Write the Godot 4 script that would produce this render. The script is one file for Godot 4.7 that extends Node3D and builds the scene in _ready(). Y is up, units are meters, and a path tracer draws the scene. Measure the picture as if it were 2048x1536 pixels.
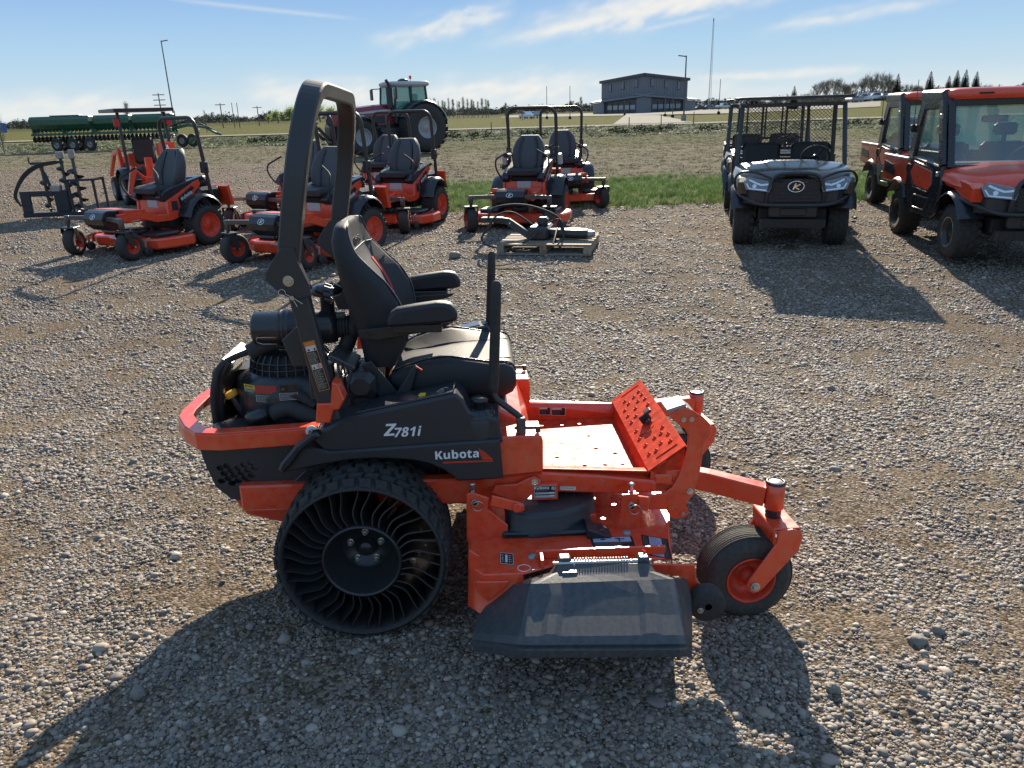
extends Node3D
# ---------------------------------------------------------------- helpers
const FPX := 1538.0
const CAM_H := 1.72
const PITCH := 0.34109
const ROLL := 0.03
var rng := RandomNumberGenerator.new()
var M := {}
var TX := {}

class MB:
	var st := SurfaceTool.new()
	var tris := PackedVector3Array()
	var grp := PackedInt32Array()
	var g := 1
	var xf := Transform3D.IDENTITY
	func _init() -> void:
		st.begin(Mesh.PRIMITIVE_TRIANGLES)
	func t3(a: Vector3, b: Vector3, c: Vector3, s: int) -> void:
		tris.append(a); tris.append(b); tris.append(c); grp.append(s)
	func q4(a: Vector3, b: Vector3, c: Vector3, d: Vector3, s: int) -> void:
		t3(a, b, c, s); t3(a, c, d, s)
	func done(open := false) -> void:
		var c := Vector3.ZERO
		for v in tris: c += v
		c /= maxf(1.0, tris.size())
		var vol := 0.0
		for i in range(0, tris.size(), 3):
			vol += (tris[i] - c).dot((tris[i + 1] - c).cross(tris[i + 2] - c))
		var flip := vol > 0.0 and not open
		if xf.basis.determinant() < 0.0: flip = not flip
		for i in range(0, tris.size(), 3):
			st.set_smooth_group(grp[i / 3])
			st.add_vertex(xf * tris[i])
			if flip:
				st.add_vertex(xf * tris[i + 2]); st.add_vertex(xf * tris[i + 1])
			else:
				st.add_vertex(xf * tris[i + 1]); st.add_vertex(xf * tris[i + 2])
		tris.clear(); grp.clear(); g += 1
	func box(c: Vector3, s: Vector3, bv := 0.004, bs := Basis.IDENTITY) -> MB:
		var h := s * 0.5
		bv = minf(bv, minf(h.x, minf(h.y, h.z)) * 0.8)
		var rings := []
		for k in [[-h.z, bv], [-h.z + bv, 0.0], [h.z - bv, 0.0], [h.z, bv]]:
			var ins: float = k[1]
			var hx: float = h.x - ins
			var hy: float = h.y - ins
			var r := PackedVector3Array()
			for p in [Vector2(-hx + bv, -hy), Vector2(hx - bv, -hy), Vector2(hx, -hy + bv), Vector2(hx, hy - bv), Vector2(hx - bv, hy), Vector2(-hx + bv, hy), Vector2(-hx, hy - bv), Vector2(-hx, -hy + bv)]:
				r.append(c + bs * Vector3(p.x, p.y, k[0]))
			rings.append(r)
		return loft(rings, true, -1)
	# two corners
	func bb(a: Vector3, b: Vector3, bv := 0.004) -> MB:
		return box((a + b) * 0.5, (b - a).abs(), bv)
	func loft(rings: Array, caps := true, sg := 0, closed := true) -> MB:
		var n: int = rings[0].size()
		var s := sg if sg != 0 else g * 4
		for i in rings.size() - 1:
			for j in (n if closed else n - 1):
				var k := (j + 1) % n
				q4(rings[i][j], rings[i][k], rings[i + 1][k], rings[i + 1][j], s)
		if caps:
			for e in [0, rings.size() - 1]:
				var r: PackedVector3Array = rings[e]
				var c := Vector3.ZERO
				for v in r: c += v
				c /= n
				for j in n:
					if e == 0: t3(c, r[(j + 1) % n], r[j], -1)
					else: t3(c, r[j], r[(j + 1) % n], -1)
		done(not closed)
		return self
	static func inset(p: PackedVector2Array, d: float) -> PackedVector2Array:
		var n := p.size()
		var area := 0.0
		for i in n: area += p[i].cross(p[(i + 1) % n])
		var sgn := 1.0 if area > 0.0 else -1.0
		var o := PackedVector2Array()
		for i in n:
			var e0 := (p[i] - p[(i + n - 1) % n]).normalized()
			var e1 := (p[(i + 1) % n] - p[i]).normalized()
			var n0 := Vector2(-e0.y, e0.x) * sgn
			var n1 := Vector2(-e1.y, e1.x) * sgn
			var m := (n0 + n1)
			var l := m.length()
			if l < 0.3: o.append(p[i] + n0 * d)
			else:
				m /= l
				o.append(p[i] + m * (d / maxf(0.45, m.dot(n0))))
		return o
	# outline in x,y, extruded along z
	func prism(p: PackedVector2Array, z0: float, z1: float, bv := 0.003) -> MB:
		if z1 < z0:
			var q := z0
			z0 = z1; z1 = q
		bv = minf(bv, (z1 - z0) * 0.45)
		var n := p.size()
		var area := 0.0
		for i in n: area += p[i].cross(p[(i + 1) % n])
		if area < 0.0: p.reverse()
		var q2 := inset(p, bv)
		var idx := Geometry2D.triangulate_polygon(q2)
		if idx.is_empty():
			q2 = p
			idx = Geometry2D.triangulate_polygon(p)
		for i in range(0, idx.size(), 3):
			var a := q2[idx[i]]
			var b := q2[idx[i + 1]]
			var c := q2[idx[i + 2]]
			if (b - a).cross(c - a) < 0.0:
				var w := b
				b = c; c = w
			t3(Vector3(a.x, a.y, z1), Vector3(b.x, b.y, z1), Vector3(c.x, c.y, z1), -1)
			t3(Vector3(a.x, a.y, z0), Vector3(c.x, c.y, z0), Vector3(b.x, b.y, z0), -1)
		for i in n:
			var k := (i + 1) % n
			q4(Vector3(p[i].x, p[i].y, z0 + bv), Vector3(p[k].x, p[k].y, z0 + bv), Vector3(p[k].x, p[k].y, z1 - bv), Vector3(p[i].x, p[i].y, z1 - bv), -1)
			q4(Vector3(p[i].x, p[i].y, z1 - bv), Vector3(p[k].x, p[k].y, z1 - bv), Vector3(q2[k].x, q2[k].y, z1), Vector3(q2[i].x, q2[i].y, z1), -1)
			q4(Vector3(q2[i].x, q2[i].y, z0), Vector3(q2[k].x, q2[k].y, z0), Vector3(p[k].x, p[k].y, z0 + bv), Vector3(p[i].x, p[i].y, z0 + bv), -1)
		done()
		return self
	static func frame(d: Vector3, up: Vector3) -> Basis:
		d = d.normalized()
		if absf(d.dot(up)) > 0.97: up = Vector3(1, 0, 0) if absf(d.x) < 0.9 else Vector3(0, 0, 1)
		var r := d.cross(up).normalized()
		return Basis(r, r.cross(d).normalized(), d)
	func cyl(a: Vector3, b: Vector3, r0: float, r1 := -1.0, n := 16, bv := 0.0) -> MB:
		if r1 < 0.0: r1 = r0
		var f := frame(b - a, Vector3.UP)
		var d := (b - a).normalized()
		var rings := []
		var spec := [[a, r0], [b, r1]]
		if bv > 0.0: spec = [[a, r0 - bv], [a + d * bv, r0], [b - d * bv, r1], [b, r1 - bv]]
		for k in spec:
			var r := PackedVector3Array()
			for j in n:
				var t := TAU * j / n
				r.append(k[0] + (f.x * cos(t) + f.y * sin(t)) * k[1])
			rings.append(r)
		return loft(rings)
	func tube(path: Array, r: float, n := 10) -> MB:
		var rings := []
		var up := Vector3.UP
		for i in path.size():
			var d: Vector3 = (path[mini(i + 1, path.size() - 1)] - path[maxi(i - 1, 0)])
			var f := frame(d, up)
			up = f.y
			var rg := PackedVector3Array()
			for j in n:
				var t := TAU * j / n
				rg.append(path[i] + (f.x * cos(t) + f.y * sin(t)) * r)
			rings.append(rg)
		return loft(rings)
	# rectangular section swept along a path; w across, h along "up"
	func bar(path: Array, w: float, h: float, up := Vector3.UP, bv := 0.004) -> MB:
		var rings := []
		for i in path.size():
			var d: Vector3 = (path[mini(i + 1, path.size() - 1)] - path[maxi(i - 1, 0)]).normalized()
			var r := d.cross(up).normalized()
			var u := r.cross(d).normalized()
			var k := 1.0
			if i > 0 and i < path.size() - 1:
				var d0: Vector3 = (path[i] - path[i - 1]).normalized()
				k = 1.0 / maxf(0.5, d0.dot(d))
			var rg := PackedVector3Array()
			var a := w * 0.5
			var b := h * 0.5
			for p in [Vector2(-a + bv, -b), Vector2(a - bv, -b), Vector2(a, -b + bv), Vector2(a, b - bv), Vector2(a - bv, b), Vector2(-a + bv, b), Vector2(-a, b - bv), Vector2(-a, -b + bv)]:
				rg.append(path[i] + r * p.x * k + u * p.y)
			rings.append(rg)
		return loft(rings, true, -1)
	# profile: array of Vector2(radius, along axis); axis = local z of basis at c
	func lathe(prof: Array, c: Vector3, bs := Basis.IDENTITY, n := 32, smooth := true) -> MB:
		for i in prof.size() - 1:
			var p: Vector2 = prof[i]
			var q: Vector2 = prof[i + 1]
			var s := (g * 64 + i) if not smooth else g * 64
			for j in n:
				var t0 := TAU * j / n
				var t1 := TAU * (j + 1) / n
				var a := c + bs * Vector3(cos(t0) * p.x, sin(t0) * p.x, p.y)
				var b := c + bs * Vector3(cos(t1) * p.x, sin(t1) * p.x, p.y)
				var d := c + bs * Vector3(cos(t1) * q.x, sin(t1) * q.x, q.y)
				var e := c + bs * Vector3(cos(t0) * q.x, sin(t0) * q.x, q.y)
				if p.x > 1e-6: t3(a, b, d, s)
				if q.x > 1e-6: t3(a, d, e, s)
		done()
		return self
	func ball(c: Vector3, r: Vector3, n := 12, bs := Basis.IDENTITY) -> MB:
		for i in n / 2:
			var u0 := PI * i / (n / 2) - PI / 2
			var u1 := PI * (i + 1) / (n / 2) - PI / 2
			for j in n:
				var t0 := TAU * j / n
				var t1 := TAU * (j + 1) / n
				var f := func(u: float, t: float) -> Vector3: return c + bs * (Vector3(cos(u) * cos(t), sin(u), cos(u) * sin(t)) * r)
				q4(f.call(u0, t0), f.call(u0, t1), f.call(u1, t1), f.call(u1, t0), g * 4)
		done()
		return self
	func grid(rows: Array, sg := 0) -> MB:   # rows of equal length: an open sheet
		var s := sg if sg != 0 else g * 4
		for i in rows.size() - 1:
			for j in rows[i].size() - 1:
				q4(rows[i][j], rows[i][j + 1], rows[i + 1][j + 1], rows[i + 1][j], s)
		done(true)
		return self
	# sheet with thickness
	func shell(rows: Array, th: float, flat := false) -> MB:
		var n := rows.size()
		var m: int = rows[0].size()
		var back := []
		for i in n:
			var r := PackedVector3Array()
			for j in m:
				var du: Vector3 = rows[i][mini(j + 1, m - 1)] - rows[i][maxi(j - 1, 0)]
				var dv: Vector3 = rows[mini(i + 1, n - 1)][j] - rows[maxi(i - 1, 0)][j]
				r.append(rows[i][j] - du.cross(dv).normalized() * th)
			back.append(r)
		for i in n - 1:
			for j in m - 1:
				q4(rows[i][j], rows[i][j + 1], rows[i + 1][j + 1], rows[i + 1][j], -1 if flat else g * 4)
				q4(back[i][j], back[i + 1][j], back[i + 1][j + 1], back[i][j + 1], -1 if flat else g * 4 + 1)
		for i in n - 1:
			q4(rows[i][0], rows[i + 1][0], back[i + 1][0], back[i][0], -1)
			q4(rows[i][m - 1], back[i][m - 1], back[i + 1][m - 1], rows[i + 1][m - 1], -1)
		for j in m - 1:
			q4(rows[0][j], back[0][j], back[0][j + 1], rows[0][j + 1], -1)
			q4(rows[n - 1][j], rows[n - 1][j + 1], back[n - 1][j + 1], back[n - 1][j], -1)
		done()
		return self
	func mesh() -> ArrayMesh:
		st.generate_normals()
		return st.commit()

func lin(r: float, g: float, b: float) -> Color:
	return Color(r, g, b).linear_to_srgb()

func noise_tex(seed_: int, freq: float, lo: Color, hi: Color, size := 256, oct := 4, normal := 0.0) -> ImageTexture:
	var fn := FastNoiseLite.new()
	fn.seed = seed_
	fn.frequency = freq
	fn.fractal_octaves = oct
	fn.noise_type = FastNoiseLite.TYPE_SIMPLEX_SMOOTH
	var im := fn.get_seamless_image(size, size)
	im.convert(Image.FORMAT_RGBA8)
	if normal > 0.0:
		im.bump_map_to_normal_map(normal)
	else:
		for y in size:
			for x in size:
				im.set_pixel(x, y, lo.lerp(hi, im.get_pixel(x, y).r))
	im.generate_mipmaps()
	return ImageTexture.create_from_image(im)

func mat(key: String, col: Color, rough := 0.5, metal := 0.0, o := {}) -> StandardMaterial3D:
	if M.has(key): return M[key]
	var m := StandardMaterial3D.new()
	m.albedo_color = col
	m.roughness = rough
	m.metallic = metal
	m.metallic_specular = o.get("spec", 0.5)
	if o.has("tex"):
		m.albedo_texture = o.tex
	if o.has("rtex"):
		m.roughness_texture = o.rtex
	if o.has("ntex"):
		m.normal_enabled = true
		m.normal_texture = o.ntex
		m.normal_scale = o.get("ns", 0.5)
	if o.has("tex") or o.has("rtex") or o.has("ntex"):
		m.uv1_triplanar = true
		m.uv1_world_triplanar = o.get("world", false)
		m.uv1_scale = Vector3.ONE * o.get("sc", 4.0)
	if o.has("coat"):
		m.clearcoat_enabled = true
		m.clearcoat = o.coat
		m.clearcoat_roughness = o.get("coatr", 0.1)
	if o.has("vc"):
		m.vertex_color_use_as_albedo = true
	if o.has("back"):
		m.backlight_enabled = true
		m.backlight = o.back
	if o.has("alpha"):
		m.transparency = BaseMaterial3D.TRANSPARENCY_ALPHA
		m.albedo_color.a = o.alpha
	m.cull_mode = BaseMaterial3D.CULL_DISABLED
	M[key] = m
	return m

func add(parent: Node, nm: String, mb: MB, m: Material) -> MeshInstance3D:
	return addm(parent, nm, mb.mesh(), m)

func addm(parent: Node, nm: String, me: Mesh, m: Material, xf := Transform3D.IDENTITY) -> MeshInstance3D:
	var o := MeshInstance3D.new()
	o.name = nm
	o.mesh = me
	if m: o.material_override = m
	o.transform = xf
	parent.add_child(o, true)
	return o

func thing(nm: String, label: String, cat: String, pos := Vector3.ZERO, yaw := 0.0, group := "") -> Node3D:
	var o := Node3D.new()
	o.name = nm
	add_child(o, true)
	o.position = pos
	o.rotation.y = yaw
	meta(o, label, cat, group)
	return o

func meta(o: Node, label: String, cat: String, group := "") -> void:
	o.set_meta("label", label)
	o.set_meta("category", cat)
	if group != "": o.set_meta("group", group)

func structure(o: Node) -> Node:
	o.set_meta("kind", "structure")
	return o

func number(base: String) -> String:
	var k := 0
	var s := base
	while has_node(s):
		k += 1
		s = "%s_%03d" % [base, k]
	return s

func copy_of(o: Node3D, pos: Vector3, yaw: float, label := "", group := "") -> Node3D:
	var base := String(o.name)
	var c: Node3D = o.duplicate()
	c.name = number(base)
	add_child(c)
	c.position = pos
	c.rotation = Vector3(0, yaw, 0)
	if label != "": c.set_meta("label", label)
	if group != "": c.set_meta("group", group)
	return c

func sm(a: float, b: float, x: float) -> float:
	var t := clampf((x - a) / (b - a), 0.0, 1.0)
	return t * t * (3.0 - 2.0 * t)

func arc(c: Vector3, ax: Vector3, ay: Vector3, r: float, a0: float, a1: float, n: int) -> Array:
	var o := []
	for i in n + 1:
		var t := deg_to_rad(a0 + (a1 - a0) * i / n)
		o.append(c + ax * cos(t) * r + ay * sin(t) * r)
	return o

# smooth path through points (Catmull-Rom)
func spline(p: Array, k := 6) -> Array:
	var o := []
	for i in p.size() - 1:
		var a: Vector3 = p[maxi(i - 1, 0)]
		var b: Vector3 = p[i]
		var c: Vector3 = p[i + 1]
		var d: Vector3 = p[mini(i + 2, p.size() - 1)]
		for j in k:
			o.append(b.cubic_interpolate(c, a, d, float(j) / k))
	o.append(p[p.size() - 1])
	return o

# lettering as thin solid letters standing on a face: basis x = reading direction, z = out of the face
func letters(parent: Node, nm: String, text: String, m: Material, pos: Vector3, bs: Basis, height: float, bold := true, italic := false, stretch := 1.0, depth := 0.002) -> MeshInstance3D:
	var tm := TextMesh.new()
	var f := SystemFont.new()
	f.font_names = PackedStringArray(["Droid Sans"])
	f.font_weight = 700 if bold else 400
	tm.font = f
	tm.text = text
	tm.font_size = 64
	tm.pixel_size = height / 46.0
	tm.depth = depth
	tm.curve_step = 2.0
	var b := bs
	if italic: b = Basis(bs.x, bs.y + bs.x * 0.25, bs.z)
	b = Basis(b.x * stretch, b.y, b.z)
	return addm(parent, nm, tm, m, Transform3D(b, pos))

# flat printed label: drawn image on a thin plate; u, v are its full edge vectors from the corner p (bottom left)
func label_plate(parent: Node, nm: String, p: Vector3, u: Vector3, v: Vector3, im: Image, rough := 0.45) -> MeshInstance3D:
	var st := SurfaceTool.new()
	st.begin(Mesh.PRIMITIVE_TRIANGLES)
	var n := u.cross(v).normalized()
	st.set_normal(n)
	for k in [[0, 0], [1, 1], [1, 0], [0, 0], [0, 1], [1, 1]]:
		st.set_uv(Vector2(k[0], 1 - k[1]))
		st.set_normal(n)
		st.add_vertex(p + u * k[0] + v * k[1])
	var m := StandardMaterial3D.new()
	im.generate_mipmaps()
	m.albedo_texture = ImageTexture.create_from_image(im)
	m.roughness = rough
	m.cull_mode = BaseMaterial3D.CULL_DISABLED
	return addm(parent, nm, st.commit(), m)
# ---------------------------------------------------------------- camera geometry
var cam_basis: Basis
func setup_cam_basis() -> void:
	var f := Vector3(0, -sin(PITCH), -cos(PITCH))
	var u := Vector3(0, cos(PITCH), -sin(PITCH))
	var x := Vector3.RIGHT
	cam_basis = Basis(x * cos(ROLL) - u * sin(ROLL), u * cos(ROLL) + x * sin(ROLL), -f)
func ray(px: float, py: float) -> Vector3:
	return cam_basis * Vector3((px - 1024.0) / FPX, -(py - 768.0) / FPX, -1.0)
# the ground point seen at a pixel (flat far ground)
func gp(px: float, py: float, y := 0.0) -> Vector3:
	var d := ray(px, py)
	return Vector3(0, CAM_H, 0) + d * ((y - CAM_H) / d.y)
# the point at a pixel at a given distance ahead (world -z)
func at_depth(px: float, py: float, dz: float) -> Vector3:
	var d := ray(px, py)
	return Vector3(0, CAM_H, 0) + d * (dz / -d.z)

var n_ground := FastNoiseLite.new()
func ground_y(x: float, z: float) -> float:
	var d := -z
	var plane := 0.0203 + 0.03132 * z - 0.0134 * x
	var y := plane * (1.0 - sm(4.8, 10.0, d)) * (1.0 - sm(5.0, 11.0, absf(x)))
	# grassy rise far to the right
	y += 2.6 * sm(70.0, 230.0, d) * sm(0.18, 0.62, x / maxf(d, 1.0))
	return y

func sheet(nm: String, x0: Callable, x1: Callable, ds: PackedFloat32Array, nx: int, off: float, m: Material, bump := 0.0) -> MeshInstance3D:
	var st := SurfaceTool.new()
	st.begin(Mesh.PRIMITIVE_TRIANGLES)
	var w := nx + 1
	for d in ds:
		for j in w:
			var x := lerpf(x0.call(d), x1.call(d), float(j) / nx)
			var y := ground_y(x, -d) + off
			if bump > 0.0: y += bump * n_ground.get_noise_2d(x * 30.0, d * 30.0)
			st.add_vertex(Vector3(x, y, -d))
	for i in ds.size() - 1:
		for j in nx:
			var a := i * w + j
			st.add_index(a); st.add_index(a + w); st.add_index(a + 1)
			st.add_index(a + 1); st.add_index(a + w); st.add_index(a + w + 1)
	st.generate_normals()
	var o := addm(self, nm, st.commit(), m)
	structure(o)
	return o

func make_sky() -> Sky:
	var W := 3072
	var Hh := 1536
	var im := Image.create(W, Hh, false, Image.FORMAT_RGBF)
	var fn := FastNoiseLite.new()
	fn.seed = 5; fn.frequency = 1.0; fn.fractal_octaves = 5
	var f2 := FastNoiseLite.new()
	f2.seed = 9; f2.frequency = 1.0; f2.fractal_octaves = 3
	var k := 1.0 / 2.3
	var stops := [[0.0, Color(0.68, 0.77, 0.81)], [0.035, Color(0.55, 0.71, 0.82)], [0.07, Color(0.44, 0.65, 0.84)], [0.125, Color(0.31, 0.52, 0.82)], [0.3, Color(0.29, 0.50, 0.80)], [0.7, Color(0.23, 0.43, 0.75)], [1.6, Color(0.19, 0.37, 0.68)]]
	# cirrus streaks and banks, each given by two directions (azimuth, elevation), half width, strength
	var strokes := []
	for s in [[330, -4, 718, 38, 3.0, 0.42, 0.1], [740, 88, 1010, 30, 20.0, 0.6, 1.0], [830, 66, 1030, 10, 17.0, 0.5, 1.0], [980, 84, 1560, -30, 15.0, 0.8, 0.6], [1060, 52, 1600, -40, 26.0, 0.7, 0.8], [1200, 20, 1500, -60, 40.0, 0.8, 0.8], [1270, 64, 1440, 26, 5.0, 0.4, 0.5], [1530, 60, 1900, -4, 9.0, 0.62, 0.8], [1560, 46, 1800, -10, 8.0, 0.25, 1.0],
			[-300, 225, 350, 205, 20.0, 0.75, 0.7], [490, 184, 800, 192, 25.0, 0.85, 0.7], [830, 190, 1190, 172, 27.0, 0.9, 0.8], [1150, 158, 1500, 180, 18.0, 0.6, 0.8], [1390, 158, 1760, 138, 8.0, 0.75, 0.7], [1500, 190, 2300, 160, 16.0, 0.35, 0.8], [-400, 238, 900, 224, 10.0, 0.5, 0.8]]:
		var a := ray(s[0], s[1]).normalized()
		var b := ray(s[2], s[3]).normalized()
		strokes.append([Vector2(atan2(a.x, -a.z), asin(a.y)), Vector2(atan2(b.x, -b.z), asin(b.y)), s[4] / 1600.0, s[5], s[6]])
	var cwhite := Color(0.90, 0.88, 0.83)
	for yy in Hh / 2 + 1:
		var el := PI * (0.5 - (yy + 0.5) / Hh)
		var base := Color.BLACK
		for i in stops.size() - 1:
			if el >= stops[i][0] or i == 0:
				base = stops[i][1].lerp(stops[i + 1][1], clampf((el - stops[i][0]) / (stops[i + 1][0] - stops[i][0]), 0.0, 1.0))
		for xx in W:
			var az := wrapf(TAU * (xx + 0.5) / W, -PI, PI)
			var c := base
			var cl := 0.0
			if absf(az) < 1.15 and el < 0.28:
				var p := Vector2(az, el)
				var w1 := fn.get_noise_2d(az * 14.0, el * 40.0 - az * 9.0)
				for s in strokes:
					var ab: Vector2 = s[1] - s[0]
					var t: float = (p - s[0]).dot(ab) / ab.length_squared()
					if t < -0.3 or t > 1.3: continue
					var dd: float = absf((p - s[0]).cross(ab) / ab.length() + w1 * s[2] * s[4] * 0.9)
					if dd > s[2] * 2.2: continue
					var v: float = s[3] * exp(-pow(dd / s[2], 2.0) * 1.3) * sm(-0.12, 0.25, t) * (1.0 - sm(0.72, 1.12, t))
					v *= 1.0 - s[4] * 0.55 * (0.5 + f2.get_noise_2d(az * 30.0 + 7.0, el * 90.0 - az * 20.0))
					cl = maxf(cl, v) if v < 0.2 else 1.0 - (1.0 - cl) * (1.0 - v)
			if el > 0.1:
				var q := clampf(fn.get_noise_2d(cos(az) * 3.0 / (el + 0.5), sin(az) * 6.0 / (el + 0.5)) * 1.6 - 0.25, 0.0, 0.5)
				cl = maxf(cl, q * sm(0.12, 0.3, el))
			else:
				var hz := clampf(0.55 + f2.get_noise_2d(az * 5.0, el * 60.0), 0.0, 1.0)
				cl = maxf(cl, hz * 0.35 * (1.0 - sm(0.0, 0.045, el)))
			c = c.lerp(cwhite, clampf(cl, 0.0, 0.95))
			im.set_pixel(xx, yy, Color(c.r * k, c.g * k, c.b * k))
	var gc := Color(0.18, 0.17, 0.15)
	im.fill_rect(Rect2i(0, Hh / 2 + 1, W, Hh / 2 - 1), gc)
	var sk := PanoramaSkyMaterial.new()
	sk.panorama = ImageTexture.create_from_image(im)
	var sky := Sky.new()
	sky.sky_material = sk
	return sky

func setup_view() -> void:
	setup_cam_basis()
	var cam := Camera3D.new()
	cam.name = "camera"
	add_child(cam)
	cam.transform = Transform3D(cam_basis, Vector3(0, CAM_H, 0))
	cam.fov = rad_to_deg(2.0 * atan(768.0 / FPX))
	cam.near = 0.05
	cam.far = 6000.0
	cam.current = true
	var env := Environment.new()
	env.background_mode = Environment.BG_SKY
	env.sky = make_sky()
	env.tonemap_mode = Environment.TONE_MAPPER_LINEAR
	env.tonemap_exposure = 2.35
	env.ambient_light_source = Environment.AMBIENT_SOURCE_SKY
	env.sdfgi_enabled = true
	env.ssao_enabled = true
	env.ssil_enabled = true
	var we := WorldEnvironment.new()
	we.name = "world_environment"
	we.environment = env
	add_child(we)
	var sun := DirectionalLight3D.new()
	sun.name = "sun"
	sun.light_energy = 1.6
	sun.light_color = Color(1.0, 0.945, 0.86)
	sun.light_angular_distance = 0.5
	sun.shadow_enabled = true
	add_child(sun)
	var az := deg_to_rad(8.5)
	var el := deg_to_rad(27.3)
	var to_sun := Vector3(sin(az) * cos(el), sin(el), -cos(az) * cos(el))
	sun.look_at_from_position(to_sun * 50.0, Vector3.ZERO, Vector3.UP)
# ---------------------------------------------------------------- materials
func make_materials() -> void:
	var grain := noise_tex(21, 0.09, Color.BLACK, Color.WHITE, 256, 3, 3.0)
	var fine := noise_tex(22, 0.22, Color.BLACK, Color.WHITE, 256, 2, 2.0)
	var wear := noise_tex(23, 0.02, Color(0.74, 0.74, 0.74), Color(1, 1, 1), 256, 5)
	var rvar := noise_tex(24, 0.03, Color(0.55, 0.55, 0.55), Color(1, 1, 1), 256, 5)
	var dust := noise_tex(25, 0.025, Color(0.70, 0.69, 0.67), Color(1, 1, 1), 256, 6)
	# road dust caught in the paint: patches and specks of dull tan over the orange
	var dn := FastNoiseLite.new()
	dn.seed = 71; dn.frequency = 0.018; dn.fractal_octaves = 6
	var di := dn.get_seamless_image(512, 512)
	di.convert(Image.FORMAT_RGBA8)
	var oc := lin(0.74, 0.060, 0.017)
	var dc := lin(0.42, 0.17, 0.10)
	for y in 512:
		for x in 512:
			var v := di.get_pixel(x, y).r
			di.set_pixel(x, y, oc.lerp(dc, clampf((v - 0.52) * 1.6, 0.0, 0.30)).darkened(0.10 * clampf((0.45 - v) * 3.0, 0.0, 1.0)))
	di.generate_mipmaps()
	mat("orange", Color(1, 1, 1), 0.42, 0.0, {"tex": ImageTexture.create_from_image(di), "rtex": rvar, "sc": 2.0, "coat": 0.6, "coatr": 0.18})
	mat("orange_rim", lin(0.74, 0.064, 0.022), 0.45, 0.0, {"tex": wear, "sc": 3.0})
	mat("orange_scuffed", lin(0.70, 0.072, 0.028), 0.56, 0.0, {"tex": noise_tex(31, 0.03, Color(0.72, 0.70, 0.68), Color(1, 1, 1), 256, 6), "rtex": rvar, "sc": 2.5, "coat": 0.5, "coatr": 0.3})
	mat("plastic", lin(0.022, 0.024, 0.028), 0.5, 0.0, {"ntex": fine, "ns": 0.35, "rtex": rvar, "sc": 9.0})
	mat("plastic_smooth", lin(0.018, 0.019, 0.022), 0.34, 0.0, {"rtex": rvar, "sc": 3.0})
	mat("plastic_chute", lin(0.075, 0.078, 0.083), 0.34, 0.0, {"ntex": fine, "ns": 0.25, "tex": dust, "sc": 6.0})
	mat("black_metal", lin(0.026, 0.026, 0.027), 0.40)
	mat("grey_metal", lin(0.075, 0.072, 0.068), 0.4, 0.2, {"rtex": rvar, "sc": 3.0})
	mat("rubber", lin(0.042, 0.041, 0.040), 0.78, 0.0, {"tex": dust, "ntex": fine, "ns": 0.4, "sc": 7.0})
	mat("rubber_dusty", lin(0.060, 0.057, 0.052), 0.85, 0.0, {"tex": dust, "ntex": grain, "ns": 0.4, "sc": 6.0})
	mat("poly", lin(0.022, 0.023, 0.024), 0.42, 0.0, {"rtex": rvar, "sc": 5.0})
	mat("vinyl", lin(0.026, 0.026, 0.028), 0.55, 0.0, {"spec": 0.4, "ntex": grain, "ns": 0.35, "sc": 9.0})
	mat("vinyl_grey", lin(0.052, 0.054, 0.060), 0.55, 0.0, {"ntex": grain, "ns": 0.4, "sc": 8.0})
	mat("steel", lin(0.52, 0.50, 0.46), 0.32, 0.9, {"rtex": rvar, "sc": 20.0})
	mat("steel_dull", lin(0.30, 0.29, 0.27), 0.5, 0.6)
	mat("white", lin(0.72, 0.72, 0.72), 0.45)
	mat("white_rim", lin(0.42, 0.43, 0.44), 0.45, 0.0, {"tex": wear, "sc": 3.0})
	mat("yellow", lin(0.75, 0.48, 0.02), 0.4)
	mat("amber", lin(0.72, 0.34, 0.03), 0.45)
	mat("blue_plastic", lin(0.02, 0.10, 0.30), 0.4)
	mat("red_accent", lin(0.55, 0.03, 0.02), 0.5)
	mat("screen", lin(0.11, 0.13, 0.18), 0.12)
	mat("dark", lin(0.006, 0.006, 0.007), 0.7)
	mat("glass", lin(0.55, 0.70, 0.66), 0.03, 0.0, {"alpha": 0.08})
	mat("glass_green", lin(0.06, 0.36, 0.26), 0.03, 0.0, {"alpha": 0.42})
	mat("lamp_lens", lin(0.75, 0.78, 0.80), 0.05, 0.0, {"alpha": 0.10})
	mat("chrome", lin(0.75, 0.76, 0.78), 0.12, 1.0)
	mat("red_lens", lin(0.45, 0.02, 0.015), 0.2)
	mat("wood", lin(0.33, 0.25, 0.165), 0.8, 0.0, {"tex": noise_tex(41, 0.03, Color(0.62, 0.58, 0.53), Color(1, 1, 1), 256, 5), "sc": 3.0})
	mat("green_paint", lin(0.012, 0.105, 0.052), 0.42, 0.0, {"tex": wear, "sc": 0.6, "coat": 0.3})
	mat("maroon", lin(0.20, 0.008, 0.022), 0.32, 0.0, {"coat": 0.6, "coatr": 0.12, "rtex": rvar, "sc": 1.0})
	mat("bronze", lin(0.105, 0.088, 0.066), 0.38, 0.35, {"coat": 0.6, "coatr": 0.15, "rtex": rvar, "sc": 3.0})
	mat("light_grey", lin(0.45, 0.46, 0.46), 0.5)
	for k in ["orange_scuffed"]: M[k].clearcoat = 0.0; M[k].metallic_specular = 0.18
	TX["dust"] = dust
	TX["grain"] = grain
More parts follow.
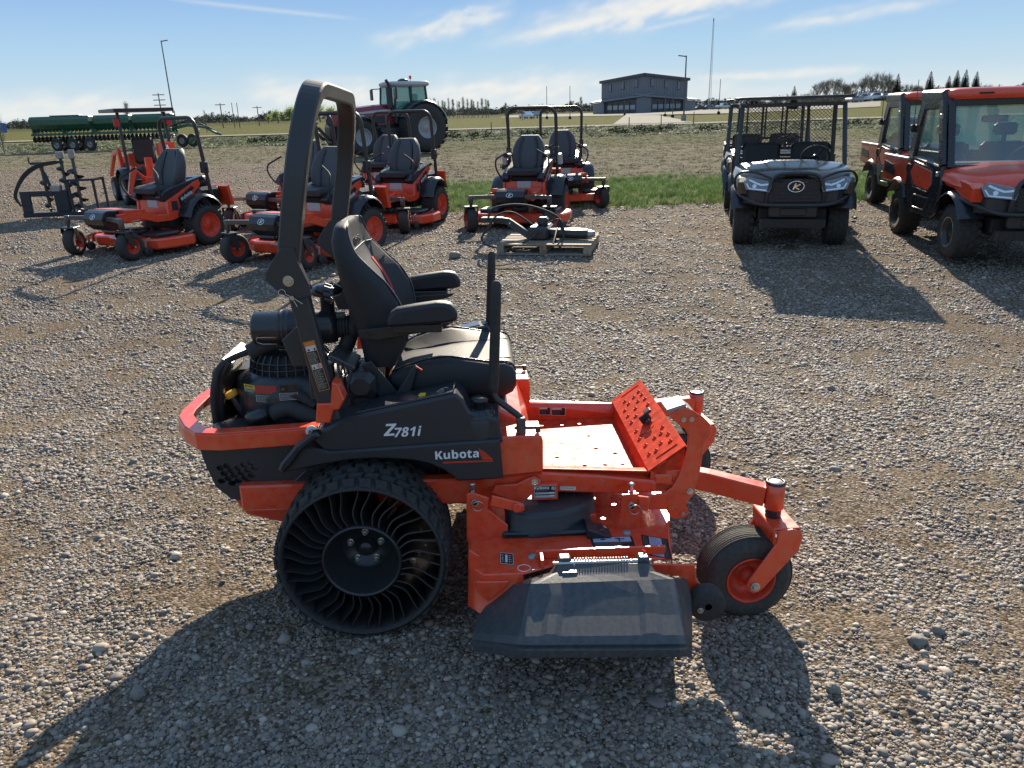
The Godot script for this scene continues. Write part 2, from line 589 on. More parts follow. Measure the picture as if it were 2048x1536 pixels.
# ---------------------------------------------------------------- ground
func pebble_mesh(seed_: int, sub: int, flat: float) -> ArrayMesh:
	var g := RandomNumberGenerator.new()
	g.seed = seed_
	var fn := FastNoiseLite.new()
	fn.seed = seed_; fn.frequency = 0.9; fn.fractal_octaves = 2
	var t := (1.0 + sqrt(5.0)) / 2.0
	var v := [Vector3(-1, t, 0), Vector3(1, t, 0), Vector3(-1, -t, 0), Vector3(1, -t, 0), Vector3(0, -1, t), Vector3(0, 1, t), Vector3(0, -1, -t), Vector3(0, 1, -t), Vector3(t, 0, -1), Vector3(t, 0, 1), Vector3(-t, 0, -1), Vector3(-t, 0, 1)]
	var f := [[0, 11, 5], [0, 5, 1], [0, 1, 7], [0, 7, 10], [0, 10, 11], [1, 5, 9], [5, 11, 4], [11, 10, 2], [10, 7, 6], [7, 1, 8], [3, 9, 4], [3, 4, 2], [3, 2, 6], [3, 6, 8], [3, 8, 9], [4, 9, 5], [2, 4, 11], [6, 2, 10], [8, 6, 7], [9, 8, 1]]
	var tr := []
	for k in f: tr.append([v[k[0]].normalized(), v[k[1]].normalized(), v[k[2]].normalized()])
	for s in sub:
		var nt := []
		for k in tr:
			var a: Vector3 = (k[0] + k[1]).normalized()
			var b: Vector3 = (k[1] + k[2]).normalized()
			var c: Vector3 = (k[2] + k[0]).normalized()
			nt.append_array([[k[0], a, c], [a, k[1], b], [c, b, k[2]], [a, b, c]])
		tr = nt
	var ax := Vector3(g.randf_range(0.8, 1.25), flat * g.randf_range(0.85, 1.2), g.randf_range(0.7, 1.0))
	var st := SurfaceTool.new()
	st.begin(Mesh.PRIMITIVE_TRIANGLES)
	for k in tr:
		for q in [k[0], k[2], k[1]]:
			var p: Vector3 = q
			var r := 1.0 + 0.42 * fn.get_noise_3dv(p * 1.6)
			p = p * r
			p = Vector3(signf(p.x) * pow(absf(p.x), 0.9), p.y, signf(p.z) * pow(absf(p.z), 0.9))
			st.set_smooth_group(0)
			st.add_vertex(p * ax)
	st.generate_normals()
	st.index()
	return st.commit()

func scatter(parent: Node, nm: String, me: Mesh, m: Material, xs: Array, cols: Array) -> MultiMeshInstance3D:
	var mm := MultiMesh.new()
	mm.transform_format = MultiMesh.TRANSFORM_3D
	mm.use_colors = true
	mm.mesh = me
	mm.instance_count = xs.size()
	var buf := PackedFloat32Array()
	buf.resize(xs.size() * 16)
	var i := 0
	for k in xs.size():
		var t: Transform3D = xs[k]
		var c: Color = cols[k]
		buf[i] = t.basis.x.x; buf[i + 1] = t.basis.y.x; buf[i + 2] = t.basis.z.x; buf[i + 3] = t.origin.x
		buf[i + 4] = t.basis.x.y; buf[i + 5] = t.basis.y.y; buf[i + 6] = t.basis.z.y; buf[i + 7] = t.origin.y
		buf[i + 8] = t.basis.x.z; buf[i + 9] = t.basis.y.z; buf[i + 10] = t.basis.z.z; buf[i + 11] = t.origin.z
		buf[i + 12] = c.r; buf[i + 13] = c.g; buf[i + 14] = c.b; buf[i + 15] = 1.0
		i += 16
	mm.buffer = buf
	var o := MultiMeshInstance3D.new()
	o.name = nm
	o.multimesh = mm
	o.material_override = m
	parent.add_child(o, true)
	o.set_meta("kind", "stuff")
	return o

func lot_edge(x: float) -> float:
	# how far the gravel reaches, by place along the lot
	return lerpf(33.0, 14.6, sm(-7.0, -2.0, x)) + 0.5 * n_ground.get_noise_2d(x * 9.0, 4.0) + 0.3 * n_ground.get_noise_2d(x * 40.0, 9.0)

func stone_color(g: RandomNumberGenerator) -> Color:
	var pal := [[0.36, 0.335, 0.29], [0.30, 0.275, 0.24], [0.25, 0.23, 0.205], [0.20, 0.187, 0.17], [0.15, 0.142, 0.135], [0.30, 0.255, 0.20], [0.25, 0.20, 0.165], [0.42, 0.39, 0.34], [0.28, 0.265, 0.245], [0.27, 0.245, 0.21]]
	var p: Array = pal[g.randi() % pal.size()]
	var k := g.randf_range(0.62, 0.98)
	return Color(p[0] * k * 0.93, p[1] * k * 0.86, p[2] * k * 0.80)

func cell_tex(seed_: int, size: int, freq: float, lo: Color, hi: Color, kind: int) -> Image:
	var fn := FastNoiseLite.new()
	fn.seed = seed_
	fn.noise_type = FastNoiseLite.TYPE_CELLULAR
	fn.frequency = freq
	fn.cellular_jitter = 1.0
	fn.cellular_return_type = kind as FastNoiseLite.CellularReturnType
	fn.fractal_type = FastNoiseLite.FRACTAL_NONE
	var im := fn.get_seamless_image(size, size)
	im.convert(Image.FORMAT_RGBA8)
	if kind == FastNoiseLite.RETURN_CELL_VALUE:
		for y in size:
			for x in size:
				im.set_pixel(x, y, lo.lerp(hi, im.get_pixel(x, y).r))
	return im

func make_ground() -> void:
	var ci := cell_tex(5, 1024, 0.075, Color(0.50, 0.47, 0.42), Color(1.0, 0.97, 0.92), FastNoiseLite.RETURN_CELL_VALUE)
	var bi := cell_tex(5, 1024, 0.075, Color.BLACK, Color.WHITE, FastNoiseLite.RETURN_DISTANCE)
	for y in 1024:
		for x in 1024:
			var v := bi.get_pixel(x, y).r
			bi.set_pixel(x, y, Color(1 - v, 1 - v, 1 - v))
	bi.bump_map_to_normal_map(7.0)
	ci.generate_mipmaps(); bi.generate_mipmaps()
	var ct := ImageTexture.create_from_image(ci)
	var bt := ImageTexture.create_from_image(bi)
	var lotm := mat("lot", lin(0.262, 0.232, 0.203), 0.92, 0.0, {"tex": ct, "ntex": bt, "ns": 1.0, "sc": 1.15, "world": true, "vc": 1, "spec": 0.1})
	var fieldm := mat("field", Color(1, 1, 1), 0.95, 0.0, {"tex": noise_tex(61, 0.05, Color(0.62, 0.62, 0.62), Color(1, 1, 1), 512, 5), "ntex": noise_tex(62, 0.08, Color.BLACK, Color.WHITE, 256, 4, 8.0), "ns": 0.6, "sc": 0.35, "world": true, "vc": 1, "spec": 0.05})
	# base terrain out to the horizon
	var ds := PackedFloat32Array([-60.0, -20.0, 10.0, 40.0, 80.0, 130.0, 180.0, 230.0, 280.0, 350.0, 450.0, 600.0, 900.0, 1400.0, 2200.0, 3500.0])
	sheet("ground", func(d): return -120.0 - absf(d) * 1.2, func(d): return 120.0 + absf(d) * 1.2, ds, 60, -0.35, mat("plain", lin(0.105, 0.105, 0.050), 0.95, 0.0, {"tex": noise_tex(63, 0.03, Color(0.7, 0.7, 0.66), Color(1, 1, 1), 256, 5), "sc": 0.02, "world": true, "spec": 0.05}))
	# gravel lot
	var st := SurfaceTool.new()
	st.begin(Mesh.PRIMITIVE_TRIANGLES)
	var rows := []
	var d := -5.0
	while d < 34.0:
		rows.append(d)
		d += 0.10 if d > 1.0 and d < 7.0 else (0.35 if d < 16.0 else 0.8)
	var nx := 150
	for dd in rows:
		for j in nx + 1:
			var u := 2.0 * j / nx - 1.0
			var w := 13.0 + maxf(0.0, dd) * 1.1
			var x := w * signf(u) * pow(absf(u), 1.7)
			var e := minf(dd, lot_edge(x))
			var y := ground_y(x, -e) + 0.006 * n_ground.get_noise_2d(x * 60.0, e * 60.0) + 0.018 * n_ground.get_noise_2d(x * 14.0, e * 14.0 + 50.0)
			var k := 0.5 + 0.5 * n_ground.get_noise_2d(x * 22.0, e * 40.0)
			var k2 := 0.5 + 0.5 * n_ground.get_noise_2d(x * 5.0 + 90.0, e * 12.0)
			var c := Color(1.0, 1.0, 1.0).lerp(Color(1.04, 0.96, 0.86), clampf(k * 1.2 - 0.2, 0.0, 1.0)) * lerpf(0.84, 1.12, k2)
			st.set_color(c)
			st.add_vertex(Vector3(x, y, -e))
	for i in rows.size() - 1:
		for j in nx:
			var a := i * (nx + 1) + j
			st.add_index(a); st.add_index(a + nx + 1); st.add_index(a + 1)
			st.add_index(a + 1); st.add_index(a + nx + 1); st.add_index(a + nx + 2)
	st.generate_normals()
	structure(addm(self, "gravel_lot", st.commit(), lotm))
	# fields beyond the lot
	st = SurfaceTool.new()
	st.begin(Mesh.PRIMITIVE_TRIANGLES)
	rows.clear()
	d = 13.0
	while d < 240.0:
		rows.append(d)
		d += 0.35 if d < 40.0 else d * 0.02
	nx = 180
	for dd in rows:
		for j in nx + 1:
			var u := 2.0 * j / nx - 1.0
			var w: float = 16.0 + dd * 1.05
			var x := w * u
			var c := field_color(x, dd)
			st.set_color(c)
			st.add_vertex(Vector3(x, ground_y(x, -dd) - 0.02 + 0.03 * n_ground.get_noise_2d(x * 12.0, dd * 12.0), -dd))
	for i in rows.size() - 1:
		for j in nx:
			var a := i * (nx + 1) + j
			st.add_index(a); st.add_index(a + nx + 1); st.add_index(a + 1)
			st.add_index(a + 1); st.add_index(a + nx + 1); st.add_index(a + nx + 2)
	st.generate_normals()
	structure(addm(self, "field", st.commit(), fieldm))
	# pale gravel road and the drive up to the building
	var roadm := mat("road", lin(0.30, 0.28, 0.235), 0.9, 0.0, {"tex": noise_tex(64, 0.04, Color(0.82, 0.82, 0.80), Color(1, 1, 1), 256, 4), "sc": 0.15, "world": true, "spec": 0.05})
	var path := []
	for p in [[-200, 290, 6], [0, 284.5, 6], [300, 276.5, 6], [600, 268, 5.5], [900, 260, 5.5], [1150, 253.5, 5.5], [1400, 247, 6], [1700, 238, 6], [2100, 228, 6]]:
		path.append([gp(p[0], p[1]), p[2]])
	strip("road", path, roadm, 0.07)
	var dr := PackedVector3Array()
	for p in [[1226, 250.0], [1386, 246.0], [1318, 231.0], [1250, 231.5]]: dr.append(gp(p[0], p[1]))
	var mb := MB.new()
	mb.grid([PackedVector3Array([lift(dr[0], 0.09), lift(dr[1], 0.09)]), PackedVector3Array([lift(dr[0].lerp(dr[3], 0.35), 0.09), lift(dr[1].lerp(dr[2], 0.5), 0.09)]), PackedVector3Array([lift(dr[3], 0.09), lift(dr[2], 0.09)])], -1)
	structure(add(self, "driveway", mb, mat("concrete", lin(0.30, 0.285, 0.25), 0.85, 0.0, {"tex": noise_tex(65, 0.04, Color(0.86, 0.86, 0.84), Color(1, 1, 1), 256, 4), "sc": 0.1, "world": true, "spec": 0.05})))
	mb = MB.new()
	mb.grid([PackedVector3Array([lift(gp(1000, 236), 0.08), lift(gp(1250, 231.5), 0.08), lift(gp(1480, 229), 0.08), lift(gp(1760, 222), 0.08)]), PackedVector3Array([lift(gp(1020, 231), 0.08), lift(gp(1250, 225), 0.08), lift(gp(1480, 221), 0.08), lift(gp(1760, 214), 0.08)])], -1)
	structure(add(self, "parking_lot", mb, M["concrete"]))
	make_gravel()
	make_grass()

func lift(p: Vector3, y: float) -> Vector3:
	return Vector3(p.x, ground_y(p.x, p.z) + y, p.z)

func strip(nm: String, path: Array, m: Material, off: float) -> void:
	var rows := [PackedVector3Array(), PackedVector3Array(), PackedVector3Array()]
	for i in path.size():
		var p: Vector3 = path[i][0]
		var a: Vector3 = path[maxi(i - 1, 0)][0]
		var b: Vector3 = path[mini(i + 1, path.size() - 1)][0]
		var n := (b - a).cross(Vector3.UP).normalized() * float(path[i][1]) * 0.5
		rows[0].append(lift(p - n, off)); rows[1].append(lift(p, off + 0.05)); rows[2].append(lift(p + n, off))
	var mb := MB.new()
	mb.grid(rows, 3)
	structure(add(self, nm, mb, m))

func field_color(x: float, d: float) -> Color:
	var wob := 2.0 * n_ground.get_noise_2d(x * 6.0, d * 6.0) + 1.2 * n_ground.get_noise_2d(x * 25.0, d * 25.0)
	var e := d + wob
	var n1 := 0.5 + 0.5 * n_ground.get_noise_2d(x * 8.0 + 31.0, d * 20.0)
	var n2 := 0.5 + 0.5 * n_ground.get_noise_2d(x * 40.0 + 11.0, d * 40.0)
	var green := Color(0.11, 0.13, 0.06).lerp(Color(0.18, 0.175, 0.095), n2)
	var dirt := Color(0.235, 0.205, 0.150).lerp(Color(0.165, 0.145, 0.105), n1 * 0.9).lerp(Color(0.30, 0.27, 0.20), clampf(n2 * 1.6 - 0.8, 0.0, 1.0))
	var straw := Color(0.225, 0.21, 0.135).lerp(Color(0.135, 0.15, 0.075), n1)
	var lawn := Color(0.150, 0.160, 0.062).lerp(Color(0.205, 0.192, 0.095), n1)
	var c := dirt.lerp(straw, 0.35 * n2) * 1.18
	var gs := sm(-3.0, 1.0, x) * (1.0 - sm(19.0, 21.5, e))
	c = c.lerp(green, gs * 0.75)
	c = c.lerp(green.lerp(straw, 0.45), sm(36.0, 41.0, e) * (0.4 + 0.6 * n1) * sm(-8.0, 2.0, x + d * 0.05))
	c = c.lerp(straw, sm(52.0, 60.0, e))
	c = c.lerp(lawn, sm(84.0, 92.0, d))
	return c

func make_gravel() -> void:
	var gv := Node3D.new()
	gv.name = "gravel"
	add_child(gv)
	gv.set_meta("kind", "stuff")
	meta(gv, "loose grey and tan river pebbles covering the parking lot", "gravel")
	var pm := mat("pebble", Color(1, 1, 1), 0.72, 0.0, {"vc": 1})
	var g := RandomNumberGenerator.new()
	g.seed = 77
	var kinds := 6
	var xs := []
	var cs := []
	for k in kinds:
		xs.append([]); cs.append([])
	var zones := [[0.9, 3.3, 9000.0, 0.0019, 0.5], [0.9, 3.6, 8500.0, 0.0034, 0.74], [3.6, 6.5, 5200.0, 0.0045, 0.66], [6.5, 10.5, 2300.0, 0.0058, 0.6], [10.5, 16.0, 800.0, 0.0080, 0.5], [16.0, 33.0, 130.0, 0.012, 0.5]]
	for zn in zones:
		var hw0: float = zn[0] * 0.74 + 1.3
		var hw1: float = zn[1] * 0.74 + 1.3
		var area: float = (hw0 + hw1) * (zn[1] - zn[0])
		for i in int(area * zn[2]):
			var dd: float = lerpf(zn[0], zn[1], g.randf())
			var hw := dd * 0.74 + 1.3
			var x := g.randf_range(-hw, hw)
			if dd > lot_edge(x) - 0.1: continue
			var dens := n_ground.get_noise_2d(x * 26.0 + 5.0, dd * 26.0) + 0.5 * n_ground.get_noise_2d(x * 90.0, dd * 90.0)
			dens += 0.55 * n_ground.get_noise_2d(x * 4.0 + 40.0, dd * 24.0)
			if dens > g.randf_range(-0.15, 0.60): continue
			var r: float = zn[3] * (0.7 + zn[4] * absf(g.randfn(0.0, 1.0)) * 1.75)
			if g.randf() < 0.012: r *= g.randf_range(1.5, 2.2)
			r = minf(r, 0.034)
			var b := Basis(Vector3.UP, g.randf() * TAU) * Basis(Vector3(1, 0, 0), g.randfn(0.0, 0.22)) * Basis.from_scale(Vector3(r, r * g.randf_range(0.75, 1.15), r))
			var k := g.randi() % kinds
			xs[k].append(Transform3D(b, Vector3(x, ground_y(x, -dd) + 0.018 * n_ground.get_noise_2d(x * 14.0, dd * 14.0 + 50.0) + r * g.randf_range(-0.22, 0.30), -dd)))
			cs[k].append(stone_color(g))
	for k in kinds:
		scatter(gv, "pebbles", pebble_mesh(100 + k * 7, 1, 0.46 if k < 4 else 0.68), pm, xs[k], cs[k])
	# the few stones big enough to single out
	var rk := [[910, 522, 0.075, "dark grey rock lying on the gravel before the pallet", 0.13], [1312, 652, 0.0, "", 0.0]]
	for q in [[911, 524, 0.080, "angular dark grey rock lying on the open gravel near the wooden pallet"], [1875, 1262, 0.036, "long pale flat pebble on the sunlit gravel beyond the front wheel"], [1835, 1285, 0.045, "dark-sided rounded stone next to a long pale pebble"], [1665, 1385, 0.040, "smooth pale oval stone at the edge of the mower's shadow"], [282, 1410, 0.048, "flat grey stone inside the mower's long shadow"], [1665, 752, 0.05, "dusty brown stone on gravel in front of the open utility vehicle"]]:
		var p := gp(q[0], q[1], -0.06)
		var mb := addm(self, "rock", pebble_mesh(900 + int(q[0]), 2, 0.75), mat("rock", lin(0.26, 0.24, 0.21), 0.8, 0.0, {"tex": TX["dust"], "ntex": TX["grain"], "ns": 0.8, "sc": 1.5}))
		mb.transform = Transform3D(Basis.from_scale(Vector3.ONE * q[2] * (1.0 if q[2] > 0.06 else 0.62)).rotated(Vector3.UP, q[0]), Vector3(p.x, ground_y(p.x, p.z) + q[2] * 0.30, p.z))
		meta(mb, q[3], "rock", "single stones on the lot")

func tuft_mesh(seed_: int, n: int, hgt: float, spread: float, wid: float) -> ArrayMesh:
	var g := RandomNumberGenerator.new()
	g.seed = seed_
	var st := SurfaceTool.new()
	st.begin(Mesh.PRIMITIVE_TRIANGLES)
	for i in n:
		var a := g.randf() * TAU
		var o := Vector3(cos(a), 0, sin(a)) * spread * g.randf()
		var lean := Vector3(g.randfn(0.0, 0.35), 1.0, g.randfn(0.0, 0.35)).normalized()
		var hh := hgt * g.randf_range(0.5, 1.1)
		var sd := Vector3(cos(a + 1.2), 0, sin(a + 1.2)) * wid
		var mid := o + lean * hh * 0.55
		var tip := o + lean * hh + Vector3(lean.x, -0.15, lean.z) * hh * 0.35
		for q in [o - sd, mid - sd * 0.7, o + sd, o + sd, mid - sd * 0.7, mid + sd * 0.7, mid - sd * 0.7, tip, mid + sd * 0.7]: st.add_vertex(q)
	st.generate_normals()
	return st.commit()

func make_grass() -> void:
	var gm := mat("grass_blade", Color(1, 1, 1), 0.6, 0.0, {"vc": 1, "spec": 0.12, "back": lin(0.22, 0.30, 0.12)})
	var sm2 := mat("straw_blade", Color(1, 1, 1), 0.8, 0.0, {"vc": 1, "spec": 0.1})
	var g := RandomNumberGenerator.new()
	g.seed = 5
	var xs := [[], [], []]
	var cs := [[], [], []]
	# green strip along the lot
	for i in 34000:
		var d := 14.0 + 7.0 * g.randf()
		var x := g.randf_range(-4.5, 16.0)
		if d < lot_edge(x) + 0.02 - 0.6 * absf(g.randfn(0.0, 0.5)): continue
		var k := sm(-4.0, 0.5, x) * (1.0 - sm(18.5, 21.0, d + n_ground.get_noise_2d(x * 20.0, d * 20.0) * 2.0))
		k *= clampf(0.75 - 1.3 * n_ground.get_noise_2d(x * 16.0, d * 16.0 + 70.0), 0.08, 1.0)
		if g.randf() > k: continue
		var s := g.randf_range(0.65, 1.25)
		xs[0].append(Transform3D(Basis(Vector3.UP, g.randf() * TAU) * Basis.from_scale(Vector3(s, s * g.randf_range(0.7, 1.2), s)), Vector3(x, ground_y(x, -d) - 0.01, -d)))
		var t := g.randf()
		cs[0].append(Color(0.11, 0.175, 0.07).lerp(Color(0.23, 0.285, 0.13), t) if g.randf() < 0.74 else Color(0.42, 0.40, 0.28))
	# stubble and dry grass on the field
	for i in 60000:
		var d := 15.0 + 40.0 * pow(g.randf(), 1.3)
		var x := g.randf_range(-0.85, 0.85) * d
		if d < lot_edge(x) + 0.1: continue
		if g.randf() > 0.55 + n_ground.get_noise_2d(x * 10.0, d * 25.0): continue
		var s := g.randf_range(0.45, 0.9)
		xs[1].append(Transform3D(Basis(Vector3.UP, g.randf() * TAU) * Basis.from_scale(Vector3(s * 1.6, s * 0.55, s * 1.6)), Vector3(x, ground_y(x, -d) - 0.02, -d)))
		cs[1].append(Color(0.36, 0.31, 0.22).lerp(Color(0.15, 0.125, 0.09), g.randf()) if g.randf() < 0.8 - 0.5 * sm(36.0, 42.0, d) else Color(0.09, 0.12, 0.04))
	# rough grass and weeds along the road
	for i in 6000:
		var d := g.randf_range(52.0, 82.0)
		var x := g.randf_range(-0.85, 0.85) * d
		if n_ground.get_noise_2d(x * 5.0, d * 9.0 + 20.0) < g.randf_range(-0.5, 0.3): continue
		var s := g.randf_range(1.0, 3.0)
		xs[2].append(Transform3D(Basis(Vector3.UP, g.randf() * TAU) * Basis.from_scale(Vector3(s * 1.6, s * 0.34, s * 1.6)), Vector3(x, ground_y(x, -d) - 0.03, -d)))
		cs[2].append(Color(0.36, 0.34, 0.23).lerp(Color(0.23, 0.23, 0.13), g.randf()) if g.randf() < 0.85 else Color(0.10, 0.14, 0.06))
	var gr := scatter(self, "grass", tuft_mesh(1, 13, 0.12, 0.10, 0.0042), gm, xs[0], cs[0])
	meta(gr, "strip of fresh green grass along the back edge of the gravel", "grass")
	var sb := scatter(self, "stubble", tuft_mesh(2, 9, 0.13, 0.13, 0.005), sm2, xs[1], cs[1])
	meta(sb, "dry brown stubble spread over the field behind the machines", "stubble")
	var rg := scatter(self, "rough_grass", tuft_mesh(3, 16, 0.20, 0.16, 0.012), sm2, xs[2], cs[2])
	meta(rg, "pale dry tufts of rough grass along the road", "grass")
	# single dark weeds by the road
	var wm := MB.new()
	for i in 90:
		var a := g.randf() * TAU
		var rr := sqrt(g.randf()) * 0.7
		var p := Vector3(cos(a) * rr, g.randf() * 0.6 * (1.0 - rr * 0.6) + 0.05, sin(a) * rr)
		var q := Vector3(g.randfn(0, 0.1), 0.10, g.randfn(0, 0.1))
		var sd := Vector3(q.z, 0.0, -q.x).normalized() * 0.07
		wm.t3(p - sd, p + q * 1.6, p + sd, -1)
	wm.done(true)
	var wme := wm.mesh()
	var first := true
	for q in [[1240, 268], [1075, 272], [1063, 272], [955, 276], [880, 278], [898, 278], [1290, 264], [560, 284], [520, 286], [1330, 262], [1715, 251], [1420, 262]]:
		var p := gp(q[0], q[1])
		var o := addm(self, "weed", wme, mat("weed", lin(0.07, 0.09, 0.05), 0.9, 0.0, {"spec": 0.1}))
		o.transform = Transform3D(Basis(Vector3.UP, q[0]) * Basis.from_scale(Vector3(1.3, 0.9, 1.3)), lift(p, -0.03))
		meta(o, "low dark bushy weed growing in the dry grass by the road", "weed", "weeds along the road")
# ---------------------------------------------------------------- the mower in front
const HC := Vector3(0.4294302, 1.69890206, 2.96393324)
var HR := Basis(Vector3(0.99875, 0.02895, -0.04071), Vector3(-0.01518, 0.95227, 0.30486), Vector3(0.04759, -0.30387, 0.95153))   # columns: mower axes in the lens frame
func hu(px: float, py: float, z: float) -> Vector3:
	var d := HR.transposed() * Vector3((px - 1024.0) / FPX, -(py - 768.0) / FPX, -1.0)
	return HC + d * ((z - HC.z) / d.z)
func huy(px: float, py: float, y: float) -> Vector3:
	var d := HR.transposed() * Vector3((px - 1024.0) / FPX, -(py - 768.0) / FPX, -1.0)
	return HC + d * ((y - HC.y) / d.y)
func hp(p: Array, z: float) -> PackedVector2Array:
	var o := PackedVector2Array()
	for i in range(0, p.size(), 2):
		var v := hu(p[i], p[i + 1], z)
		o.append(Vector2(v.x, v.y))
	return o
func mir(s: float) -> Transform3D:
	return Transform3D(Basis.from_scale(Vector3(1, 1, s)), Vector3.ZERO)

func bolt(parent: Node, p: Vector3, r: float, m: Material, dirz := 1.0, nm := "bolt") -> MeshInstance3D:
	var mb := MB.new()
	mb.cyl(p, p + Vector3(0, 0, 0.003 * dirz), r * 1.35, -1, 18)
	mb.cyl(p + Vector3(0, 0, 0.003 * dirz), p + Vector3(0, 0, (0.003 + r * 0.8) * dirz), r, r * 0.94, 6)
	return add(parent, nm, mb, m)

func tweel(hero: Node3D, s: float) -> void:
	var w := Node3D.new()
	w.name = "rear_wheel"
	hero.add_child(w, true)
	w.position = Vector3(0, 0.305, 0)
	var x := mir(s)
	# band and tread
	var mb := MB.new(); mb.xf = x
	mb.lathe([Vector2(0.272, 0.318), Vector2(0.276, 0.306), Vector2(0.286, 0.303), Vector2(0.291, 0.312), Vector2(0.2925, 0.36), Vector2(0.2925, 0.55), Vector2(0.291, 0.588), Vector2(0.287, 0.598), Vector2(0.281, 0.603), Vector2(0.276, 0.600), Vector2(0.272, 0.588), Vector2(0.272, 0.318)], Vector3.ZERO, Basis.IDENTITY, 96)
	add(w, "shear_band", mb, M["rubber"])
	mb = MB.new(); mb.xf = x
	var zs := [[0.308, 0.352], [0.360, 0.402], [0.410, 0.452], [0.460, 0.502], [0.510, 0.548], [0.555, 0.601]]
	var n := 34
	for r in zs.size():
		for i in n:
			var a0: float = TAU * (i + (0.5 if r % 2 == 1 else 0.0) + (0.15 if r > 2 else 0.0)) / n
			var da := TAU / n * 0.80
			var skew := (0.028 if r % 2 == 0 else -0.028)
			var z0: float = zs[r][0]
			var z1: float = zs[r][1]
			var zm := (z0 + z1) * 0.5
			var pts := [Vector2(0.0, z0), Vector2(da * 0.55, z0 + 0.004), Vector2(da, z0), Vector2(da + skew, zm), Vector2(da * 0.9 + skew, z1), Vector2(da * 0.45 + skew, z1 - 0.004), Vector2(skew * 0.5, z1), Vector2(skew * 0.6, zm)]
			var top := PackedVector3Array()
			var bot := PackedVector3Array()
			var c := Vector2.ZERO
			for p in pts: c += p / pts.size()
			for p in pts:
				var q: Vector2 = c + (p - c) * 0.93
				var edge := 0.007 if (r == 0 or r == zs.size() - 1) else 0.0
				var rr := 0.3055 - (edge * (absf(q.y - 0.4545) - 0.10) / 0.05)
				top.append(Vector3(cos(a0 + q.x) * rr, sin(a0 + q.x) * rr, q.y))
				bot.append(Vector3(cos(a0 + p.x) * 0.290, sin(a0 + p.x) * 0.290, p.y))
			mb.loft([bot, top], true, -1)
	add(w, "tread", mb, M["rubber"])
	# inner sleeve and hub cup
	mb = MB.new(); mb.xf = x
	mb.lathe([Vector2(0.128, 0.318), Vector2(0.140, 0.33), Vector2(0.140, 0.580), Vector2(0.137, 0.590), Vector2(0.131, 0.592), Vector2(0.127, 0.584), Vector2(0.120, 0.545), Vector2(0.100, 0.500), Vector2(0.088, 0.482), Vector2(0.084, 0.470), Vector2(0.0, 0.470)], Vector3.ZERO, Basis.IDENTITY, 64)
	add(w, "hub", mb, M["poly"])
	mb = MB.new(); mb.xf = x
	mb.lathe([Vector2(0.0, 0.500), Vector2(0.024, 0.499), Vector2(0.028, 0.493), Vector2(0.030, 0.486), Vector2(0.036, 0.484), Vector2(0.038, 0.4702)], Vector3.ZERO, Basis.IDENTITY, 32)
	add(w, "hub_cap", mb, M["plastic_smooth"])
	for k in 5:
		var a := TAU * k / 5 + PI / 2
		var p := Vector3(cos(a) * 0.0572, sin(a) * 0.0572, 0.4702 * s)
		var b := MB.new()
		b.cyl(p, p + Vector3(0, 0, 0.005 * s), 0.0125, -1, 18)
		b.cyl(p + Vector3(0, 0, 0.005 * s), p + Vector3(0, 0, 0.019 * s), 0.0098, 0.0092, 6)
		b.cyl(p + Vector3(0, 0, 0.018 * s), p + Vector3(0, 0, 0.026 * s), 0.0056, 0.005, 10)
		add(w, "lug_nut", b, M["steel"])
	# thin curved vanes
	var vanes := 34
	var spoke := MB.new()
	var rows := []
	for i in 9:
		var t := i / 8.0
		var r := lerpf(0.138, 0.2735, t)
		var row := PackedVector3Array()
		for j in 7:
			var u := j / 6.0
			var z := lerpf(0.335, 0.588, u) - 0.004 * sin(t * PI) * (1.0 if u > 0.5 else -1.0)
			var bow := 0.012 * sin(t * PI) + 0.004 * sin(t * TAU)
			bow *= 1.0 + 0.25 * cos(u * TAU)
			row.append(Vector3(r, bow + 0.040 * (u - 0.5), z))
		rows.append(row)
	spoke.xf = x
	spoke.shell(rows, 0.0048)
	var sme := spoke.mesh()
	for k in vanes:
		var a := TAU * (k + (0.18 if k % 2 else 0.0)) / vanes
		addm(w, "spoke", sme, M["poly"], Transform3D(Basis(Vector3(0, 0, 1), a), Vector3.ZERO))

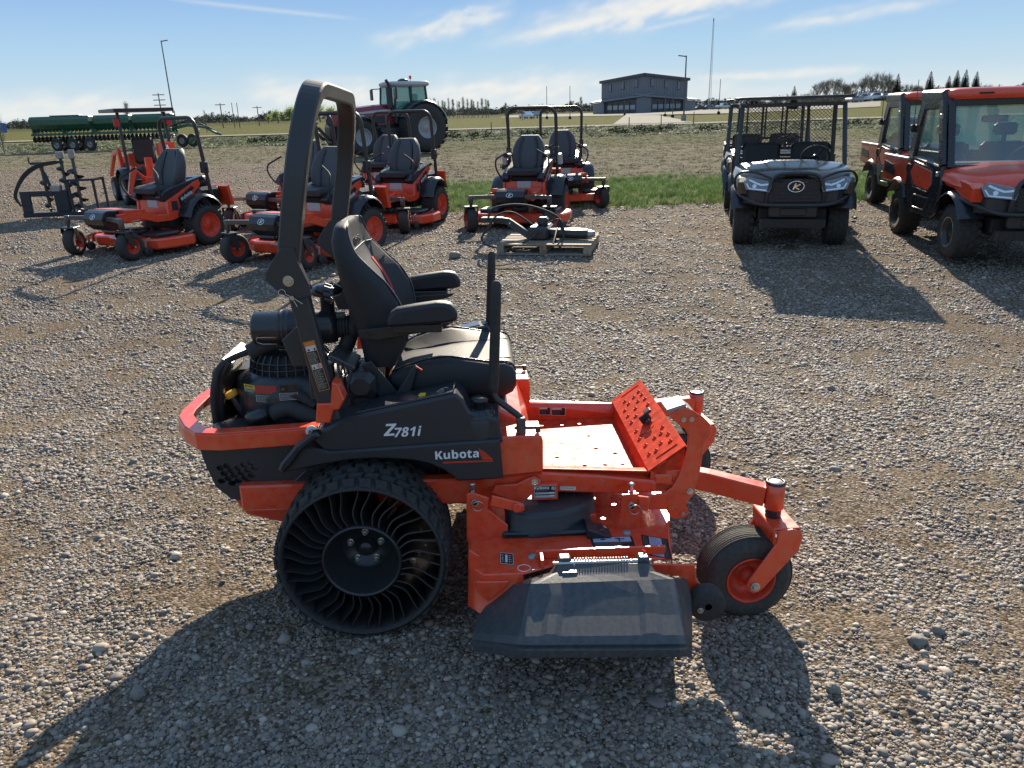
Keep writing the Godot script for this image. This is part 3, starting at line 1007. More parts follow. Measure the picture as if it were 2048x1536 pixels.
func caster(hero: Node3D, s: float, steer: float) -> void:
	# fork and wheel turn about the tube
	var piv := Node3D.new()
	piv.name = "front_caster"
	hero.add_child(piv, true)
	piv.position = Vector3(1.469, 0, 0.51 * s)
	piv.rotation.y = steer
	var ax := -0.089
	var mb := MB.new()
	var prof := []
	for k in 25:
		var t := k / 24.0 * PI
		var wz := -cos(t)
		prof.append(Vector2(0.098 + 0.067 * pow(sin(t), 0.55), 0.074 * signf(wz) * pow(absf(wz), 0.8)))
	prof.append(Vector2(0.080, 0.060)); prof.append(Vector2(0.080, -0.060)); prof.append(prof[0])
	mb.lathe(prof, Vector3(ax, 0.165, 0), Basis.IDENTITY, 64)
	# fine ribs round the crown
	for k in 9:
		var zz := (k - 4) * 0.011
		mb.lathe([Vector2(0.1605, zz - 0.0035), Vector2(0.1660 - absf(k - 4) * 0.0003, zz - 0.0018), Vector2(0.1660 - absf(k - 4) * 0.0003, zz + 0.0018), Vector2(0.1605, zz + 0.0035)], Vector3(ax, 0.165, 0), Basis.IDENTITY, 64, false)
	add(piv, "tyre", mb, M["rubber_dusty"])
	mb = MB.new()
	mb.lathe([Vector2(0.088, 0.066), Vector2(0.092, 0.071), Vector2(0.089, 0.075), Vector2(0.082, 0.070), Vector2(0.078, 0.056), Vector2(0.072, 0.038), Vector2(0.060, 0.026), Vector2(0.036, 0.022), Vector2(0.030, 0.030), Vector2(0.026, 0.055), Vector2(0.0, 0.056), Vector2(0.0, -0.056), Vector2(0.026, -0.055), Vector2(0.030, -0.030), Vector2(0.036, -0.022), Vector2(0.060, -0.026), Vector2(0.072, -0.038), Vector2(0.078, -0.056), Vector2(0.082, -0.070), Vector2(0.089, -0.075), Vector2(0.092, -0.071), Vector2(0.088, -0.066)], Vector3(ax, 0.165, 0), Basis.IDENTITY, 48)
	add(piv, "rim", mb, M["orange_rim"])
	mb = MB.new()
	mb.cyl(Vector3(ax, 0.165, -0.115), Vector3(ax, 0.165, 0.115), 0.009, -1, 12)
	for e in [-1.0, 1.0]:
		mb.cyl(Vector3(ax, 0.165, 0.107 * e), Vector3(ax, 0.165, 0.112 * e), 0.018, -1, 18)
		mb.cyl(Vector3(ax, 0.165, 0.112 * e), Vector3(ax, 0.165, 0.122 * e), 0.011, -1, 6)
	add(piv, "axle", mb, M["steel"])
	# fork: two side plates and a top plate
	var side := PackedVector2Array([Vector2(-0.022, 0.378), Vector2(0.030, 0.384), Vector2(0.062, 0.376), Vector2(0.070, 0.350), Vector2(0.060, 0.300), Vector2(-0.052, 0.158), Vector2(-0.068, 0.141), Vector2(-0.092, 0.134), Vector2(-0.112, 0.146), Vector2(-0.118, 0.168), Vector2(-0.110, 0.190), Vector2(-0.024, 0.330)])
	mb = MB.new()
	mb.prism(side, 0.096, 0.106)
	mb.prism(side, -0.106, -0.096)
	var fl := PackedVector2Array()
	mb.box(Vector3(0.012, 0.380, 0), Vector3(0.100, 0.010, 0.196), 0.004, Basis(Vector3(0, 0, 1), 0.0))
	mb.box(Vector3(-0.030, 0.352, 0), Vector3(0.008, 0.06, 0.196), 0.002, Basis(Vector3(0, 0, 1), 0.1))
	add(piv, "fork", mb, M["orange"])
	mb = MB.new()
	mb.cyl(Vector3(0, 0.384, 0), Vector3(0, 0.418, 0), 0.028, -1, 24)
	add(piv, "bushing", mb, M["plastic_smooth"])

func make_hero() -> void:
	var h := thing("zero_turn_mower", "large orange zero-turn mower with black airless rear tyres, parked alone on the gravel", "mower")
	h.transform = Transform3D(Basis(Vector3(0.99917, -0.01458, -0.03802), Vector3(0.01339, 0.99942, -0.0313), Vector3(0.03845, 0.03076, 0.99879)).orthonormalized(), Vector3(-0.5658, -0.0628, -2.8908))
	var O: Material = M["orange"]
	var K: Material = M["plastic"]
	var mb: MB
	for s in [1.0, -1.0]:
		tweel(h, s)
		caster(h, s, 0.03 if s > 0 else 0.10)
		# caster tube
		mb = MB.new(); mb.xf = mir(s)
		mb.cyl(Vector3(1.469, 0.418, 0.51), Vector3(1.469, 0.514, 0.51), 0.0345, -1, 28, 0.002)
		add(h, "caster_tube", mb, O)
		mb = MB.new(); mb.xf = mir(s)
		mb.lathe([Vector2(0.0, 0.011), Vector2(0.024, 0.011), Vector2(0.026, 0.009)], Vector3(1.469, 0.510, 0.51), Basis(Vector3(1, 0, 0), Vector3(0, 0, -1), Vector3(0, 1, 0)), 28)
		add(h, "tube_cap", mb, M["steel_dull"])
		mb = MB.new(); mb.xf = mir(s)
		mb.lathe([Vector2(0.026, 0.009), Vector2(0.028, 0.014), Vector2(0.034, 0.012), Vector2(0.035, 0.003)], Vector3(1.469, 0.510, 0.51), Basis(Vector3(1, 0, 0), Vector3(0, 0, -1), Vector3(0, 1, 0)), 28)
		add(h, "seal_ring", mb, M["plastic_smooth"])
		# arm from the frame out to the tube
		mb = MB.new(); mb.xf = mir(s)
		mb.bar([Vector3(1.05, 0.488, 0.36), Vector3(1.19, 0.488, 0.375), Vector3(1.26, 0.483, 0.402), Vector3(1.44, 0.463, 0.498)], 0.052, 0.074)
		add(h, "front_arm", mb, O)
		# frame rail
		mb = MB.new(); mb.xf = mir(s)
		mb.prism(PackedVector2Array([Vector2(-0.45, 0.42), Vector2(0.36, 0.42), Vector2(0.62, 0.458), Vector2(0.75, 0.450), Vector2(0.90, 0.440), Vector2(1.10, 0.438), Vector2(1.14, 0.447), Vector2(1.14, 0.475), Vector2(0.85, 0.515), Vector2(0.64, 0.535), Vector2(0.40, 0.520), Vector2(-0.45, 0.52)]), 0.345, 0.400, 0.007)
		add(h, "frame_rail", mb, O)
	# cross members
	for q in [[Vector3(1.06, 0.44, -0.40), Vector3(1.13, 0.51, 0.40)], [Vector3(0.30, 0.40, -0.345), Vector3(0.36, 0.50, 0.345)], [Vector3(-0.44, 0.36, -0.30), Vector3(-0.40, 0.50, 0.30)]]:
		mb = MB.new()
		mb.bb(q[0], q[1], 0.006)
		add(h, "cross_member", mb, O)
	hero_front(h)
	hero_deck(h)
	hero_body(h)
	hero_rops(h)
	hero_engine(h)
	hero_seat(h)
	hero_levers(h)
	hero_labels(h)

func hero_front(h: Node3D) -> void:
	var O: Material = M["orange"]
	var mb: MB
	# floor pan with drain holes
	var pan := CSGCombiner3D.new()
	pan.name = "floor_pan"
	pan.material_override = M["orange_scuffed"]
	h.add_child(pan)
	var b := CSGBox3D.new()
	b.size = Vector3(0.44, 0.004, 0.70)
	b.position = Vector3(0.855, 0.462, 0)
	pan.add_child(b)
	for p in [[0.70, -0.27], [0.79, -0.27], [0.87, -0.28], [0.94, -0.27], [0.71, -0.19], [0.95, -0.18], [0.81, -0.12], [0.89, -0.12], [0.76, -0.04], [0.96, -0.06], [0.83, 0.02], [0.90, 0.02], [0.73, 0.10], [0.97, 0.08], [0.74, 0.20], [0.83, 0.19], [0.91, 0.19], [0.98, 0.19], [0.78, 0.28], [0.90, 0.28], [0.98, 0.30]]:
		var c := CSGCylinder3D.new()
		c.operation = CSGShape3D.OPERATION_SUBTRACTION
		c.radius = 0.0095
		c.height = 0.05
		c.sides = 14
		c.position = Vector3(p[0], 0.462, p[1])
		pan.add_child(c)
	# pan side lips
	for s in [1.0, -1.0]:
		mb = MB.new()
		mb.xf = mir(s)
		mb.shell([PackedVector3Array([Vector3(0.63, 0.462, 0.349), Vector3(1.05, 0.462, 0.349)]), PackedVector3Array([Vector3(0.63, 0.540, 0.352), Vector3(1.05, 0.514, 0.352)]), PackedVector3Array([Vector3(0.63, 0.542, 0.385), Vector3(1.05, 0.516, 0.385)])], 0.004)
		add(h, "pan_lip", mb, O)
	# tilted foot plate: u along z (near to far), v up the slope
	var pn := Vector3(1.044, 0.532, 0.40)
	var pt := Vector3(1.160, 0.616, 0.40)
	var v := (pt - pn)
	var vn := v.normalized()
	var nrm := Vector3(-vn.y, vn.x, 0)
	var bs := Basis(vn, nrm, Vector3(0, 0, 1))
	var plate := CSGCombiner3D.new()
	plate.name = "foot_plate"
	plate.material_override = M["orange_scuffed"]
	h.add_child(plate)
	plate.transform = Transform3D(bs, (pn + pt) * 0.5 - Vector3(0, 0, 0.40))
	b = CSGBox3D.new()
	b.size = Vector3(v.length() + 0.02, 0.004, 0.80)
	plate.add_child(b)
	for e in [-1.0, 1.0]:
		var sl := CSGBox3D.new()
		sl.operation = CSGShape3D.OPERATION_SUBTRACTION
		sl.size = Vector3(0.082, 0.05, 0.016)
		sl.position = Vector3(0.012, 0, 0.355 * e)
		plate.add_child(sl)
		for q in [-1.0, 1.0]:
			var cc := CSGCylinder3D.new()
			cc.operation = CSGShape3D.OPERATION_SUBTRACTION
			cc.radius = 0.008; cc.height = 0.05; cc.sides = 12
			cc.position = Vector3(0.012 + 0.041 * q, 0, 0.355 * e)
			plate.add_child(cc)
	var hole := CSGBox3D.new()
	hole.operation = CSGShape3D.OPERATION_SUBTRACTION
	hole.size = Vector3(0.07, 0.05, 0.012)
	hole.position = Vector3(-0.012, 0, 0.11)
	plate.add_child(hole)
	# raised grip dimples
	var P := Transform3D(bs, (pn + pt) * 0.5 - Vector3(0, 0, 0.40))
	for p in [[0.045, -0.29], [0.015, -0.27], [0.050, -0.24], [-0.03, -0.29], [0.02, -0.20], [0.052, -0.18], [-0.02, -0.24], [-0.05, -0.20], [-0.005, -0.15], [0.05, -0.11], [-0.05, -0.13], [-0.02, -0.08], [0.02, -0.02], [0.02, 0.06], [-0.05, -0.05], [-0.05, 0.05], [-0.055, 0.13], [-0.045, 0.21], [-0.05, 0.29], [0.0, 0.20], [0.01, 0.27], [0.048, 0.16], [0.052, 0.24], [0.045, 0.30], [-0.02, 0.30], [0.03, 0.20]]:
		mb = MB.new()
		mb.xf = P
		mb.lathe([Vector2(0.0105, 0.0), Vector2(0.0085, 0.004), Vector2(0.0055, 0.0055), Vector2(0.0042, 0.0035)], Vector3(p[0], 0.002, p[1]), Basis(Vector3(1, 0, 0), Vector3(0, 0, -1), Vector3(0, 1, 0)), 12)
		add(h, "grip_dimple", mb, M["orange_scuffed"])
	# riser below the plate
	mb = MB.new()
	mb.shell([PackedVector3Array([Vector3(1.035, 0.464, 0.345), Vector3(1.035, 0.464, -0.345)]), PackedVector3Array([Vector3(1.046, 0.528, 0.395), Vector3(1.046, 0.528, -0.395)])], 0.004)
	mb.shell([PackedVector3Array([Vector3(1.165, 0.620, 0.40), Vector3(1.165, 0.620, -0.40)]), PackedVector3Array([Vector3(1.182, 0.600, 0.40), Vector3(1.182, 0.600, -0.40)])], 0.004)
	for s in [1.0, -1.0]:
		mb.xf = mir(s)
		mb.prism(PackedVector2Array([Vector2(1.05, 0.520), Vector2(1.168, 0.612), Vector2(1.165, 0.50), Vector2(1.10, 0.50)]), 0.385, 0.392)
	add(h, "plate_riser", mb, M["orange_scuffed"])
	# latch on the plate
	mb = MB.new(); mb.xf = P
	mb.box(Vector3(0.010, 0.020, 0.030), Vector3(0.045, 0.034, 0.012), 0.003)
	mb.box(Vector3(0.034, 0.038, 0.030), Vector3(0.030, 0.012, 0.034), 0.003)
	mb.box(Vector3(0.012, 0.012, 0.055), Vector3(0.02, 0.016, 0.03), 0.003)
	add(h, "plate_latch", mb, M["black_metal"])
	# curved side plates that carry the foot plate
	for s in [1.0]:
		mb = MB.new(); mb.xf = mir(s)
		var z := 0.402
		mb.prism(hp([1337, 832, 1352, 820, 1365, 813, 1385, 819, 1405, 832, 1419, 846, 1421, 868, 1408, 886, 1402, 920, 1396, 955, 1387, 985, 1370, 1005, 1376, 1020, 1374, 1029, 1366, 1034, 1345, 1034, 1336, 1026, 1332, 1017, 1300, 1016, 1262, 1008, 1256, 998, 1262, 990, 1300, 989, 1329, 983, 1344, 972, 1354, 955, 1368, 915, 1374, 890, 1375, 868, 1368, 856], z), z, z + 0.012)
		add(h, "step_bracket", mb, O)
	mb = MB.new()
	var g0 := hu(1345, 822, 0.40)
	mb.box(Vector3(g0.x + 0.012, g0.y + 0.012, 0.36), Vector3(0.072, 0.014, 0.10), 0.003, Basis(Vector3(0, 0, 1), 0.30))
	mb.box(Vector3(g0.x + 0.060, g0.y + 0.002, 0.36), Vector3(0.04, 0.012, 0.10), 0.003, Basis(Vector3(0, 0, 1), -0.6))
	add(h, "step_pad", mb, M["steel_dull"])
	for q in [[1367, 839], [1383, 838]]: bolt(h, hu(q[0], q[1], 0.415), 0.007, M["steel"])
	bolt(h, hu(1380, 982, 0.415), 0.0095, M["steel"])
	bolt(h, hu(1366, 1028, 0.415), 0.0065, M["steel"])
	mb = MB.new()
	var k1 := hu(1342, 1018, 0.414)
	mb.cyl(k1, k1 + Vector3(0, 0, 0.006), 0.016, -1, 20, 0.002)
	add(h, "boss", mb, O)

func hero_deck(h: Node3D) -> void:
	var O: Material = M["orange"]
	var Y := 0.342
	var mb := MB.new()
	# deck shell: plan outline, skirt with rolled edge
	var plan := PackedVector2Array([Vector2(0.37, -0.70), Vector2(0.44, -0.76), Vector2(0.75, -0.78), Vector2(1.00, -0.74), Vector2(1.09, -0.60), Vector2(1.13, -0.35), Vector2(1.145, 0.0), Vector2(1.125, 0.36), Vector2(1.055, 0.70), Vector2(0.70, 0.70), Vector2(0.55, 0.76), Vector2(0.42, 0.76), Vector2(0.375, 0.70)])
	mb.xf = Transform3D(Basis(Vector3(1, 0, 0), Vector3(0, 0, 1), Vector3(0, 1, 0)), Vector3.ZERO)
	mb.prism(plan, Y - 0.010, Y, 0.004)
	add(h, "deck_top", mb, O)
	mb = MB.new()
	var rows := [PackedVector3Array(), PackedVector3Array(), PackedVector3Array(), PackedVector3Array()]
	for i in [8, 7, 6, 5, 4, 3, 2, 1, 0, 12, 11, 10]:
		var p := plan[i]
		var d := (p - Vector2(0.75, 0.0)).normalized()
		rows[0].append(Vector3(p.x - d.x * 0.002, Y - 0.004, p.y - d.y * 0.002))
		rows[1].append(Vector3(p.x, Y - 0.02, p.y))
		rows[2].append(Vector3(p.x + d.x * 0.004, 0.205, p.y + d.y * 0.004))
		rows[3].append(Vector3(p.x + d.x * 0.012, 0.195, p.y + d.y * 0.012))
	mb.shell(rows, 0.005)
	add(h, "deck_skirt", mb, O)
	# rear right corner of the deck
	mb = MB.new()
	mb.prism(hp([938, 1100, 958, 1112, 962, 1165, 953, 1177, 942, 1166], 0.72), 0.71, 0.72)
	add(h, "corner_plate", mb, O)
	mb = MB.new()
	mb.prism(hp([953, 1164, 1018, 1163, 1014, 1172, 976, 1204, 954, 1184], 0.775), 0.765, 0.775)
	add(h, "corner_plate", mb, O)
	# rail carrying the chute hinge
	mb = MB.new()
	mb.bb(Vector3(0.60, Y, 0.665), Vector3(1.04, Y + 0.032, 0.677), 0.003)
	mb.bb(Vector3(0.61, Y, 0.670), Vector3(0.622, Y + 0.03, 0.735), 0.002)
	add(h, "hinge_rail", mb, O)
	# front right bracket with the small roller
	mb = MB.new()
	mb.prism(hp([1285, 1100, 1292, 1103, 1300, 1128, 1390, 1130, 1393, 1160, 1413, 1180, 1411, 1222, 1400, 1230, 1388, 1222, 1380, 1180, 1373, 1160, 1358, 1153, 1305, 1148, 1296, 1132], 0.735), 0.725, 0.735)
	add(h, "roller_bracket", mb, O)
	var rc := hu(1412, 1204, 0.765)
	mb = MB.new()
	mb.lathe([Vector2(0.012, -0.030), Vector2(0.052, -0.030), Vector2(0.060, -0.022), Vector2(0.062, 0.0), Vector2(0.060, 0.022), Vector2(0.052, 0.030), Vector2(0.012, 0.030)], rc, Basis.IDENTITY, 32)
	add(h, "roller_wheel", mb, M["rubber"])
	var bp := hu(1401, 1221, 0.80)
	bolt(h, Vector3(bp.x, bp.y, 0.798), 0.008, M["steel"])
	# belt cover
	mb = MB.new()
	var rings := []
	for k in [[0.0, 0.0], [0.018, 0.0], [0.024, 0.012], [0.070, 0.022], [0.084, 0.036], [0.088, 0.062]]:
		var r := PackedVector3Array()
		for p in [Vector2(0.505, 0.48), Vector2(0.51, 0.14), Vector2(0.60, 0.02), Vector2(0.78, 0.02), Vector2(0.84, 0.12), Vector2(0.855, 0.32), Vector2(0.84, 0.41), Vector2(0.80, 0.47), Vector2(0.70, 0.525), Vector2(0.60, 0.535), Vector2(0.52, 0.51)]:
			var c := Vector2(0.68, 0.28)
			var q: Vector2 = c + (p - c) * (1.0 - k[1] * 1.6)
			r.append(Vector3(q.x, Y + k[0], q.y))
		rings.append(r)
	mb.loft(rings)
	mb.bb(Vector3(0.49, Y, 0.47), Vector3(0.86, Y + 0.02, 0.53), 0.008)
	mb.prism(PackedVector2Array([Vector2(0.79, Y), Vector2(0.88, Y), Vector2(0.79, Y + 0.04)]), 0.47, 0.555)
	add(h, "belt_cover", mb, K_())
	letters(h, "embossed_letters", "NO STEP", M["plastic_smooth"], Vector3(0.70, Y + 0.0875, 0.36), Basis(Vector3(1, 0, 0), Vector3(0, 0, -1), Vector3(0, 1, 0)), 0.022, true, false, 1.5, 0.004)
	# pierced bracket leaning beside the cover
	mb = MB.new()
	mb.prism(hp([1168, 1098, 1160, 1090, 1160, 1070, 1172, 1058, 1180, 1030, 1192, 1028, 1190, 1045, 1175, 1082, 1172, 1098], 0.44), 0.42, 0.44)
	add(h, "cover_bracket", mb, O)
	# hangers on both sides
	for s in [1.0, -1.0]:
		mb = MB.new(); mb.xf = mir(s)
		mb.prism(hp([933, 990, 943, 985, 979, 997, 976, 1019, 1016, 1051, 1016, 1082, 933, 1084], 0.51), 0.50, 0.51)
		add(h, "rear_hanger", mb, O)
		mb = MB.new(); mb.xf = mir(s)
		mb.prism(hp([1245, 990, 1277, 987, 1280, 1064, 1231, 1064, 1240, 1030], 0.49), 0.48, 0.49)
		add(h, "front_hanger", mb, O)
		mb = MB.new(); mb.xf = mir(s)
		mb.prism(hp([1277, 992, 1301, 995, 1296, 1024, 1277, 1018], 0.50), 0.491, 0.503)
		add(h, "hanger_tab", mb, O)
		mb = MB.new(); mb.xf = mir(s)
		mb.prism(hp([984, 992, 1040, 1006, 1049, 1012, 1049, 1021, 1042, 1026, 980, 1012], 0.525), 0.511, 0.525)
		add(h, "lift_link", mb, O)
		mb = MB.new(); mb.xf = mir(s)
		mb.prism(hp([982, 986, 990, 972, 1034, 969, 1055, 958, 1069, 954, 1082, 962, 1079, 975, 1052, 1001, 1030, 1003], 0.425), 0.412, 0.425)
		add(h, "lift_plate", mb, O)
	mb = MB.new()
	var kb := hu(1034, 1015, 0.526)
	mb.cyl(kb, kb + Vector3(0, 0, 0.008), 0.018, -1, 24, 0.003)
	add(h, "boss", mb, O)
	bolt(h, hu(1069, 964, 0.427), 0.0095, M["steel"])
	for q in [[950, 1003], [1263, 1010]]:
		var c0 := hu(q[0], q[1], 0.512)
		mb = MB.new()
		mb.cyl(c0, c0 + Vector3(0, 0, 0.012), 0.0135, -1, 20)
		mb.tube(arc(c0 + Vector3(0.010, -0.012, 0.014), Vector3(1, 0, 0), Vector3(0, 1, 0.2), 0.020, 0, 360, 24), 0.0018, 6)
		add(h, "pull_ring_pin", mb, M["steel"])
		mb = MB.new()
		mb.cyl(c0 + Vector3(0, 0, 0.0121), c0 + Vector3(0, 0, 0.016), 0.008, -1, 16)
		add(h, "pin_end", mb, M["dark"])
	for q in [[945, 975], [1263, 975]]:
		var c1 := hu(q[0], q[1], 0.46)
		mb = MB.new()
		mb.cyl(c1 + Vector3(0, -0.04, 0), c1 + Vector3(0, 0.012, 0), 0.008, -1, 14)
		mb.cyl(c1 + Vector3(0, -0.026, 0), c1 + Vector3(0, -0.012, 0), 0.014, -1, 6)
		mb.ball(c1 + Vector3(0, 0.014, 0), Vector3(0.012, 0.006, 0.012), 12)
		add(h, "adjusting_bolt", mb, M["steel"])
	for q in [[1065, 1113], [1253, 1065], [1122, 1108]]:
		mb = MB.new()
		mb.lathe([Vector2(0.017, 0.0), Vector2(0.015, 0.006), Vector2(0.0, 0.010)], huy(q[0], q[1], Y), Basis(Vector3(1, 0, 0), Vector3(0, 0, -1), Vector3(0, 1, 0)), 16)
		add(h, "deck_nut", mb, M["steel_dull"])
	# hinge rod with torsion spring
	var r0 := huy(1106, 1127, Y + 0.026)
	var r1 := huy(1302, 1121, Y + 0.026)
	mb = MB.new()
	mb.cyl(r0, r1, 0.0062, -1, 12)
	add(h, "hinge_rod", mb, M["steel"])
	mb = MB.new()
	var coil := []
	var s0 := huy(1148, 1124, Y + 0.026)
	var s1 := huy(1258, 1121, Y + 0.026)
	for i in 20 * 12 + 1:
		var t := TAU * i / 12.0
		coil.append(s0.lerp(s1, i / 240.0) + Vector3(0, 0.0125 * sin(t), 0.0125 * cos(t)))
	mb.tube(coil, 0.0026, 6)
	mb.tube([coil[0], s0 + Vector3(-0.004, -0.012, 0.022), s0 + Vector3(-0.004, -0.03, 0.034)], 0.0026, 6)
	add(h, "spring", mb, M["steel"])
	# discharge chute: each row gives the height of the top panel, the pixels of its left and right folds, then the feet of the left wing and right skirt with their heights
	mb = MB.new()
	var rowdef := [[0.356, 1119, 1122, 1293, 1122, 1116, 1124, 0.350, 1296, 1124, 0.350], [0.362, 1117, 1130, 1296, 1130, 1113, 1132, 0.352, 1299, 1131, 0.352], [0.350, 1112, 1148, 1304, 1146, 1100, 1149, 0.335, 1310, 1147, 0.335], [0.328, 1066, 1170, 1345, 1160, 1006, 1174, 0.275, 1372, 1164, 0.285], [0.303, 1060, 1196, 1352, 1192, 985, 1198, 0.240, 1379, 1195, 0.255], [0.272, 1053, 1235, 1358, 1232, 962, 1230, 0.210, 1381, 1235, 0.225], [0.246, 1045, 1275, 1364, 1272, 949, 1266, 0.185, 1381, 1275, 0.200], [0.233, 1041, 1290, 1367, 1288, 947, 1280, 0.175, 1380, 1290, 0.188], [0.223, 1040, 1295, 1368, 1293, 947, 1284, 0.168, 1380, 1295, 0.178], [0.223, 1039, 1301, 1369, 1299, 948, 1290, 0.168, 1380, 1302, 0.176], [0.200, 1037, 1313, 1370, 1311, 950, 1300, 0.148, 1380, 1318, 0.152]]
	var crow := []
	for rd in rowdef:
		var r := PackedVector3Array()
		var yy: float = rd[0] + (0.012 if rd[0] < 0.33 else 0.0)
		var fl := huy(rd[1], rd[2], yy)
		var fr := huy(rd[3], rd[4], yy)
		var wl := huy(rd[5], rd[6], rd[7])
		var sr := huy(rd[8], rd[9], rd[10])
		r.append(wl); r.append(wl.lerp(fl, 0.5)); r.append(wl.lerp(fl, 0.95))
		for u in [0.03, 0.11, 0.15, 0.20, 0.24, 0.5, 0.74, 0.78, 0.84, 0.88, 0.97]:
			var q := fl.lerp(fr, u)
			if rd[0] < 0.31 and rd[0] > 0.24 and u in [0.15, 0.20, 0.78, 0.84]: q.y += 0.008
			r.append(q)
		r.append(sr.lerp(fr, 0.90)); r.append(sr.lerp(fr, 0.4)); r.append(sr)
		crow.append(r)
	mb.shell(crow, 0.006, true)
	add(h, "discharge_chute", mb, M["plastic_chute"])
	for q in [[1117, 1140, 1136, 1122, 0.05], [1276, 1294, 1134, 1120, 0.05], [1122, 1156, 1152, 1140, 0.04]]:
		mb = MB.new()
		var a := huy(q[0], q[2], 0.352)
		var b := huy(q[1], q[3], 0.352)
		mb.bb(Vector3(a.x, 0.338, a.z), Vector3(b.x, 0.385 if q[4] > 0.045 else 0.360, b.z), 0.007)
		add(h, "chute_knuckle", mb, M["plastic_chute"])

func K_() -> Material: return M["plastic"]
func hero_body(h: Node3D) -> void:
	var O: Material = M["orange"]
	var K: Material = M["plastic"]
	var mb: MB
	for s in [1.0, -1.0]:
		mb = MB.new(); mb.xf = mir(s)
		mb.prism(hp([1007, 958, 916, 963, 905, 954, 888, 941, 860, 929, 828, 922, 790, 919, 746, 918, 700, 921, 640, 931, 562, 948, 555, 940, 562, 925, 585, 900, 612, 893, 660, 904, 800, 894, 1000, 880], 0.45), 0.30, 0.45, 0.007)
		add(h, "fender", mb, K)
		mb = MB.new(); mb.xf = mir(s)
		mb.prism(hp([556, 941, 562, 926, 590, 893, 622, 868, 634, 866, 640, 874, 604, 902, 580, 935, 566, 948], 0.478), 0.43, 0.478, 0.008)
		add(h, "fender_flare", mb, M["plastic_smooth"])
		mb = MB.new(); mb.xf = mir(s)
		mb.prism(hp([650, 906, 622, 880, 630, 868, 690, 838, 720, 829, 800, 812, 912, 788, 926, 800, 940, 824, 998, 838, 1006, 886], 0.435), 0.27, 0.435, 0.010)
		add(h, "console", mb, K)
		# raised rim on the console top
		mb = MB.new(); mb.xf = mir(s)
		var a := hu(712, 830, 0.43) + Vector3(0, 0.004, -0.012)
		var b := hu(906, 789, 0.43) + Vector3(0, 0.004, -0.012)
		mb.tube([a, b, b + Vector3(0.005, 0.006, -0.10)], 0.005, 8)
		mb.tube([a, a + Vector3(0.03, 0.004, -0.10)], 0.004, 8)
		add(h, "console_rim", mb, M["plastic_smooth"])
		# dial tower
		mb = MB.new(); mb.xf = mir(s)
		var c := hu(960, 850, 0.40)
		mb.lathe([Vector2(0.050, -0.12), Vector2(0.056, -0.06), Vector2(0.060, 0.03), Vector2(0.057, 0.036), Vector2(0.0, 0.037)], Vector3(c.x, c.y - 0.005, 0.385), Basis(Vector3(1, 0, 0), Vector3(0, 0, -1), Vector3(0, 1, 0)), 36)
		add(h, "dial_tower", mb, K)
		mb = MB.new(); mb.xf = mir(s)
		mb.lathe([Vector2(0.056, 0.0), Vector2(0.0545, 0.010), Vector2(0.036, 0.030), Vector2(0.030, 0.031), Vector2(0.0, 0.032)], Vector3(c.x, c.y + 0.032, 0.385), Basis(Vector3(1, 0, 0), Vector3(0, 0, -1), Vector3(0, 1, 0)), 30)
		for k in 12:
			var t := TAU * k / 12
			mb.box(Vector3(c.x + cos(t) * 0.046, c.y + 0.053, 0.385 + sin(t) * 0.046), Vector3(0.020, 0.003, 0.004), 0.001, Basis(Vector3(0, 1, 0), -t) * Basis(Vector3(0, 0, 1), -0.75))
		add(h, "height_dial", mb, M["plastic_smooth"])
		mb = MB.new(); mb.xf = mir(s)
		mb.lathe([Vector2(0.016, 0.0), Vector2(0.018, 0.018), Vector2(0.030, 0.022), Vector2(0.033, 0.030), Vector2(0.028, 0.038), Vector2(0.0, 0.041)], Vector3(c.x, c.y + 0.062, 0.385), Basis(Vector3(1, 0, 0), Vector3(0, 0, -1), Vector3(0, 1, 0)), 24)
		add(h, "dial_knob", mb, M["plastic_smooth"])
		# orange control box
		mb = MB.new(); mb.xf = mir(s)
		mb.prism(PackedVector2Array([Vector2(0.44, 0.53), Vector2(0.646, 0.545), Vector2(0.646, 0.665), Vector2(0.640, 0.686), Vector2(0.44, 0.690)]), 0.26, 0.42, 0.006)
		add(h, "control_box", mb, O)
	# yellow knob, key, lidded pocket
	mb = MB.new()
	var y0 := hu(848, 806, 0.36)
	mb.cyl(y0, y0 + Vector3(0, 0.022, 0), 0.009, -1, 16)
	mb.cyl(y0 + Vector3(0, 0.022, 0), y0 + Vector3(0, 0.034, 0), 0.019, -1, 24, 0.003)
	add(h, "yellow_knob", mb, M["yellow"])
	mb = MB.new()
	var y1 := hu(832, 812, 0.40)
	mb.box(y1 + Vector3(0, 0.008, 0), Vector3(0.052, 0.020, 0.02), 0.004, Basis(Vector3(0, 0, 1), 0.10))
	mb.box(y1 + Vector3(-0.09, -0.006, -0.02), Vector3(0.10, 0.012, 0.05), 0.004, Basis(Vector3(0, 0, 1), 0.18))
	add(h, "switch_block", mb, M["plastic_smooth"])
	mb = MB.new()
	var y2 := hu(880, 797, 0.37)
	mb.cyl(y2, y2 + Vector3(0, 0.012, 0.0), 0.012, -1, 18)
	mb.box(y2 + Vector3(0.004, 0.024, 0), Vector3(0.024, 0.020, 0.003), 0.001, Basis(Vector3(0, 0, 1), 0.6))
	mb.tube(arc(y2 + Vector3(0.022, 0.030, 0), Vector3(1, 0, 0), Vector3(0, 1, 0), 0.011, 0, 360, 16), 0.0011, 5)
	mb.box(y2 + Vector3(-0.024, 0.010, 0.004), Vector3(0.030, 0.012, 0.003), 0.001, Basis(Vector3(0, 0, 1), 0.3))
	add(h, "ignition_key", mb, M["steel"])
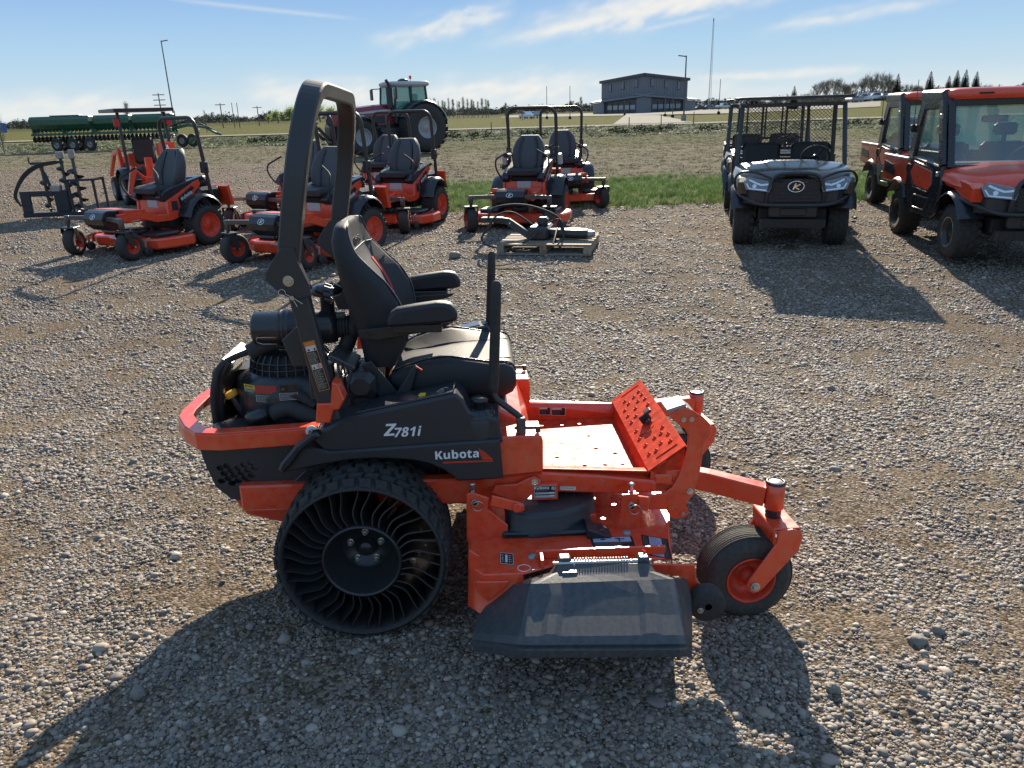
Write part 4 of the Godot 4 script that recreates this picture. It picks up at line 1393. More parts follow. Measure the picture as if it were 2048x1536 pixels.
	# rear side covers with hexagonal vents
	for s in [1.0, -1.0]:
		var cs := CSGCombiner3D.new()
		cs.name = "rear_cover"
		cs.material_override = K
		h.add_child(cs, true)
		var pg := CSGPolygon3D.new()
		pg.polygon = hp([401, 901, 627, 876, 660, 900, 650, 950, 620, 975, 575, 986, 560, 1000, 546, 1014, 506, 1014, 500, 1000, 464, 999, 432, 974, 409, 925], 0.36)
		pg.depth = 0.05
		pg.position.z = 0.36 if s > 0 else -0.31
		cs.add_child(pg)
		for q in [[325, 1035], [380, 1018], [470, 1033], [520, 1008], [575, 988], [605, 1028], [550, 1050], [495, 1072], [440, 1092], [415, 1056], [358, 1078], [390, 1118], [525, 1112], [580, 1092], [470, 1135], [335, 1140], [555, 1152], [420, 1157]]:
			var cy := CSGCylinder3D.new()
			cy.operation = CSGShape3D.OPERATION_SUBTRACTION
			cy.radius = 0.0145; cy.height = 0.2; cy.sides = 6
			cy.rotation.x = PI / 2
			cy.scale = Vector3(1.05, 1, 0.80)
			var v := hu(360.0 + q[0] / 4.04, 680.0 + q[1] / 4.04, 0.36)
			cy.position = Vector3(v.x, v.y, 0.36 * s)
			cs.add_child(cy)
	mb = MB.new()
	mb.prism(PackedVector2Array([Vector2(-0.60, 0.655), Vector2(-0.57, 0.655), Vector2(-0.49, 0.450), Vector2(-0.52, 0.455), Vector2(-0.56, 0.50)]), -0.31, 0.31, 0.006)
	add(h, "rear_panel", mb, K)
	mb = MB.new()
	mb.prism(hp([629, 880, 700, 900, 640, 985, 600, 985, 566, 990, 590, 960, 622, 930], 0.37), 0.352, 0.372, 0.004)
	add(h, "inner_guard", mb, M["plastic_smooth"])
	for s in [1.0, -1.0]:
		mb = MB.new(); mb.xf = mir(s)
		mb.prism(hp([469, 999, 497, 999, 502, 1018, 544, 1018, 552, 989, 640, 985, 640, 1045, 558, 1043, 494, 1029], 0.32), 0.30, 0.32)
		add(h, "rear_frame_plate", mb, O)
	bolt(h, hu(509, 1012, 0.362), 0.006, M["steel"])
	# bumper that wraps round the engine
	mb = MB.new()
	var plan := []
	for p in [[-0.15, 0.385], [-0.50, 0.385], [-0.585, 0.362], [-0.655, 0.28], [-0.715, 0.17], [-0.725, 0.10], [-0.725, -0.10], [-0.715, -0.17], [-0.655, -0.28], [-0.585, -0.362], [-0.50, -0.385], [-0.15, -0.385]]:
		plan.append(Vector3(p[0], 0.690 + (p[0] + 0.15) * 0.045 + 0.012, p[1]))
	mb.bar(plan, 0.010, 0.060, Vector3.UP, 0.003)
	var inner := []
	for p in plan: inner.append(Vector3(p.x + (0.020 if p.x < -0.62 else (0.010 if p.x < -0.53 else 0.0)), p.y + 0.033, p.z * (0.945 if absf(p.z) > 0.2 else 0.90)))
	mb.bar(inner, 0.050, 0.007, Vector3.UP, 0.002)
	add(h, "rear_bumper", mb, O)
	mb = MB.new()
	var d0 := hu(624, 862, 0.392)
	mb.cyl(d0, d0 + Vector3(0, 0, 0.006), 0.0215, -1, 28, 0.001)
	add(h, "washer", mb, M["white"])
	bolt(h, d0 + Vector3(0, 0, 0.0061), 0.008, M["steel"])
	# dark driveline under the seat
	mb = MB.new()
	mb.cyl(Vector3(0, 0.305, -0.31), Vector3(0, 0.305, 0.31), 0.05, -1, 20)
	mb.bb(Vector3(-0.14, 0.22, 0.10), Vector3(0.12, 0.42, 0.28), 0.02)
	mb.bb(Vector3(-0.14, 0.22, -0.28), Vector3(0.12, 0.42, -0.10), 0.02)
	mb.cyl(Vector3(0.10, 0.33, 0.12), Vector3(0.30, 0.36, 0.12), 0.04, -1, 16)
	add(h, "transaxle", mb, M["black_metal"])
	mb = MB.new()
	mb.bb(Vector3(-0.40, 0.44, -0.28), Vector3(0.26, 0.62, 0.28), 0.01)
	add(h, "engine_cradle", mb, M["dark"])
	mb = MB.new()
	mb.prism(PackedVector2Array([Vector2(0.05, 0.54), Vector2(0.55, 0.54), Vector2(0.62, 0.60), Vector2(0.58, 0.70), Vector2(0.48, 0.745), Vector2(0.05, 0.745)]), -0.27, 0.27, 0.01)
	mb.prism(PackedVector2Array([Vector2(0.0, 0.70), Vector2(0.08, 0.70), Vector2(0.06, 0.86), Vector2(0.03, 0.86)]), -0.27, -0.26, 0.002)
	mb.prism(PackedVector2Array([Vector2(-0.02, 0.70), Vector2(0.10, 0.70), Vector2(0.02, 0.88)]), 0.20, 0.21, 0.002)
	add(h, "seat_base", mb, O)

func hero_rops(h: Node3D) -> void:
	var D: Material = M["black_metal"]
	var mb := MB.new()
	var arch := []
	var half := [[0.475, 1.30], [0.475, 1.42], [0.474, 1.54], [0.468, 1.62], [0.452, 1.69], [0.424, 1.755], [0.385, 1.808], [0.340, 1.842], [0.290, 1.858], [0.20, 1.862]]
	for p in half: arch.append(Vector3(-0.163 + 0.185 * (p[1] - 1.38), p[1], p[0]))
	for i in half.size():
		var p: Array = half[half.size() - 1 - i]
		arch.append(Vector3(-0.163 + 0.185 * (p[1] - 1.38), p[1], -p[0]))
	mb.bar(spline(arch, 3), 0.050, 0.068, Vector3(1, -0.185, 0).normalized(), 0.006)
	add(h, "roll_bar", mb, D)
	for s in [1.0, -1.0]:
		mb = MB.new(); mb.xf = mir(s)
		mb.bar([Vector3(-0.080, 0.80, 0.475), Vector3(-0.150, 1.235, 0.475)], 0.062, 0.050, Vector3(0, 0, 1), 0.006)
		add(h, "roll_bar_post", mb, D)
		mb = MB.new(); mb.xf = mir(s)
		for z in [0.440, 0.503]:
			mb.prism(hp([561, 496, 588, 495, 595, 523, 619, 570, 623, 592, 598, 598, 573, 594, 555, 582, 531, 561, 531, 547, 546, 519], z), z - 0.003, z + 0.004, 0.002)
		mb.bar([hu(592, 520, 0.47), hu(620, 580, 0.47)], 0.008, 0.058, Vector3(0, 0, 1), 0.002)
		add(h, "hinge_plate", mb, D)
		mb = MB.new(); mb.xf = mir(s)
		mb.prism(hp([563, 681, 591, 655, 602, 655, 608, 675, 618, 733, 586, 733], 0.455), 0.445, 0.455)
		mb.bb(Vector3(-0.15, 0.86, 0.43), Vector3(-0.125, 0.98, 0.455), 0.004)
		add(h, "post_plate", mb, D)
		mb = MB.new(); mb.xf = mir(s)
		mb.prism(hp([632, 845, 634, 807, 662, 806, 664, 764, 676, 768, 689, 799, 679, 818, 667, 820, 660, 845], 0.505), 0.44, 0.512, 0.004)
		add(h, "post_socket", mb, M["orange"])
	bolt(h, hu(577, 562, 0.507), 0.013, M["steel"])
	# spring pin through the hinge
	mb = MB.new()
	var c := hu(564, 586, 0.512)
	var e := hu(585, 595, 0.512)
	mb.tube(arc(c, Vector3(1, 0, 0), Vector3(0, 1, 0), 0.011, -20, 320, 20), 0.0015, 6)
	mb.tube([c + Vector3(0.010, -0.004, 0), e, e + Vector3(0.030, -0.022, 0)], 0.0015, 6)
	mb.tube([c + Vector3(0.004, -0.010, 0), e + Vector3(0, -0.004, 0), e + Vector3(0.012, -0.030, 0)], 0.0015, 6)
	mb.cyl(e, e + Vector3(0, 0, 0.010), 0.007, -1, 14)
	add(h, "spring_pin", mb, M["steel"])
	mb = MB.new()
	var kn := hu(632, 578, 0.45)
	mb.cyl(kn, kn + Vector3(0.03, -0.012, 0), 0.012, -1, 12)
	for k in 8:
		var t := TAU * k / 8
		mb.cyl(kn + Vector3(0.028, -0.012 + 0.022 * sin(t), 0.022 * cos(t)), kn + Vector3(0.048, -0.020 + 0.022 * sin(t), 0.022 * cos(t)), 0.011, -1, 10)
	mb.cyl(kn + Vector3(0.026, -0.011, 0), kn + Vector3(0.050, -0.02, 0), 0.025, -1, 18)
	add(h, "clamp_knob", mb, M["plastic_smooth"])

func hero_engine(h: Node3D) -> void:
	var K: Material = M["plastic"]
	var UPB := Basis(Vector3(1, 0, 0), Vector3(0, 0, -1), Vector3(0, 1, 0))
	var ec := Vector3(-0.305, 0, 0.04)
	var mb := MB.new()
	mb.lathe([Vector2(0.205, 0.60), Vector2(0.214, 0.66), Vector2(0.214, 0.80), Vector2(0.205, 0.835), Vector2(0.165, 0.862), Vector2(0.150, 0.868)], ec, UPB, 48)
	add(h, "blower_housing", mb, M["plastic_smooth"])
	mb = MB.new()
	mb.lathe([Vector2(0.147, 0.860), Vector2(0.140, 0.905), Vector2(0.126, 0.928), Vector2(0.07, 0.938), Vector2(0.0, 0.938)], ec, UPB, 40)
	add(h, "screen_dome", mb, M["dark"])
	for k in 30:
		mb = MB.new()
		var t := TAU * k / 30
		var d := Vector3(cos(t), 0, sin(t))
		mb.bar([ec + d * 0.156 + Vector3(0, 0.862, 0), ec + d * 0.149 + Vector3(0, 0.906, 0), ec + d * 0.130 + Vector3(0, 0.934, 0), ec + d * 0.075 + Vector3(0, 0.944, 0)], 0.007, 0.006, Vector3(-d.z, 0.01, d.x), 0.001)
		add(h, "grille_bar", mb, M["plastic_smooth"])
	mb = MB.new()
	for r in [[0.152, 0.884], [0.147, 0.908], [0.076, 0.944]]:
		mb.tube(arc(ec + Vector3(0, r[1], 0), Vector3(1, 0, 0), Vector3(0, 0, 1), r[0], 0, 360, 40), 0.0035, 6)
	add(h, "grille_ring", mb, M["plastic_smooth"])
	# engine block and side castings
	mb = MB.new()
	mb.bb(Vector3(-0.10, 0.62, -0.22), Vector3(0.04, 0.86, 0.28), 0.02)
	mb.bb(Vector3(-0.06, 0.80, 0.06), Vector3(0.05, 0.90, 0.30), 0.02)
	mb.bb(Vector3(-0.56, 0.62, -0.22), Vector3(-0.44, 0.84, 0.02), 0.03)
	add(h, "engine_block", mb, M["black_metal"])
	mb = MB.new()
	mb.box(hu(690, 715, 0.20), Vector3(0.10, 0.02, 0.16), 0.004, Basis(Vector3(0, 0, 1), -0.5))
	add(h, "ignition_cover", mb, M["grey_metal"])
	# muffler shield with hoses at the rear
	mb = MB.new()
	mb.prism(PackedVector2Array([Vector2(-0.60, 0.64), Vector2(-0.56, 0.64), Vector2(-0.535, 0.86), Vector2(-0.50, 0.91), Vector2(-0.53, 0.93), Vector2(-0.575, 0.88)]), -0.10, 0.16, 0.006)
	add(h, "muffler_shield", mb, M["black_metal"])
	mb = MB.new()
	mb.tube(spline([Vector3(-0.58, 0.66, 0.17), Vector3(-0.57, 0.80, 0.19), Vector3(-0.54, 0.90, 0.16), Vector3(-0.46, 0.94, 0.12), Vector3(-0.38, 0.955, 0.11)]), 0.012, 8)
	mb.tube(spline([Vector3(-0.44, 0.94, 0.11), Vector3(-0.36, 0.975, 0.10), Vector3(-0.25, 0.98, 0.08)]), 0.034, 12)
	add(h, "hose", mb, M["rubber"])
	# air cleaner
	var a0 := Vector3(-0.415, 1.030, 0.10)
	var ab := Basis(Vector3(0, 1, 0), Vector3(0, 0, 1), Vector3(1, 0, 0))
	mb = MB.new()
	mb.lathe([Vector2(0.0, 0.0), Vector2(0.056, 0.0), Vector2(0.063, 0.008), Vector2(0.064, 0.095), Vector2(0.069, 0.100), Vector2(0.069, 0.108), Vector2(0.066, 0.111), Vector2(0.070, 0.115), Vector2(0.070, 0.124), Vector2(0.066, 0.128), Vector2(0.069, 0.132), Vector2(0.069, 0.140), Vector2(0.064, 0.145), Vector2(0.064, 0.29), Vector2(0.056, 0.31), Vector2(0.040, 0.315), Vector2(0.0, 0.315)], a0, ab, 40)
	add(h, "air_cleaner", mb, M["plastic_smooth"])
	mb = MB.new()
	mb.tube([a0 + Vector3(0.020, -0.030, 0.062), a0 + Vector3(0.024, -0.020, 0.066), a0 + Vector3(0.092, -0.020, 0.070), a0 + Vector3(0.094, -0.048, 0.056), a0 + Vector3(0.040, -0.048, 0.052), a0 + Vector3(0.020, -0.040, 0.056), a0 + Vector3(0.020, -0.030, 0.062)], 0.0018, 6)
	add(h, "clip", mb, M["steel"])
	mb = MB.new()
	mb.cyl(a0 + Vector3(0.31, 0, 0), a0 + Vector3(0.355, 0, 0), 0.040, 0.036, 20)
	mb.ball(a0 + Vector3(0.372, -0.004, 0.0), Vector3(0.038, 0.042, 0.042), 16)
	mb.tube(spline([a0 + Vector3(0.36, -0.02, 0), a0 + Vector3(0.345, -0.06, 0), a0 + Vector3(0.32, -0.11, 0.0)]), 0.030, 14)
	for k in 4: mb.cyl(a0 + Vector3(0.316 + 0.011 * k, 0, 0), a0 + Vector3(0.321 + 0.011 * k, 0, 0), 0.0425, -1, 20)
	add(h, "intake_elbow", mb, M["rubber"])
	mb = MB.new()
	mb.cyl(a0 + Vector3(0.315, 0.046, 0.02), a0 + Vector3(0.345, 0.046, 0.02), 0.014, -1, 14)
	add(h, "service_gauge", mb, M["grey_metal"])
	mb = MB.new()
	mb.lathe([Vector2(0.026, -0.06), Vector2(0.026, 0.055), Vector2(0.052, 0.062), Vector2(0.062, 0.072), Vector2(0.060, 0.086), Vector2(0.036, 0.102), Vector2(0.0, 0.104)], Vector3(-0.135, 1.090, 0.10), UPB, 28)
	add(h, "rain_cap", mb, M["plastic_smooth"])
	# fuel tank and caps
	mb = MB.new()
	var rings := []
	for k in [[0.50, 0.0], [0.60, -0.01], [0.655, 0.004], [0.682, 0.022], [0.690, 0.05]]:
		var r := PackedVector3Array()
		for p in [Vector2(-0.56, 0.18), Vector2(-0.585, 0.23), Vector2(-0.575, 0.30), Vector2(-0.54, 0.345), Vector2(-0.35, 0.350), Vector2(-0.19, 0.345), Vector2(-0.165, 0.30), Vector2(-0.165, 0.20), Vector2(-0.20, 0.17), Vector2(-0.40, 0.165)]:
			var c := Vector2(-0.375, 0.26)
			var q: Vector2 = p + (c - p).normalized() * k[1]
			r.append(Vector3(q.x, k[0] + 0.02, q.y))
		rings.append(r)
	mb.loft(rings)
	add(h, "fuel_tank", mb, M["plastic"])
	mb = MB.new()
	var fc := hu(521, 832, 0.27)
	mb.lathe([Vector2(0.030, -0.03), Vector2(0.030, 0.012), Vector2(0.047, 0.016), Vector2(0.050, 0.030), Vector2(0.047, 0.046), Vector2(0.030, 0.056), Vector2(0.0, 0.058)], Vector3(fc.x, fc.y - 0.025, 0.27), Basis(Vector3(0, 0, 1), 0.25) * UPB, 26)
	add(h, "fuel_cap", mb, M["plastic_smooth"])
	mb = MB.new()
	var sp0 := hu(545, 828, 0.26)
	mb.tube(spline([sp0, sp0 + Vector3(0.06, 0.02, 0.0), sp0 + Vector3(0.13, -0.005, 0.01), sp0 + Vector3(0.18, -0.03, 0.01)]), 0.030, 14)
	mb.tube(spline([sp0 + Vector3(0.02, 0.05, -0.03), sp0 + Vector3(0.09, 0.065, -0.02), sp0 + Vector3(0.15, 0.02, -0.02)]), 0.020, 12)
	add(h, "filler_neck", mb, M["rubber"])
	mb = MB.new()
	var dk := hu(466, 793, 0.14)
	var db := Basis(Vector3(0, 0, 1), 0.42)
	mb.cyl(dk, dk + db * Vector3(0, 0.024, 0), 0.025, 0.024, 26, 0.003)
	add(h, "dipstick_cap", mb, M["amber"])
	mb = MB.new()
	mb.cyl(dk, dk + db * Vector3(0, -0.10, 0), 0.015, -1, 14)
	add(h, "dipstick_tube", mb, M["plastic_smooth"])
	# wiring beside the post
	var w0 := hu(690, 770, 0.28)
	for k in 7:
		mb = MB.new()
		var q := [w0 + Vector3(-0.02 + 0.010 * k, 0.10 - 0.008 * k, -0.02 + 0.010 * (k % 3))]
		for i in 4:
			q.append(q[i] + Vector3(0.014 * sin(k * 2.1 + i * 1.7), -0.045, 0.014 * cos(k * 1.3 + i)))
		mb.tube(spline(q, 5), 0.0032 if k % 3 else 0.0055, 6)
		add(h, "wire", mb, M["steel_dull"] if k == 3 else M["plastic_smooth"])
	mb = MB.new()
	var bl := hu(668, 792, 0.30)
	mb.box(bl, Vector3(0.028, 0.055, 0.024), 0.005, Basis(Vector3(0, 0, 1), -0.3))
	add(h, "blue_connector", mb, M["blue_plastic"])
	mb = MB.new()
	mb.box(hu(655, 742, 0.22), Vector3(0.06, 0.07, 0.05), 0.006)
	add(h, "relay_box", mb, M["plastic_smooth"])

func ring_from(xb: float, xf: float, y: float, w: float, dip: float) -> PackedVector3Array:
	var o := PackedVector3Array()
	var prof := [[0.0, 0.0], [0.0, 0.6], [0.05, 0.86], [0.2, 0.97], [0.45, 1.0], [0.75, 1.0], [0.93, 0.975], [1.0, 0.90], [0.985, 0.80]]
	var front := [[dip + 0.12 * (1 - dip), 0.64], [dip, 0.42], [dip, 0.2], [dip, 0.0]]
	var all := prof + front
	for p in all: o.append(Vector3(lerpf(xb, xf, p[0]), y, p[1] * w))
	for i in range(all.size() - 2, 0, -1): o.append(Vector3(lerpf(xb, xf, all[i][0]), y, -all[i][1] * w))
	return o

func hero_seat(h: Node3D) -> void:
	var V: Material = M["vinyl"]
	var mb := MB.new()
	var lv := [[724, 735, 790, 742, 0.225, 0.80], [713, 686, 815, 690, 0.245, 0.74], [696, 639, 808, 640, 0.255, 0.68], [685, 605, 797, 609, 0.258, 0.64], [675, 570, 772, 572, 0.256, 0.62], [667, 545, 743, 544, 0.252, 0.62], [660, 512, 709, 511, 0.244, 0.72], [655, 484, 695, 484, 0.232, 0.84], [658, 469, 689, 466, 0.212, 0.92]]
	var rings := []
	for l in lv:
		var b := hu(l[0], l[1], 0.25)
		var f := hu(l[2], l[3], 0.25)
		rings.append(ring_from(b.x, f.x, (b.y + f.y) * 0.5, l[4], l[5]))
	var tb := hu(662, 461, 0.2)
	var t1: PackedVector3Array = rings[rings.size() - 1]
	for kk in [[0.93, 0.014], [0.78, 0.024], [0.5, 0.029]]:
		var r2 := PackedVector3Array()
		var c := Vector3.ZERO
		for p in t1: c += p / t1.size()
		for p in t1: r2.append(c + (p - c) * kk[0] + Vector3(0, kk[1], 0))
		rings.append(r2)
	mb.loft(rings)
	add(h, "backrest", mb, V_())
	# piping along both bolsters and over the headrest
	mb = MB.new()
	for s in [1.0, -1.0]:
		var path := []
		for i in range(1, 11):
			var p: Vector3 = rings[i][7]
			path.append(Vector3(p.x + 0.001, p.y, p.z * s))
		mb.tube(spline(path, 4), 0.0035, 6)
	for i in [5, 6]:
		var across := []
		for j in range(8, 18):
			across.append(rings[i][j % 24] + Vector3(0.002, 0, 0))
		if i == 6: mb.tube(across, 0.002, 5)
	add(h, "piping", mb, M["vinyl_grey"])
	# red stitched wedge on the back cushion
	mb = MB.new()
	var wr := []
	for i in [2, 3, 4, 5]:
		var q: PackedVector3Array = rings[i]
		var t: float = (i - 2) / 3.0
		var a: Vector3 = q[14].lerp(q[15], 0.2) + Vector3(0.003, 0, 0)
		var b2: Vector3 = q[14].lerp(q[15], 0.25 + 0.75 * t) + Vector3(0.003, 0, 0)
		wr.append(PackedVector3Array([a, b2]))
	mb.shell(wr, 0.002)
	add(h, "red_panel", mb, M["red_accent"])
	var hb := Basis(Vector3(0, 0, -1), Vector3(-0.32, 0.95, 0), Vector3(0.95, 0.32, 0)).orthonormalized()
	var hpnt: Vector3 = rings[7][12] + Vector3(0.004, -0.018, 0)
	letters(h, "stitched_letters", "Kubota", M["plastic_smooth"], hpnt, hb, 0.036, false, false, 1.0, 0.002)
	# cushion
	mb = MB.new()
	var secs := [[0.10, 0.83, 0.875, 0.02, 0.23], [0.16, 0.80, 0.905, 0.035, 0.255], [0.24, 0.79, 0.930, 0.050, 0.268], [0.31, 0.785, 0.938, 0.048, 0.272], [0.38, 0.785, 0.928, 0.034, 0.272], [0.46, 0.785, 0.914, 0.018, 0.272], [0.52, 0.788, 0.912, 0.008, 0.268], [0.548, 0.80, 0.900, 0.0, 0.262], [0.562, 0.82, 0.872, 0.0, 0.250]]
	var cr := []
	for c in secs:
		var r := PackedVector3Array()
		var w: float = c[4]
		for p in [[-1.0, 0.55], [-0.99, 0.80], [-0.95, 0.95], [-0.86, 1.0], [-0.74, 0.97], [-0.55, -2], [-0.3, -2], [0.0, -2], [0.3, -2], [0.55, -2], [0.74, 0.97], [0.86, 1.0], [0.95, 0.95], [0.99, 0.80], [1.0, 0.55], [0.99, 0.2], [0.95, 0.0], [0.5, 0.0], [0.0, 0.0], [-0.5, 0.0], [-0.95, 0.0], [-0.99, 0.2]]:
			var yy: float = lerpf(c[1], c[2], p[1]) if p[1] > -1 else c[2] - c[3]
			r.append(Vector3(c[0], yy, p[0] * w))
		cr.append(r)
	mb.loft(cr)
	add(h, "seat_cushion", mb, V_())
	mb = MB.new()
	for s in [3, 11]:
		var path := []
		for r in cr: path.append(r[s] + Vector3(0, 0.001, 0))
		mb.tube(spline(path, 4), 0.003, 6)
	for s in [5, 9]:
		var path := []
		for i in range(2, 8): path.append(cr[i][s] + Vector3(0, 0.0005, 0))
		mb.tube(spline(path, 4), 0.0018, 5)
	add(h, "seam", mb, M["plastic_smooth"])
	# shell and hinge under the back
	mb = MB.new()
	for s in [1.0, -1.0]:
		mb.xf = mir(s)
		mb.prism(hp([722, 730, 742, 722, 800, 790, 812, 800, 780, 812, 760, 800], 0.25), 0.235, 0.250)
		mb.prism(hp([830, 730, 836, 734, 820, 790, 806, 800, 790, 790], 0.275), 0.265, 0.275)
	add(h, "seat_hinge", mb, M["plastic"])
	mb = MB.new()
	mb.bb(Vector3(0.06, 0.745, -0.23), Vector3(0.52, 0.80, 0.23), 0.01)
	add(h, "suspension", mb, M["dark"])
	mb = MB.new()
	var ht := hu(838, 737, 0.278)
	mb.box(ht, Vector3(0.030, 0.006, 0.006), 0.001, Basis(Vector3(0, 0, 1), -0.6))
	add(h, "belt_tag", mb, M["red_accent"])
	# armrests
	for s in [1.0, -1.0]:
		mb = MB.new(); mb.xf = mir(s)
		var z0 := 0.285
		var z1 := 0.355
		var ol := hp([774, 651, 774, 640, 780, 627, 792, 618, 830, 611, 870, 605, 888, 605, 901, 608, 910, 617, 915, 630, 914, 641, 906, 645, 894, 647, 778, 656], 0.345)
		var rg := []
		for k in [[z0, 0.014], [z0 + 0.008, 0.004], [z0 + 0.02, 0.0], [z1 - 0.02, 0.0], [z1 - 0.008, 0.004], [z1, 0.014]]:
			var q := MB.inset(ol, -k[1]) if false else MB.inset(ol, k[1])
			var ring := PackedVector3Array()
			for p in q: ring.append(Vector3(p.x, p.y, k[0]))
			rg.append(ring)
		mb.loft(rg)
		add(h, "armrest", mb, V_())
		mb = MB.new(); mb.xf = mir(s)
		mb.prism(hp([714, 663, 778, 657, 900, 648, 897, 653, 879, 661, 800, 676, 757, 684, 717, 681], 0.30), 0.265, 0.280)
		mb.bb(Vector3(0.13, 1.055, 0.268), Vector3(0.30, 1.085, 0.34), 0.003)
		add(h, "armrest_bracket", mb, M["plastic_smooth"])
		var bp := hu(734, 671, 0.281)
		bolt(h, Vector3(bp.x, bp.y, 0.281 * s), 0.010, M["plastic_smooth"], s)

func V_() -> Material: return M["vinyl"]

func hero_levers(h: Node3D) -> void:
	for s in [1.0, -1.0]:
		var g := Node3D.new()
		g.name = "steering_lever"
		h.add_child(g, true)
		var mb := MB.new(); mb.xf = mir(s)
		mb.lathe([Vector2(0.0, 0.400), Vector2(0.010, 0.397), Vector2(0.0165, 0.386), Vector2(0.018, 0.30), Vector2(0.0185, 0.02), Vector2(0.016, 0.0), Vector2(0.0, 0.0)], Vector3(0.474, 0.838, 0.36), Basis(Vector3(1, 0, 0), Vector3(0, 0, -1), Vector3(0, 1, 0)) * Basis(Vector3(0, 1, 0), 0.05), 22)
		add(g, "grip", mb, M["rubber"])
		mb = MB.new(); mb.xf = mir(s)
		mb.tube([Vector3(0.474, 0.86, 0.36), Vector3(0.474, 0.83, 0.36), Vector3(0.486, 0.808, 0.362), Vector3(0.555, 0.755, 0.372), Vector3(0.575, 0.735, 0.376)], 0.012, 12)
		add(g, "lever_arm", mb, M["black_metal"])
		mb = MB.new(); mb.xf = mir(s)
		mb.box(Vector3(0.570, 0.712, 0.384), Vector3(0.034, 0.07, 0.030), 0.005)
		mb.box(Vector3(0.570, 0.690, 0.400), Vector3(0.016, 0.06, 0.010), 0.002)
		mb.cyl(Vector3(0.545, 0.708, 0.388), Vector3(0.64, 0.706, 0.388), 0.006, -1, 10)
		mb.cyl(Vector3(0.63, 0.690, 0.388), Vector3(0.63, 0.714, 0.388), 0.010, -1, 6)
		add(g, "lever_bracket", mb, M["grey_metal"])
	# display pod on the far console
	var p := Node3D.new()
	p.name = "display_pod"
	h.add_child(p, true)
	p.transform = Transform3D(Basis(Vector3(0, 1, 0), 0.12) * Basis(Vector3(0, 0, 1), 0.0), hu(946, 664, -0.34))
	var mb2 := MB.new()
	mb2.prism(PackedVector2Array([Vector2(-0.085, -0.05), Vector2(0.085, -0.05), Vector2(0.085, 0.0), Vector2(0.060, 0.040), Vector2(-0.070, 0.020), Vector2(-0.085, 0.0)]), -0.055, 0.055, 0.008)
	add(p, "pod_shell", mb2, M["plastic"])
	mb2 = MB.new()
	mb2.box(Vector3(-0.010, 0.032, 0.0), Vector3(0.078, 0.003, 0.066), 0.001, Basis(Vector3(0, 0, 1), 0.152))
	add(p, "screen", mb2, M["screen"])
	mb2 = MB.new()
	for k in 3: mb2.box(Vector3(0.052, 0.041, -0.024 + 0.024 * k), Vector3(0.022, 0.004, 0.014), 0.001, Basis(Vector3(0, 0, 1), 0.152))
	add(p, "button_strip", mb2, M["plastic_smooth"])
func text_lines(im: Image, r: Rect2i, col: Color, n: int, seed_: int) -> void:
	var g := RandomNumberGenerator.new()
	g.seed = seed_
	for i in n:
		var y := r.position.y + int(r.size.y * (i + 0.25) / n)
		var x := r.position.x
		var lim := r.position.x + int(r.size.x * g.randf_range(0.65, 1.0))
		while x < lim:
			var w := g.randi_range(2, 7)
			im.fill_rect(Rect2i(x, y, mini(w, lim - x), maxi(1, int(r.size.y * 0.45 / n))), col)
			x += w + 2

func plain(w: int, hh: int, c: Color) -> Image:
	var im := Image.create(w, hh, false, Image.FORMAT_RGBA8)
	im.fill(c)
	return im

func frame_px(im: Image, r: Rect2i, c: Color, t := 2) -> void:
	im.fill_rect(Rect2i(r.position.x, r.position.y, r.size.x, t), c)
	im.fill_rect(Rect2i(r.position.x, r.end.y - t, r.size.x, t), c)
	im.fill_rect(Rect2i(r.position.x, r.position.y, t, r.size.y), c)
	im.fill_rect(Rect2i(r.end.x - t, r.position.y, t, r.size.y), c)

func hlabel(h: Node3D, nm: String, z: float, bl: Array, br: Array, tl: Array, im: Image) -> void:
	var p := hu(bl[0], bl[1], z)
	label_plate(h, nm, p, hu(br[0], br[1], z) - p, hu(tl[0], tl[1], z) - p, im)

